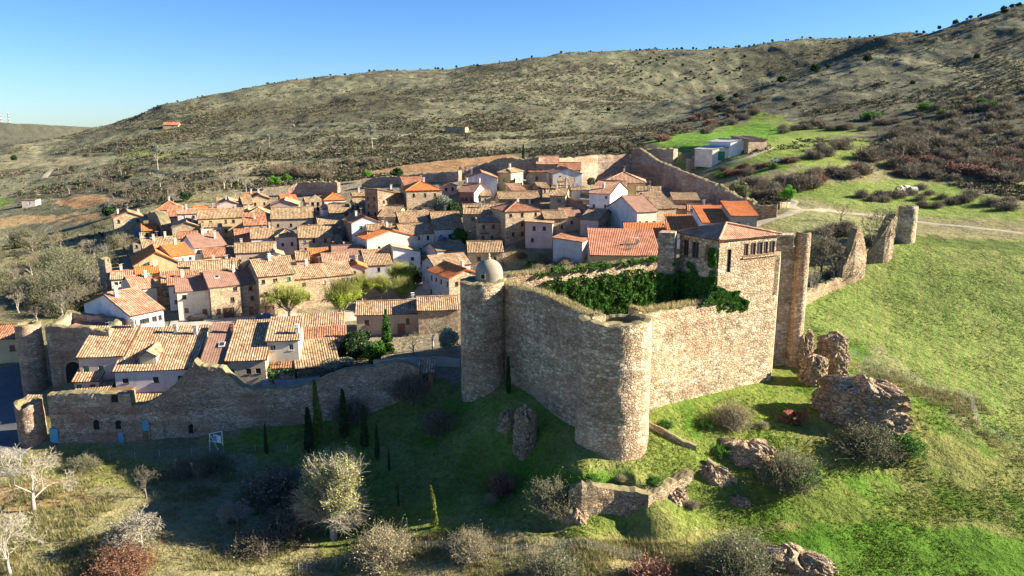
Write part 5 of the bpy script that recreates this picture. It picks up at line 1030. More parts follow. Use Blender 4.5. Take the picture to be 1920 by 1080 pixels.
# ================= vegetation =================
def tubes(segs, k=3):
    P0 = np.array([s[0] for s in segs]); P1 = np.array([s[1] for s in segs]); r0 = np.array([s[2] for s in segs]); r1 = np.array([s[3] for s in segs])
    d = P1-P0; ln_ = np.linalg.norm(d, axis=1)[:, None]+1e-9; d = d/ln_; ref = np.where(np.abs(d[:, 2:3]) > .9, np.array([[1., 0, 0]]), np.array([[0, 0, 1.]]))
    a = np.cross(d, ref); a /= np.linalg.norm(a, axis=1)[:, None]+1e-9; b = np.cross(d, a); V = []
    for P, r_ in ((P0, r0), (P1, r1)):
        for i in range(k):
            t = 2*math.pi*i/k; V.append(P+(a*math.cos(t)+b*math.sin(t))*r_[:, None])
    V = np.stack(V, 1).reshape(-1, 3); n_ = len(segs); base = np.arange(n_)[:, None]*2*k
    Fc = np.concatenate([base+np.array([[i, (i+1) % k, k+(i+1) % k, k+i]]) for i in range(k)], 0)
    return V, Fc
def leaves(C_, size, rs, aspect=1.6, up=0.0, jitter=.4):
    n_ = len(C_); d1 = rs.normal(size=(n_, 3)); d1[:, 2] += up; d1 /= np.linalg.norm(d1, axis=1)[:, None]; d2 = np.cross(d1, rs.normal(size=(n_, 3))); d2 /= np.linalg.norm(d2, axis=1)[:, None]
    s = (size*(1+jitter*rs.uniform(-1, 1, n_)))[:, None]; a = d1*s*aspect/2; b = d2*s/2
    V = np.stack([C_-a, C_+b, C_+a, C_-b], 1).reshape(-1, 3); return V, np.arange(n_*4).reshape(-1, 4)
def branch(h, r0, levels, nch, spread, up, seed, trunk=.3, shrink=.72, wob=.18, k0=1):
    R_ = random.Random(seed); out = []
    def rec(p, d, ln_, r_, lv):
        n_ = 3 if lv <= 1 else 2; q = np.array(p); dd = np.array(d)
        for i in range(n_):
            wq = wob*(.3 if lv == 0 else 1); dd = dd+np.array([R_.gauss(0, wq), R_.gauss(0, wq), R_.gauss(0, wob*.6)+up*.15]); dd /= np.linalg.norm(dd)
            q2 = q+dd*ln_/n_; ra = r_*(1-.35*i/n_); rb_ = r_*(1-.35*(i+1)/n_); out.append((q, q2, ra, rb_, lv)); q = q2
            if lv < levels and (i > 0 or lv == 0 and n_ == 1):
                for _ in range(nch if i == n_-1 else max(1, nch//2)):
                    an = R_.uniform(0, 2*math.pi); sp_ = spread*R_.uniform(.6, 1.3); o = np.cross(dd, [math.cos(an), math.sin(an), .3]); o /= np.linalg.norm(o)+1e-9
                    e = dd*math.cos(sp_)+o*math.sin(sp_); e[2] += up*.3; e /= np.linalg.norm(e); rec(q, e, ln_*shrink*R_.uniform(.75, 1.15), rb_*.62, lv+1)
    rec(np.array([0, 0, -.3]), np.array([R_.gauss(0, .05), R_.gauss(0, .05), 1.]), h*trunk+.3, r0, 0); return out
HID = Vector((0, 0, 0))
def tree_obj(name, label, cat, parts, group=None):
    root = empty(name, (0, 0, 0), 0, label, cat, group)
    for nm, V_, F_, m_ in parts: npmesh(nm, V_, F_, m_, root)
    return root
def bare_tree(seed, mt='twig_pale', h=7, levels=5, nch=3, spread=.62, up=.25, trunk=.28, leafm=None, nleaf=0, ls=.12, name='bare_tree', twr=.012, barkm='bark_pale', shrink=.72, wob=.18):
    s = branch(h, h*.028, levels, nch, spread, up, seed, trunk, shrink, wob); T = [q for q in s if q[4] <= 1]; B = [(q[0], q[1], max(q[2], twr), max(q[3], twr)) for q in s if q[4] > 1]
    V1, F1 = tubes(T, 5); V2, F2 = tubes(B, 3); zm = V2[:, 2].max(); sc_ = h/zm
    parts = [('trunk', V1*sc_, F1, M[barkm]), ('crown', V2*sc_, F2, M[mt])]
    if nleaf:
        rs = np.random.RandomState(seed); tips = np.array([q[1] for q in s if q[4] >= levels-1]); C_ = tips[rs.randint(0, len(tips), nleaf)]+rs.normal(size=(nleaf, 3))*.18
        V3, F3 = leaves(C_*sc_, ls, rs); parts.append(('leaves', V3, F3, M[leafm]))
    return parts
def blobs_crown(n_, R0, H0, z0, seed, ls, nb=26, br=.34, flat=1.0):
    rs = np.random.RandomState(seed); d = rs.normal(size=(nb, 3)); d /= np.linalg.norm(d, axis=1)[:, None]; d *= rs.uniform(.35, .8, nb)[:, None]
    cb = d*np.array([R0, R0, H0]); rb_ = rs.uniform(.6, 1.25, nb)*br; i = rs.randint(0, nb, n_); q = rs.normal(size=(n_, 3)); q /= np.linalg.norm(q, axis=1)[:, None]; q *= rs.uniform(.7, 1.05, n_)[:, None]
    C_ = cb[i]+q*rb_[i][:, None]*np.array([R0, R0, H0*flat]); C_[:, 2] += z0; return leaves(C_, ls, rs, 1.4)
def leafy(seed, m_, h=6, R0=2.4, H0=2.2, n_=6000, ls=.2, trunkh=.45, name='tree', nb=26, br=.34, barkm='bark'):
    s = branch(h*.7, h*.03, 2, 3, .7, .2, seed, .4); V1, F1 = tubes([(q[0], q[1], q[2], q[3]) for q in s], 5); V1[:, 2] *= h*.8/max(.1, V1[:, 2].max()); V1[:, :2] *= .6
    V2, F2 = blobs_crown(n_, R0, H0, h-H0, seed, ls, nb, br); return [('trunk', V1, F1, M[barkm]), ('crown', V2, F2, M[m_])]
def cypress(seed, m_, h=8, w_=.62, n_=5000, ls=.22, bend=0):
    rs = np.random.RandomState(seed); t = rs.beta(1.0, 1.15, n_); a = rs.uniform(0, 6.283, n_)
    pr = w_*np.minimum(1, (t+.03)*7)**.6*(1-t)**.55*(1+.18*np.sin(a*3+t*9)+.12*rs.normal(size=n_)); rr = pr*rs.uniform(.6, 1.05, n_)
    C_ = np.stack([rr*np.cos(a)+bend*(t**2)*h*.12, rr*np.sin(a), .25+t*(h-.3)], 1); V2, F2 = leaves(C_, ls, rs, 2.2, 1.6)
    V1, F1 = tubes([(np.array([0, 0, -.3]), np.array([0, 0, h*.8]), .12, .03)], 6); return [('trunk', V1, F1, M['bark']), ('crown', V2, F2, M[m_])]
def shrub(seed, mt='twig', R0=1.3, H0=1.5, n_=150, leafm=None, nl=500, ls=.14, tw=.014):
    rs = np.random.RandomState(seed); S = []
    for i in range(n_):
        a = rs.uniform(0, 6.283); el = rs.uniform(.25, 1.45); ln_ = rs.uniform(.6, 1.05); d = np.array([math.cos(a)*math.cos(el)*R0, math.sin(a)*math.cos(el)*R0, math.sin(el)*H0])*ln_
        p = np.array([rs.normal()*R0*.25, rs.normal()*R0*.25, -.1]); m1 = p+d*.5+rs.normal(size=3)*.1*R0; e = p+d
        S.append((p, m1, tw*1.6, tw*1.2)); S.append((m1, e, tw*1.2, tw*.7))
        for _ in range(4): q = m1+(e-m1)*rs.uniform(0, .9); S.append((q, q+d*.28*rs.uniform(.5, 1)+rs.normal(size=3)*.16*R0, tw*.9, tw*.5))
    V1, F1 = tubes(S, 3); parts = [('twigs', V1, F1, M[mt])]
    if leafm:
        i = rs.randint(0, len(S), nl); C_ = np.array([S[j][1] for j in i])+rs.normal(size=(nl, 3))*.06*R0; V2, F2 = leaves(C_, ls, rs); parts.append(('leaves', V2, F2, M[leafm]))
    return parts
def willow(seed, h=7.5):
    rs = np.random.RandomState(seed); S = []; T = [(np.array([0, 0, -.3]), np.array([0, 0, h*.18]), .28, .22)]; tips = []
    for i in range(16):
        a = rs.uniform(0, 6.283); el = rs.uniform(.75, 1.4); d = np.array([math.cos(a)*math.cos(el), math.sin(a)*math.cos(el), math.sin(el)]); p = np.array([0, 0, h*.16]); q = p+d*h*.33; T.append((p, q, .13, .07))
        for j in range(30):
            dd = d+rs.normal(size=3)*.32; dd[2] += .25; dd /= np.linalg.norm(dd); s0 = p+(q-p)*rs.uniform(.35, 1); ln_ = h*rs.uniform(.25, .48); m1 = s0+dd*ln_*.5; dd2 = dd+np.array([0, 0, .5])+rs.normal(size=3)*.12; dd2 /= np.linalg.norm(dd2); e = m1+dd2*ln_*.5
            S += [(s0, m1, .03, .02), (m1, e, .02, .01)]
            for _ in range(9): f = rs.uniform(); b0 = m1+(e-m1)*f; b1_ = b0+dd2*h*.10+rs.normal(size=3)*.16; S.append((b0, b1_, .013, .008)); tips.append(b1_)
    V1, F1 = tubes(T, 6); V2, F2 = tubes(S, 3); tips = np.array(tips); lo = tips[tips[:, 2] < h*.62]; C_ = lo[rs.randint(0, len(lo), 5200)]+rs.normal(size=(5200, 3))*.22; V3, F3 = leaves(C_, .12, rs, 1.8, .5)
    return [('trunk', V1, F1, M['bark_pale']), ('crown', V2, F2, M['willow']), ('leaves', V3, F3, M['willow_lo'])]
PROTO = {}
def proto(key, name, cat, parts, h): PROTO[key] = dict(name=name, cat=cat, parts=parts, h=h, obj=None)
for i in range(4): proto('bare%d' % i, 'bare_tree', 'tree', bare_tree(20+i, 'twig_pale' if i % 2 else 'twig', h=7, levels=5, nch=3, twr=.014, wob=.14), 7.0)
proto('white0', 'bare_tree', 'tree', bare_tree(26, 'twig_white', h=8, levels=6, nch=3, twr=.016, spread=.7, up=.12, wob=.12), 8.0)
proto('white1', 'bare_tree', 'tree', bare_tree(27, 'twig_white', h=8, levels=6, nch=3, twr=.016, spread=.7, up=.12, wob=.12), 8.0)
for i in range(2): proto('dark%d' % i, 'bare_tree', 'tree', bare_tree(50+i, 'twig', h=6, levels=5, nch=3, spread=.7, barkm='bark'), 6.0)
proto('apple', 'bare_tree', 'tree', bare_tree(70, 'twig_white', h=5, levels=5, nch=4, spread=.85, up=.05, trunk=.26, twr=.022), 5.0)
def bigtree(seed):
    rs = np.random.RandomState(seed); T = [(np.array([0,0,-.5]), np.array([0,0,2.2]), .38, .3)]; S = []; tips = []
    for i in range(9):
        a = rs.uniform(0, 6.283); el = rs.uniform(.7, 1.5); d = np.array([math.cos(a)*math.cos(el), math.sin(a)*math.cos(el), math.sin(el)]); q = np.array([0,0,1.6]); 
        for k in range(3): q2 = q+d*1.9+rs.normal(size=3)*.25; T.append((q, q2, .2-.05*k, .15-.05*k)); q = q2
    cb = []
    for _ in range(17): d = rs.normal(size=3); d /= np.linalg.norm(d); d *= rs.uniform(.5, .95); cb.append((np.array([d[0]*3.1, d[1]*3.1, 6.0+d[2]*4.0]), rs.uniform(.8, 1.7)))
    def blobp():
        c, q = cb[rs.randint(0, len(cb))]; d = rs.normal(size=3); d /= np.linalg.norm(d); return c+d*q*np.array([1, 1, 1.15])
    for i in range(520):
        e = blobp(); c = np.array([0, 0, 1.2+e[2]*.35]); st = c+(e-c)*rs.uniform(.25, .5)+rs.normal(size=3)*.3; e = c+(e-c)*rs.uniform(.82, 1.05); m1 = (st+e)/2+rs.normal(size=3)*.25
        S += [(st, m1, .05, .035), (m1, e, .035, .02)]; dd = e-st; dd /= np.linalg.norm(dd)
        for _ in range(16):
            f = rs.uniform(.1, 1); b0 = m1+(e-m1)*f if rs.uniform() < .7 else st+(m1-st)*f; dv = dd*.6+rs.normal(size=3)*.5+np.array([0,0,.25]); b1_ = b0+dv*rs.uniform(.3, .75); S.append((b0, b1_, .022, .014)); S.append((b1_, b1_+dv*.35+rs.normal(size=3)*.1, .014, .01)); tips.append(b1_)
    tips = np.array(tips); hi_ = tips[tips[:, 2] > 4.6]; C_ = hi_[rs.randint(0, len(hi_), 12000)]+rs.normal(size=(12000, 3))*.2; V1, F1 = tubes(T, 7); V2, F2 = tubes(S, 3); V3, F3 = leaves(C_, .11, rs, 1.5)
    return [('trunk', V1, F1, M['bark_pale']), ('crown', V2, F2, M['twig_white']), ('leaves', V3, F3, M['willow'])]
proto('big', 'bare_tree', 'tree', bigtree(3), 10.5)
proto('poplar', 'poplar', 'tree', bare_tree(91, 'twig_pale', h=12, levels=5, nch=3, spread=.28, up=.6, trunk=.2, leafm='greyleaf', nleaf=1500, ls=.3, twr=.04), 12.0)
for i in range(3): proto('shr%d' % i, 'shrub', 'shrub', shrub(200+i, 'twig', 1.4, 1.7, 240, 'twig', 1600, .07, .014), 1.7)
proto('shred', 'shrub', 'shrub', shrub(210, 'twig_red', 1.4, 1.6, 160, 'twig_red', 900, .11, .02), 1.6)
proto('rust', 'shrub', 'shrub', shrub(211, 'twig_rust', 1.5, 1.9, 400, 'twig_rust', 9000, .055, .009), 1.9)
proto('shgreen', 'shrub', 'shrub', shrub(212, 'twig', 1.4, 1.5, 90, 'midleaf', 4500, .10, .015), 1.5)
proto('shgrey', 'shrub', 'shrub', shrub(213, 'twig', 1.3, 1.7, 420, 'oliveleaf', 5000, .05, .008), 1.7)
proto('shdry', 'shrub', 'shrub', shrub(214, 'twig_pale', 1.3, 1.7, 420, 'drygrass', 4000, .045, .008), 1.7)
for i in range(2): proto('wil%d' % i, 'willow', 'tree', willow(300+i), 7.5)
for i in range(3): proto('oak%d' % i, 'holm_oak', 'tree', leafy(400+i, 'darkleaf', 4.5, 2.5, 2.0, 2200, .42), 4.5)
proto('darkbush', 'evergreen_bush', 'bush', leafy(410, 'darkleaf', 5, 3.2, 2.8, 9000, .2), 5.0)
proto('olive', 'olive_bush', 'bush', leafy(411, 'greyleaf', 3, 2.6, 1.5, 6000, .15), 3.0)
proto('midbush', 'evergreen_bush', 'bush', leafy(412, 'midleaf', 4.5, 2.4, 2.2, 6000, .19), 4.5)
proto('pine', 'stone_pine', 'tree', leafy(413, 'brightleaf', 6.5, 2.6, 2.0, 6500, .22, nb=18), 6.5)
proto('box', 'clipped_tree', 'tree', leafy(414, 'oliveleaf', 4, 1.8, 1.8, 4000, .2), 4.0)
for i in range(2): proto('cyp%d' % i, 'cypress', 'tree', cypress(500+i, 'cyp'), 8.0)
proto('cyplit', 'cypress', 'tree', cypress(503, 'cyp_lit', 8, .62, bend=-1), 8.0)
proto('blos', 'blossom_tree', 'tree', leafy(415, 'blossom', 4.5, 2.0, 1.8, 5000, .16), 4.5)
rs = np.random.RandomState(9); CC = []
for t in np.linspace(.08, 1, 15):
    for j in range(9):
        a = rs.uniform(0, 6.28); r_ = 1.9*(1-t)**.75+.1; k = int(60*(1-t)+20)
        for q in range(k): f = rs.uniform(); CC.append((math.cos(a)*r_*f+rs.normal()*.1, math.sin(a)*r_*f+rs.normal()*.1, 8*t-.35*f+rs.normal()*.08))
V2, F2 = leaves(np.array(CC), .22, rs, 1.6); V1, F1 = tubes([(np.array([0, 0, -.3]), np.array([0, 0, 7.6]), .16, .03)], 6)
proto('spruce', 'spruce', 'tree', [('trunk', V1, F1, M['bark']), ('crown', V2, F2, M['midleaf'])], 8.0)
def put(key, px, py, h, label, group=None, wx=1.0, rmin=0, dz=0, pos=None):
    P = PROTO[key]; g_ = G(px, py, 0, rmin) if pos is None else np.array(pos); s = h/P['h']
    g_ = (g_[0], g_[1], g1(g_[0], g_[1])+dz)
    if P['obj'] is None:
        o = tree_obj(P['name'], label, P['cat'], P['parts'], group); P['obj'] = o; o.location = g_; o.rotation_euler[2] = rnd.uniform(0, 6.28); o.scale = (s*wx, s*wx, s)
    else: o = dup(P['obj'], g_, rnd.uniform(0, 6.28), (s*wx, s*wx, s), label, group)
    if not group and 'group' in o: del o['group']
    return o
def hp(px, y0, y1): # metres for a span of rows at a column, standing on row y1
    g_ = G(px, y1); return abs(ztop(g_[0], g_[1], y0)-g_[2])*.92
def putp(key, px, y0, y1, label, group=None, wx=1.0): return put(key, px, y1, hp(px, y0, y1)*(.82 if key in ('shgrey','shdry','shr0','shr1','shr2','shred','rust') else 1), label, group, wx)
# plaza willows
WG = 'yellow-green willows round the plaza'
PROTO['wil0']['h'] = 6.4; PROTO['wil1']['h'] = 6.4
putp('wil0', 543, 527, 598, 'yellow-green leafing tree standing alone on the plaza in front of the balcony house', WG, 1.05)
putp('wil1', 641, 520, 604, 'yellow-green leafing tree nearest the detached garden house, tall with a dark trunk', WG, .85)
putp('wil0', 679, 510, 566, 'straw-coloured feathery tree second from the left behind the garden house', WG, .9)
putp('wil1', 716, 512, 562, 'straw-coloured feathery tree in the middle behind the garden house', WG, .8)
putp('wil0', 752, 488, 545, 'tall feathery yellow tree beside the dark evergreen at the street', WG, .9); putp('wil1', 752, 518, 572, 'short lime-green bushy tree next to the street', WG, 1.0)
putp('darkbush', 775, 488, 536, 'narrow dark evergreen between the feathery trees and the street', None, .55)
# garden plants
putp('darkbush', 672, 612, 672, 'big round dark green bush in the garden behind the town wall', None, 1.0)
putp('midbush', 705, 632, 680, 'mid green leafy bush right of the big dark garden bush', None, .9)
putp('olive', 632, 668, 700, 'grey-green spreading bush on the garden edge above the town wall', None, 1.5)
putp('spruce', 726, 574, 662, 'slim bright green spruce in front of the detached garden house', None, .75)
putp('bare1', 812, 590, 655, 'bare thicket tree against the rough stone barn', None, 1.1); putp('olive', 842, 608, 660, 'pale silvery bush beside the domed castle tower', None, .6)
putp('dark0', 775, 620, 665, 'low dark bare fruit tree in the yard behind the creeper wall', None, 1.2)
for px_, py_, h_ in ((700,684,1.3),(730,686,1.1),(760,688,1.1),(800,688,1.0)): put('midbush', px_, py_, h_, 'creeper clump on the low yard wall with yellow-green leaves', 'creeper along the yard wall', 1.5)
putp('shgreen', 515, 676, 706, 'green shrubs spilling behind the whitewashed garden wall', None, 1.4); putp('shgrey', 475, 690, 708, 'dry bush at the left end of the whitewashed garden wall', None, 1.2)
putp('midbush', 866, 422, 462, 'round green garden tree in the middle of the village', None, 1.1); putp('blos', 828, 438, 468, 'pink blossoming tree beside the round green garden tree', None, 1.1); putp('blos', 970, 304, 322, 'small pink blossoming tree by the tall back cypress', None, .8)
putp('darkbush', 850, 372, 410, 'dark overgrown bush on the slope beside the ivy-clad house', None, .8); putp('olive', 832, 362, 400, 'grey-green bush right of the vivid orange hip roof', None, .8)
# cypresses
CG = 'cypresses on the slope below the town wall'
for px_, y0, y1, k, lb, wx in ((598,706,832,'cyplit','tallest cypress, its tip catching the sun, in front of the town wall',.8),(581,757,850,'cyp0','stout dark cypress left of the tallest one',1.15),(646,722,822,'cyp1','dark cypress with a side twig right of the tallest one',1.0),
    (684,754,838,'cyp0','dark cypress fourth in the row, wide and shaded',1.1),(708,792,862,'cyp1','slim shaded cypress right of the wide one',.8),(730,838,884,'cyp0','very thin small cypress at the right end of the row',.6),(500,790,852,'cyp1','lone slim cypress left of the group near the town wall',.7),
    (747,905,950,'cyp1','thin young cypress in deep shade near the big bare tree',.6)): putp(k, px_, y0, y1, lb, CG, wx)
putp('cyplit', 816, 905, 988, 'sunlit yellow-green leaning cypress alone at the path', None, .75)
putp('cyp0', 953, 662, 738, 'dark cypress in the corner between the domed tower and the curtain wall', None, .75)
putp('cyp1', 981, 266, 320, 'tall dark cypress at the back of the village by the rampart', None, .75); putp('cyp0', 975, 392, 436, 'slim cypress in front of the stone country house', None, .6)
# foreground trees
putp('big', 626, 822, 1010, 'large dense bare tree with olive tips in the foreground below the slope', None, 1.15)
putp('white0', 64, 828, 958, 'large pale bare tree at the left edge in front of the corner tower', None, 1.25); putp('white1', 20, 960, 1079, 'pale bare tree cut by the bottom left corner', None, 1.3)
putp('apple', 266, 948, 1030, 'small spreading white-twigged fruit tree in the left foreground', None, 1.3); putp('apple', 445, 935, 985, 'pale topped small bare tree in deep shade left of the large tree', None, 1.2)
putp('dark0', 275, 872, 934, 'thin brown young tree on the lit grass below the town wall'); putp('dark1', 372, 862, 920, 'thin bare sapling at the shadow edge below the town wall', None, .7)
putp('rust', 232, 1015, 1079, 'rust-red leafed bush at the bottom left', None, 1.25)
for px_, y0, y1, k, lb, wx in ((720,975,1050,'shdry','tall straw-coloured bush at the bottom, nearest the lone sunlit cypress',1.1),(885,985,1040,'shdry','straw-coloured bush below the path left of centre',1.1),(1045,1030,1090,'shgrey','wide grey-brown bush at the bottom centre',1.3),
    (1380,985,1085,'shgrey','large pale twiggy bush at the bottom right of the path',1.1),(1220,1040,1090,'shred','reddish bush at the bottom edge right of centre',1.2),(1480,836,908,'shgrey','big tangled bush in front of the rubble heap',1.2),(1625,785,850,'shgrey','thorny bush at the foot of the large ruined wall chunk',1.5),
    (1370,740,798,'shdry','small twiggy bush under the right curtain wall',1.0),(1500,870,900,'shgreen','low green shrub beside the big tangled bush',1.5),(940,880,925,'shred','reddish bare sapling on the shaded slope',.8),(920,920,945,'shdry','small pale dead branch bush on the shaded slope',.7),
    (820,752,808,'shr0','dark round bush in the deep shade of the slope',.9),(770,690,745,'shr1','dark bush against the right end of the town wall',1.1),(660,735,790,'shr2','dark bush behind the cypresses at the town wall',1.0),(400,840,880,'shgrey','bush beside the white metal frame below the wall',1.2),
    (520,860,930,'shr0','dark shrub mass left of the large bare tree',1.3),(480,985,1035,'shr1','dark shrub in the shaded hollow left of the large tree',1.3),(540,940,1000,'shr2','second dark shrub in the shaded hollow',1.2),(1040,890,950,'shgrey','bush hanging on the tip of the castle mound',1.2),(350,850,890,'shr2','dark weedy bush under the middle of the town wall',1.2),
    (160,850,880,'shgrey','low weedy bush near the corner tower',1.6),(1700,820,850,'shgreen','green tuft bush right of the large ruined wall chunk',1.2)): putp(k, px_, y0, y1, lb, None, wx)
# castle neighbourhood on the right
for px_, y0, y1, k, lb, wx in ((1475,343,390,'pine','bright green pine by the bend of the dirt road',.9),(1655,376,490,'dark0','tall bare tree in front of the far round tower',.8),(1630,392,480,'dark1','bare tree just left of the far round tower',.8),(1577,376,414,'dark0','round bare tree above the dirt road',1.2),
    (1388,334,388,'box','big grey-green round tree behind the eroded wall stub',1.1),(1540,430,520,'dark1','bare thicket tree left of the pointed stone ruin',1.1),(1560,455,535,'dark0','bare tree close behind the pointed stone ruin',1.1),(1520,500,560,'bare1','pale bare tree right of the stair turret',.9),(1180,440,510,'bare3','pale bare tree in front of the ochre hall',.9),(1215,455,505,'bare2','second pale bare tree in front of the ochre hall',.9),
    (1107,330,352,'box','small olive round tree right of the blue-grey gable',1.0)): putp(k, px_, y0, y1, lb, None, wx)
for px_, y0, y1, k, lb in ((515,327,356,'pine','bright green round pine at the back left of the village'),(539,324,345,'pine','smaller bright green pine right of the round one'),(687,316,340,'pine','green pine behind the sunken wall'),(745,312,334,'oak1','dark oak behind the back wall in the middle'),(347,358,378,'oak0','wide dark oak behind the left end of the village'),
    (140,308,325,'oak2','dark green oak on the left slope'),(27,290,302,'oak0','dark oak at the far left field'),(208,385,408,'oak1','green oak beside the isolated stone house'),(296,262,318,'poplar','tall pale poplar on the left hillside'),(698,227,278,'poplar','tall straw-coloured poplar on the middle hillside'),(505,248,275,'poplar','small pale poplar on the hillside above the village')):
    putp(k, px_, y0, y1, lb, None, 1.2 if k != 'poplar' else .7)
for px_, py_, h_, k, lb in ((1110,905,.9,'shgreen','green tuft on the left part of the mound edge'),(1165,900,.7,'shdry','dry tuft in the middle of the mound edge'),(1225,905,.8,'shgreen','green tuft at the right part of the mound edge'),(1290,890,.7,'shdry','dry tuft at the right tip of the mound edge'),(1250,800,.8,'shgreen','low green clump along the brick kerb wall'),(1320,800,.9,'shgreen','low green clump below the right curtain wall'),
    (1430,800,.8,'shdry','dry clump between castle and rusty machine'),(1350,850,1.0,'shgreen','green clump above the tilted slab'),(1300,950,.8,'shdry','dry weeds at the foot of the stone ledge'),(1580,850,.9,'shdry','dry weeds in front of the large ruined chunk'),(1555,760,.8,'shdry','dry weeds against the left side of the ruined chunk')): put(k, px_, py_, h_, lb, None, 1.3)
# thicket on the left, shrub bands on the right: every plant an object
def band(poly, n_, keys, hh, label, group, wx=(.9, 1.3), seed=1, mind=7):
    R_ = random.Random(seed); xs = [p[0] for p in poly]; ys = [p[1] for p in poly]; done = []; k = 0
    while len(done) < n_ and k < n_*60:
        k += 1; x = R_.uniform(min(xs), max(xs)); y = R_.uniform(min(ys), max(ys))
        if not bool(inpoly(np.array([x]), np.array([y]), poly)[0]): continue
        if any(abs(x-a)+2*abs(y-b_) < mind for a, b_ in done): continue
        done.append((x, y)); put(R_.choice(keys), x, y, R_.uniform(*hh), label, group, R_.uniform(*wx))
band([(-20,455),(60,425),(185,430),(245,480),(200,520),(185,590),(100,600),(-20,625)], 75, ['bare0','bare1','bare2','bare3','dark0','shgrey'], (3.5,7), 'bare grey tree in the dense thicket left of the village', 'bare trees in the left thicket', (1,1.4), 2, 9)
band([(-20,700),(20,640),(0,560),(-20,560)], 3, ['bare0'], (5,6), 'bare grey tree in the dense thicket left of the village', 'bare trees in the left thicket', (1,1.3), 5, 6)
band([(95,330),(230,320),(250,360),(330,380),(440,380),(500,360),(470,335),(300,340),(200,390),(110,360)], 40, ['bare0','bare1','dark0','dark1'], (3.5,6.5), 'grey bare tree among the scrub behind the left of the village', 'bare trees behind the left of the village', (1,1.4), 3, 10)
band([(500,325),(700,300),(760,312),(640,336),(560,338)], 20, ['bare2','dark1','shr0'], (3,5), 'small bare tree on the slope behind the church', 'small bare trees behind the church', (1,1.4), 4, 10)
band([(1380,350),(1480,335),(1620,318),(1760,300),(1920,275),(1930,345),(1800,338),(1640,330),(1560,345),(1450,372),(1400,372)], 75, ['shr0','shr1','shr2','shred'], (2.0,3.8), 'brown leafless shrub in the band above the lower meadow', 'brown shrubs on the right slope', (1,1.5), 6, 12)
band([(1500,280),(1640,262),(1760,235),(1930,190),(1930,270),(1760,295),(1640,300),(1520,305)], 70, ['shr0','shr1','dark1','dark0','bare3','shr2'], (2.5,5.2), 'bare tree or tall shrub in the dark upper thicket on the right', 'upper thicket on the right slope', (1,1.5), 7, 12)
band([(1440,238),(1620,225),(1800,190),(1930,150),(1930,190),(1700,240),(1560,252),(1480,262)], 36, ['shr0','shr1','shr2','shgreen'], (2.0,3.6), 'shrub scattered at the foot of the right hill', 'shrubs at the foot of the right hill', (1,1.5), 8, 12)
band([(1080,300),(1200,262),(1300,215),(1420,180),(1440,205),(1340,250),(1260,262),(1150,292)], 45, ['shr0','shr1','shr2','shred','bare1'], (2.0,4.0), 'shrub in the belt climbing from the rampart up the hill', 'shrub belt above the rampart', (1,1.5), 9, 12)
band([(1590,372),(1700,352),(1900,372),(1900,400),(1700,388)], 18, ['shr0','shr1','shr2'], (1.6,2.6), 'lone brown shrub dotted on the lower green meadow', 'lone shrubs on the meadow', (1,1.6), 10, 26)
band([(1510,440),(1700,425),(1660,450),(1600,500),(1520,580),(1505,520)], 22, ['shr0','shr1','dark0','shgrey','bare2'], (1.6,3.4), 'leafless shrub in the hollow between the stair turret and pointed ruin', 'shrubs in the hollow behind the ruins', (1,1.4), 11, 12)
band([(1320,325),(1440,308),(1500,292),(1500,305),(1400,330),(1340,338)], 14, ['shr0','shgreen','shred'], (1.5,2.6), 'small shrub by the sheds along the upper dirt track', 'shrubs along the upper track', (1,1.4), 12, 12)
band([(980,500),(1100,478),(1100,500),(990,520)], 9, ['shgreen','shr1','shdry'], (.8,1.8), 'low bush on the open slope behind the castle', 'low bushes behind the castle', (1,1.4), 13, 12)
band([(880,440),(1040,470),(1090,460),(1080,480),(960,490)], 8, ['shgreen','shr1','shdry'], (.8,2.0), 'weedy bush on the waste ground below the country house', 'bushes below the country house', (1,1.4), 14, 12)
band([(200,395),(330,385),(450,378),(450,370),(300,372),(210,385)], 14, ['bare1','dark1'], (3.5,5), 'bare tree right behind the last houses on the left', 'bare trees behind the last houses', (1,1.3), 15, 10)
# holm oaks on the skyline and the open hill
SKY = [(200,237),(290,203),(400,180),(520,157),(700,137),(850,130),(950,108),(1100,97),(1300,89),(1385,92),(1500,82),(1650,67),(1740,58),(1900,18)]
def sky_pos(px):
    best = None; d = ray(px, 0); hx, hy = d[0], d[1]; l_ = math.hypot(hx, hy); rr = np.linspace(420, 1150, 300); X = hx/l_*rr; Y = hy/l_*rr; Z = gz(X, Y); py_ = proj(X, Y, Z)[1]; i = int(np.argmin(py_)); return (X[i], Y[i], Z[i])
R_ = random.Random(5)
for i in range(95):
    px_ = R_.choice([R_.uniform(560, 1000), R_.uniform(1000, 1480), R_.uniform(1200, 1450), R_.uniform(1480, 1920), R_.uniform(1700, 1920), R_.uniform(180, 560)])
    p = sky_pos(px_); put('oak%d' % R_.randint(0, 2), 0, 0, R_.uniform(1.7, 3.6) if px_ > 560 else R_.uniform(1.2, 2.2), 'dark holm oak dotting the skyline of the hills', 'holm oaks on the skyline', R_.uniform(.8, 1.4), pos=(p[0]+R_.uniform(-4, 4), p[1]+R_.uniform(-14, 4), 0))
for px_, py_, h_ in ((1527,137,6.5),(1466,158,6),(1625,118,5.5),(1350,193,5.5),(1380,185,4),(1552,128,3.5),(1830,112,4),(1320,175,3),(1140,210,3.5),(1490,200,3),(1710,160,3),(1240,160,3)): put('oak%d' % (px_ % 3), px_, py_, h_, 'separate round dark oak on the open face of the right hill', 'oaks on the open right hill', 1.1)
for i in range(40): put('oak%d' % (i % 3), R_.uniform(1180, 1400), R_.uniform(100, 160), R_.uniform(1.8, 3.2), 'tiny dark oak speckling the upper hill face', 'tiny oaks on the upper hill', 1.1)
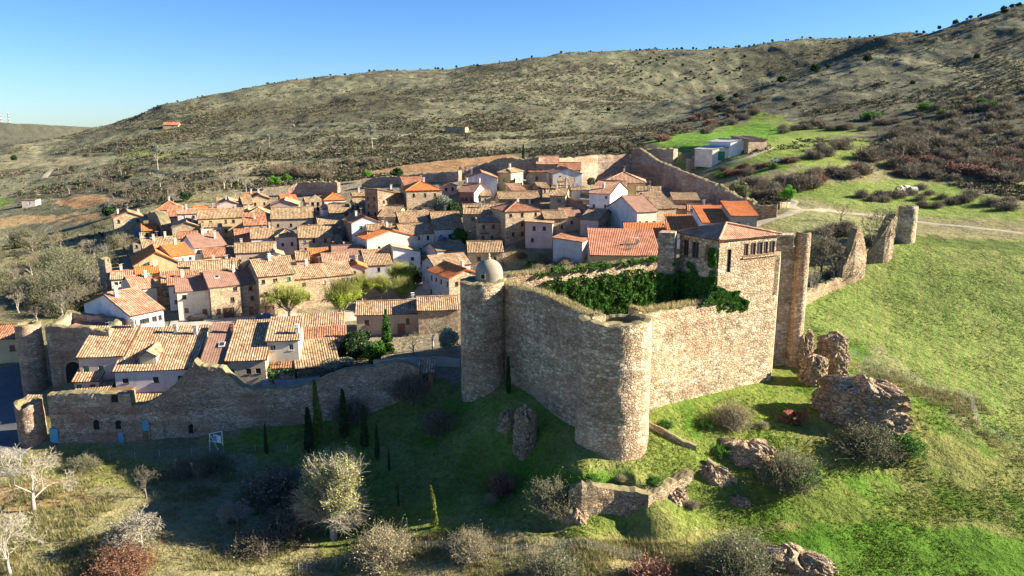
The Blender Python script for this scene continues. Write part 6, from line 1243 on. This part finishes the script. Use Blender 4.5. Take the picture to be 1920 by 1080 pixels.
# ---- masses nobody could count: scrub on the hills, grass ----
def m_attr(name, trans=0):
    m, n, b = mat_new(name); at = N(n, 'ShaderNodeAttribute', attribute_name='Col'); L(n, at.outputs[0], b.inputs['Base Color']); b.inputs['Roughness'].default_value = .95; b.inputs['Specular IOR Level'].default_value = .05
    if trans:
        tr = N(n, 'ShaderNodeBsdfTranslucent'); L(n, at.outputs[0], tr.inputs[0]); ms = N(n, 'ShaderNodeMixShader'); ms.inputs[0].default_value = trans
        out = [q for q in n.nodes if q.type == 'OUTPUT_MATERIAL'][0]; L(n, b.outputs[0], ms.inputs[1]); L(n, tr.outputs[0], ms.inputs[2]); L(n, ms.outputs[0], out.inputs[0])
    return m
rs = np.random.RandomState(77)
def scrub(name, n_, umin, umax, rmin_, rmax_, size, dens, pal, tris=12):
    u = rs.uniform(umin, umax, n_*4); v = rs.uniform(math.log(rmin_), math.log(rmax_), n_*4); r_ = np.exp(v); X = r_*np.sin(u); Y = r_*np.cos(u); keep_ = rs.uniform(size=len(u)) < dens(X, Y, r_); X, Y = X[keep_][:n_], Y[keep_][:n_]; n2 = len(X); Z = gz(X, Y)
    s = rs.uniform(*size, n2)*(1+.5*(rs.uniform(size=n2) > .9)); q = rs.normal(size=(n2, tris, 3)); q /= np.linalg.norm(q, axis=2)[..., None]; q *= rs.uniform(.45, 1, (n2, tris, 1)); q[..., 2] = np.abs(q[..., 2])*.8; C_ = np.stack([X, Y, Z], 1)[:, None]+q*s[:, None, None]
    d1 = rs.normal(size=(n2, tris, 3)); d2 = np.cross(d1, rs.normal(size=(n2, tris, 3))); d1 /= np.linalg.norm(d1, axis=2)[..., None]; d2 /= np.linalg.norm(d2, axis=2)[..., None]; k = s[:, None, None]*.34
    V_ = np.stack([C_+d1*k, C_-d1*k*.6+d2*k*.8, C_-d1*k*.6-d2*k*.8], 2).reshape(-1, 3); pal = np.array(pal); ci = pal[rs.randint(0, len(pal), n2)]*rs.uniform(.75, 1.25, (n2, 1)); c4 = np.concatenate([ci, np.ones((n2, 1))], 1); c4 = np.repeat(c4, tris*3, 0)
    o = npmesh(name, V_, np.arange(len(V_)).reshape(-1, 3), M.setdefault('scrub', m_attr('scrub', .1)), None, False, c4); return o
def dn(X, Y, r_):
    px_, py_, _ = proj(X, Y, gz(X, Y)); bare = inpoly(px_, py_, [(650,330),(780,306),(990,286),(1000,306),(880,322)]) | inpoly(px_, py_, [(-60,395),(200,395),(200,440),(-60,450)]) | inpoly(px_, py_, [(1400,205),(1640,235),(1640,262),(1500,262),(1240,312),(1200,265),(1290,250)]) | inpoly(px_, py_, [(1480,345),(1700,330),(1940,380),(1940,430),(1480,430)]) | inpoly(px_, py_, [(1240,310),(1640,262),(1600,310),(1380,345),(1300,330)]) | inpoly(px_, py_, [(100,372),(200,364),(260,374),(150,395)]) | inpoly(px_, py_, [(0,292),(220,285),(200,315),(0,322)])
    vil = inpoly(px_, py_, [(190,560),(200,400),(450,350),(640,335),(860,315),(1000,290),(1340,290),(1420,400),(1440,480),(1200,520)]) & (r_ < 330)
    a = np.clip(.38+1.5*fbm(X, Y, 90, 4, 61)+1.3*fbm(X*.6, Y*1.3, 26, 3, 62), .05, 1); up_ = np.clip(1.15-(r_-420)/700, .35, 1)*np.where(np.arctan2(X, Y) > .2, .62, 1)
    dk = inpoly(px_, py_, [(200,235),(380,195),(700,150),(830,185),(800,240),(500,262),(200,275)]) | inpoly(px_, py_, [(1385,95),(1745,60),(1740,72),(1500,132),(1395,155)]) | inpoly(px_, py_, [(840,205),(1040,225),(1180,270),(1000,262),(840,235)])
    return np.where(bare | vil, .0, a*up_*np.where(dk, 1.7, .9))
BR = [(.07,.07,.04),(.09,.08,.055),(.11,.095,.06),(.15,.125,.085),(.10,.09,.05),(.08,.09,.042),(.19,.165,.11),(.13,.10,.075),(.06,.075,.03),(.17,.16,.10)]
o = scrub('hillside_scrub', 42000, -.66, .66, 235, 1050, (.5, 1.45), dn, BR, 14); tag(o, 'low brown and olive scrub covering the hillsides', 'scrub', kind='stuff')
def dg(X, Y, r_):
    px_, py_, _ = proj(X, Y, gz(X, Y)); m_ = inpoly(px_, py_, [(860,720),(500,830),(380,830),(480,880),(640,1100),(760,1000),(1440,1015),(1500,1110),(2000,1110),(2000,430),(1720,450),(1510,560),(1480,700),(1220,800),(1080,870)])
    return np.where(m_, np.clip(.5+2.0*fbm(X, Y, 6, 3, 81), .02, 1)*np.where(py_ < 800, .6, 1), 0)
o = scrub('grass_tufts', 48000, -.55, .66, 66, 190, (.08, .22), dg, [(.11,.20,.02),(.15,.22,.03),(.20,.22,.05),(.09,.18,.015),(.24,.23,.07)], 8); tag(o, 'rough green grass tufts on the mound and field', 'grass', kind='stuff')
def blades(name, n_, dens, hh, pal, rr, w_=.035):
    u = rs.uniform(-.66, .66, n_*6); v = rs.uniform(math.log(rr[0]), math.log(rr[1]), n_*6); r_ = np.exp(v); X = r_*np.sin(u); Y = r_*np.cos(u); k = rs.uniform(size=len(u)) < dens(X, Y, r_); X, Y = X[k][:n_], Y[k][:n_]; n2 = len(X); Z = gz(X, Y); B = 7
    a = rs.uniform(0, 6.28, (n2, B)); s = rs.uniform(*hh, (n2, 1)); hd = np.stack([np.cos(a), np.sin(a), np.zeros_like(a)], 2); base = np.stack([X, Y, Z-.05], 1)[:, None]+hd*.12; tip = base+hd*(s*rs.uniform(.2, .7, (n2, B)))[..., None]+np.array([0, 0, 1.])*(s*rs.uniform(.6, 1.1, (n2, B)))[..., None]
    sd = np.stack([-np.sin(a), np.cos(a), a*0], 2)*w_; V_ = np.stack([base-sd, base+sd, tip], 2).reshape(-1, 3); pal = np.array(pal); ci = pal[rs.randint(0, len(pal), n2)]*rs.uniform(.8, 1.2, (n2, 1)); c4 = np.repeat(np.concatenate([ci, np.ones((n2, 1))], 1), B*3, 0)
    return npmesh(name, V_, np.arange(len(V_)).reshape(-1, 3), M.setdefault('blade', m_attr('blade', .3)), None, False, c4)
def dd_(X, Y, r_):
    px_, py_, _ = proj(X, Y, gz(X, Y)); m_ = inpoly(px_, py_, [(-60,1120),(-60,860),(180,850),(420,870),(560,930),(620,1030),(760,1005),(1440,1020),(1500,1120)]) | inpoly(px_, py_, [(1600,640),(1720,725),(1830,740),(1930,860),(1900,870),(1800,780),(1640,720)])
    return np.where(m_, np.clip(.45+2.4*fbm(X, Y, 5, 3, 91), .03, 1), 0)
o = blades('dry_grass', 24000, dd_, (.3, .95), [(.29,.25,.12),(.35,.30,.16),(.24,.22,.09),(.19,.21,.06)], (62, 140)); tag(o, 'long dry straw grass in the foreground', 'grass', kind='stuff')
# ivy inside the castle
def ivy(name, label, quads, n_, ls=.3, mat='ivy', thick=.5, seed=1):
    rs2 = np.random.RandomState(seed); C_ = []
    ar = [np.linalg.norm(np.cross(np.array(b_)-a, np.array(d_)-a)) for a, b_, c_, d_ in [[np.array(q, float) for q in Q] for Q in quads]]; tot = sum(ar)
    for Q, A_ in zip(quads, ar):
        a, b_, c_, d_ = [np.array(q, float) for q in Q]; m_ = int(n_*A_/tot); s = rs2.uniform(size=m_); t = rs2.uniform(size=m_); P_ = (a*(1-s)[:, None]+b_*s[:, None])*(1-t)[:, None]+(d_*(1-s)[:, None]+c_*s[:, None])*t[:, None]
        nn = np.cross(b_-a, d_-a); nn /= np.linalg.norm(nn); Ls = np.linalg.norm(b_-a); Lt = np.linalg.norm(d_-a); off = (vnoise(s*Ls/1.2, t*Lt/1.2, seed)+.6+.5*vnoise(s*Ls/.5, t*Lt/.5, seed+1))*thick+rs2.uniform(0, .12, m_); ragged = vnoise(s*Ls/1.3, t*Lt/1.3, seed+3) > (np.abs(t-.5)*2)**6*1.2-.55-.02
        C_.append((P_+nn*off[:, None])[ragged])
    V_, F_ = leaves(np.concatenate(C_), ls, rs2, 1.2); o = npmesh(name, V_, F_, M[mat]); return tag(o, label, 'ivy')
bw = [(b3[0]+.6, b3[1]-.1), (e3[0]+.5, e3[1]-.1)]
q_ = lambda p, r_, z0, z1: [(p[0], p[1], z0), (r_[0], r_[1], z0), (r_[0], r_[1], z1), (p[0], p[1], z1)]
pa = (b3[0]*.85+e3[0]*.15, b3[1]*.85+e3[1]*.15-.1)
ivy('ivy', 'thick green ivy mantling the inner face of the castle back wall', [q_(pa, bw[1], 4, 17.6), [(pa[0], pa[1]-.3, 17.5), (bw[1][0], bw[1][1]-.3, 18), (bw[1][0]-.2, bw[1][1]+1.4, 18.4), (pa[0]-.2, pa[1]+1.4, 17.9)]], 30000, .3, 'ivy', .8, 3)
kd = (K1-K0)/Wl
i0 = K0+kd*.3; iL = q0*.8+q1*.2
ivy('ivy', 'dark ivy climbing the left face of the keep below its windows', [q_(K0+kd*.2, K1-kd*.05, 4, 22.6), q_(K0+kd*(Wl*.80), K1-kd*.02, 22, 25.2), q_(np.array(q0)+[-.1,-.15], np.array(q1)+[.1,-.15], 4, 22.4), q_(np.array(q1), K0, 4, 21.6)], 34000, .3, 'ivy', .8, 5)
ur = (K2-K1)/Wr
ivy('ivy', 'ivy sprawling along the wall top at the foot of the keep', [[(*(K1-ur*.3), 15.5), (*(K1+ur*3), 15.5), (*(K1+ur*3), 18.4), (*(K1-ur*.3), 20.2)], [(*(K1+ur*3), 15.5), (*(K1+ur*6), 15.5), (*(K1+ur*6), 16.9), (*(K1+ur*3), 18.4)], [(*np.array(CR[3][:2]), 17.2), (*(K1+ur*4), 17.0), (*(K1+ur*4), 18.6), (*(K1-ur*1), 19.0)]], 9000, .3, 'ivy', .5, 7)
# dry grass on the wall heads
def wallgrass(name, label, pts, n_, seed):
    rs2 = np.random.RandomState(seed); S = np.array(pts, float); t = rs2.uniform(0, len(S)-1.001, n_); i = t.astype(int); f = t-i; P_ = S[i]*(1-f)[:, None]+S[i+1]*f[:, None]
    dirv = S[np.minimum(i+1, len(S)-1)]-S[i]; dirv /= np.linalg.norm(dirv[:, :2], axis=1)[:, None]+1e-9; w_ = rs2.uniform(.1, 2.0, n_); P_ = np.stack([P_[:, 0]-dirv[:, 1]*w_, P_[:, 1]+dirv[:, 0]*w_, P_[:, 3]+.05], 1)
    tip = P_+np.stack([rs2.normal(size=n_)*.2, rs2.normal(size=n_)*.2, rs2.uniform(.2, .75, n_)], 1); a = rs2.uniform(0, 6.28, n_); sd = np.stack([np.cos(a), np.sin(a), a*0], 1)*.06
    V_ = np.stack([P_-sd, P_+sd, tip], 1).reshape(-1, 3); o = npmesh(name, V_, np.arange(len(V_)).reshape(-1, 3), M['drygrass']); return tag(o, label, 'grass', kind='stuff')
wallgrass('dry_grass', 'dry grass growing on the head of the left curtain wall', CL, 1500, 3); wallgrass('dry_grass', 'dry grass growing on the head of the right curtain wall', CR, 2600, 4)
wallgrass('dry_grass', 'dry grass along the head of the castle back wall', [(b3[0], b3[1], 1, 17.9), (e3[0], e3[1], 1, 18.4)], 2200, 5)
hv = G(793, 385)
ivy('ivy', 'bright ivy arch on the stone front of the orange hip roofed house', [[(hv[0]-3.5, hv[1]-.5, hv[2]), (hv[0]+1.5, hv[1]-.5, hv[2]), (hv[0]+1.5, hv[1]-.3, hv[2]+6), (hv[0]-3.5, hv[1]-.3, hv[2]+6)]], 1600, .4, 'ivy', .3, 9)
# ================= small things =================
def car(px, py, rz, matc, label):
    g_ = G(px, py); root = empty('car', (g_[0], g_[1], g1(g_[0], g_[1])+.13), rad(rz), label, 'car', None); mb = MB(); prof = [(-2.1,.35),(-2.1,.8),(-1.75,.95),(-1.0,1.0),(-.45,1.42),(.95,1.45),(1.7,1.0),(2.1,.92),(2.1,.35)]
    n_ = len(prof)
    for s in (-.85, .85): mb.v += [(x, s*(.86 if z > 1.2 else 1), z) for x, z in prof]
    mb.f += [tuple(range(n_))[::-1], tuple(range(n_, 2*n_))]+[(i, (i+1) % n_, n_+(i+1) % n_, n_+i) for i in range(n_)]; mb.m = [0]*len(mb.f); mb.uv = [[(0,0)]*len(f) for f in mb.f]; mb.build('body', matc, root)
    for s in (-.84, .84):
        w2 = MB(); w2.add([(-.75,s*1.0,1.02),(1.4,s*1.0,1.02),(.85,s*.9,1.38),(-.38,s*.9,1.36)], [(0,1,2,3)]); w2.build('side_window', M['glass'], root)
        for x in (-1.3, 1.3): t = MB(); t.tube([(x, s-.1, .33), (x, s+.1, .33)], [.33, .33], 14); t.build('wheel', M['black'], root)
    w2 = MB(); w2.add([(-.98,-.74,1.03),(-.98,.74,1.03),(-.5,.66,1.41),(-.5,-.66,1.41)], [(0,1,2,3)]); w2.build('windscreen', M['glass'], root)
    for y_ in (-.6, .6): hl = MB(); hl.box(-2.13, y_-.15, .62, -2.06, y_+.15, .76); hl.build('headlight', M['frame_white'], root)
M['carpaint'] = m_plain('dark_car_paint', (.03,.03,.035), .25, .2, .6); M['bluepaint'] = m_plain('blue_car_paint', (.04,.10,.22), .25, .2, .6); M['silver'] = m_plain('silver_car_paint', (.45,.46,.47), .3, .4, .6)
car(370, 602, 8, M['carpaint'], 'dark saloon car parked on the plaza before the white and cream house'); car(500, 600, 8, M['bluepaint'], 'blue car partly hidden behind the roofs on the plaza')
car(797, 484, 80, M['silver'], 'silver car parked farther up the village street'); car(796, 496, 80, M['carpaint'], 'dark car parked nearer in the village street'); car(1457, 305, 10, M['silver'], 'pale car by the sheds on the upper track')
# wire fences
def fence(label, pts, ph=1.6, step=3.0, group=None):
    P_ = [Vector(G(*p)) for p in pts]; S = []
    for i in range(len(P_)-1):
        k = max(1, int((P_[i+1]-P_[i]).length/step)); S += [P_[i].lerp(P_[i+1], j/k) for j in range(k)]
    S.append(P_[-1]); root = empty('wire_fence', S[0], 0, label, 'fence'); o0 = S[0]; tops = []
    for s in S:
        b0 = Vector((s.x, s.y, g1(s.x, s.y)))-o0; mb = MB(); mb.tube([b0+Vector((0,0,-.3)), b0+Vector((rnd.gauss(0,.05), rnd.gauss(0,.05), ph))], [.045, .04], 5); mb.build('post', M['metal'], root); tops.append(b0)
    mb = MB()
    for i in range(len(tops)-1):
        for z in np.linspace(.15, ph-.05, 6): mb.tube([tops[i]+Vector((0,0,z)), tops[i+1]+Vector((0,0,z))], [.008, .008], 3, cap=False)
        k = 9
        for j in range(k): q = tops[i].lerp(tops[i+1], j/k); mb.tube([q+Vector((0,0,.1)), q+Vector((0,0,ph-.05))], [.006, .006], 3, cap=False)
    mb.build('wire_mesh', M['metal'], root)
fence('wire mesh fence on leaning posts along the edge of the green field', [(1592,680),(1604,668),(1640,700),(1700,716),(1760,738),(1818,752),(1832,800),(1870,822),(1930,856)])
fence('wire fence on thin posts across the dry grass at the bottom of the picture', [(560,1075),(700,1040),(850,1030),(1000,1040),(1200,1052)], 1.3)
fence('old wire fence on thin posts below the town wall', [(160,858),(300,856),(420,850),(540,848)], 1.2, 4)
# white metal goal-like frame with a blue panel
g_ = G(405, 850); root = empty('metal_frame', g_, rad(-25), 'white tubular frame holding a blue and white panel below the town wall', 'frame')
mb = MB(); 
for a, b_ in (((-1.3,0,-.2),(-1.0,0,3.0)),((-1.0,0,3.0),(1.6,0,3.9)),((1.6,0,3.9),(1.6,0,1.6)),((-1.0,0,3.0),(-.2,.8,0)),((-1.3,0,1.8),(1.6,0,2.0))): mb.tube([a, b_], [.07, .07], 6)
mb.build('tubing', M['frame_white'], root); mb = MB(); mb.box(-.2,-.05,1.9,1.3,.0,3.1); mb.build('panel', M['frame_white'], root); mb = MB(); mb.box(-.1,-.08,2.0,.5,-.055,2.9); mb.build('blue_panel', M['blue_paint'], root)
# rusty machine
g_ = G(1492, 792); root = empty('farm_machine', g_, rad(20), 'rusty orange farm machine abandoned against the large ruined wall chunk', 'machine')
mb = MB(); Rm = random.Random(4)
for k in range(16):
    p0 = Vector((Rm.uniform(-2, 1.6), Rm.uniform(-1.1, 1), Rm.uniform(0, 1.2))); mb.tube([p0, p0+Vector((Rm.uniform(-.8, .8), Rm.uniform(-.8, .8), Rm.uniform(.4, 1.4))), p0+Vector((Rm.uniform(-1.6, 1.6), Rm.uniform(-1, 1), Rm.uniform(.3, 1.2)))], [.08,.07,.05], 5)
mb.build('bent_bars', M['rust'], root); mb = MB()
for k in range(7):
    x, y_, z = Rm.uniform(-1.8, 1.6), Rm.uniform(-1, .9), Rm.uniform(.1, 1.1); a = Rm.uniform(0, 3); c, s = math.cos(a), math.sin(a); w_, d_, h_ = Rm.uniform(.25, .8), Rm.uniform(.1, .35), Rm.uniform(.2, .7)
    prism(mb, [np.array((x+c*u_-s*v_, y_+s*u_+c*v_)) for u_, v_ in ((-w_,-d_),(w_,-d_),(w_,d_),(-w_,d_))], z, z+h_)
mb.build('panels', M['rust'], root); t = MB(); t.tube([(-.9,-1.1,.45),(-.7,-1.0,.55)], [.55,.55], 16); w_ = t.build('wheel', M['black'], root); t = MB(); t.tube([(-.93,-1.13,.44),(-.67,-.97,.56)], [.22,.22], 10); t.build('hub', M['rust'], w_)
# concrete pipes on the meadow
for i, (px_, py_, lb) in enumerate(((1686,362,'open concrete pipe standing left of two others on the meadow'),(1697,361,'large concrete pipe end facing the camera on the meadow'),(1710,364,'concrete pipe lying at the right of the group on the meadow'))):
    g_ = G(px_, py_); root = empty('concrete_pipe', g_, rad(-40-20*i), lb, 'pipe'); mb = MB(); R2, R1 = 1.15, .95; k = 24
    for r_, y_ in ((R2,-1),(R2,1.2),(R1,1.2),(R1,-1)): mb.v += [(r_*math.cos(2*math.pi*j/k), y_, R2+r_*math.sin(2*math.pi*j/k)) for j in range(k)]
    for s in range(4):
        for j in range(k): mb.f.append((s*k+j, s*k+(j+1) % k, ((s+1) % 4)*k+(j+1) % k, ((s+1) % 4)*k+j)); mb.m.append(0); mb.uv.append([(0,0)]*4)
    mb.build('pipe_shell', M['concrete'], root)
# lamp post and radio masts
def lamp(px, py, h_, label):
    g_ = G(px, py); root = empty('street_lamp', g_, 0, label, 'street lamp'); mb = MB(); mb.tube([(0,0,-.3),(0,0,h_)], [.07,.05], 6); mb.tube([(0,0,h_-.02),(.5,0,h_+.15)], [.04,.04], 5); mb.build('pole', M['metal'], root); mb = MB(); mb.box(.3,-.12,h_+.08,.8,.12,h_+.22); mb.build('lamp_head', M['frame_white'], root)
lamp(521, 606, 5, 'street lamp beside the lone leafing tree on the plaza'); lamp(727, 575, 5, 'street lamp among the feathery trees')
for px_, y0, lb in ((2,207,'left of the two distant red and white radio masts'),(17,210,'right of the two distant red and white radio masts')):
    p = R(px_, 231, 2250); root = empty('radio_mast', (p[0], p[1], g1(p[0], p[1])), 0, lb, 'mast'); H_ = ztop(p[0], p[1], y0)-g1(p[0], p[1]); mb = MB(); mb2 = MB(); k = 8
    for i in range(k):
        for dx, dy in ((-1,-1),(1,-1),(1,1),(-1,1)):
            w0, w1 = 1.6*(1-i/k)+.25, 1.6*(1-(i+1)/k)+.25; (mb if i % 2 == 0 else mb2).tube([(dx*w0,dy*w0,H_*i/k),(dx*w1,dy*w1,H_*(i+1)/k)], [.28,.28], 4)
    mb.build('red_lattice', M['rust'], root); mb2.build('white_lattice', M['frame_white'], root)
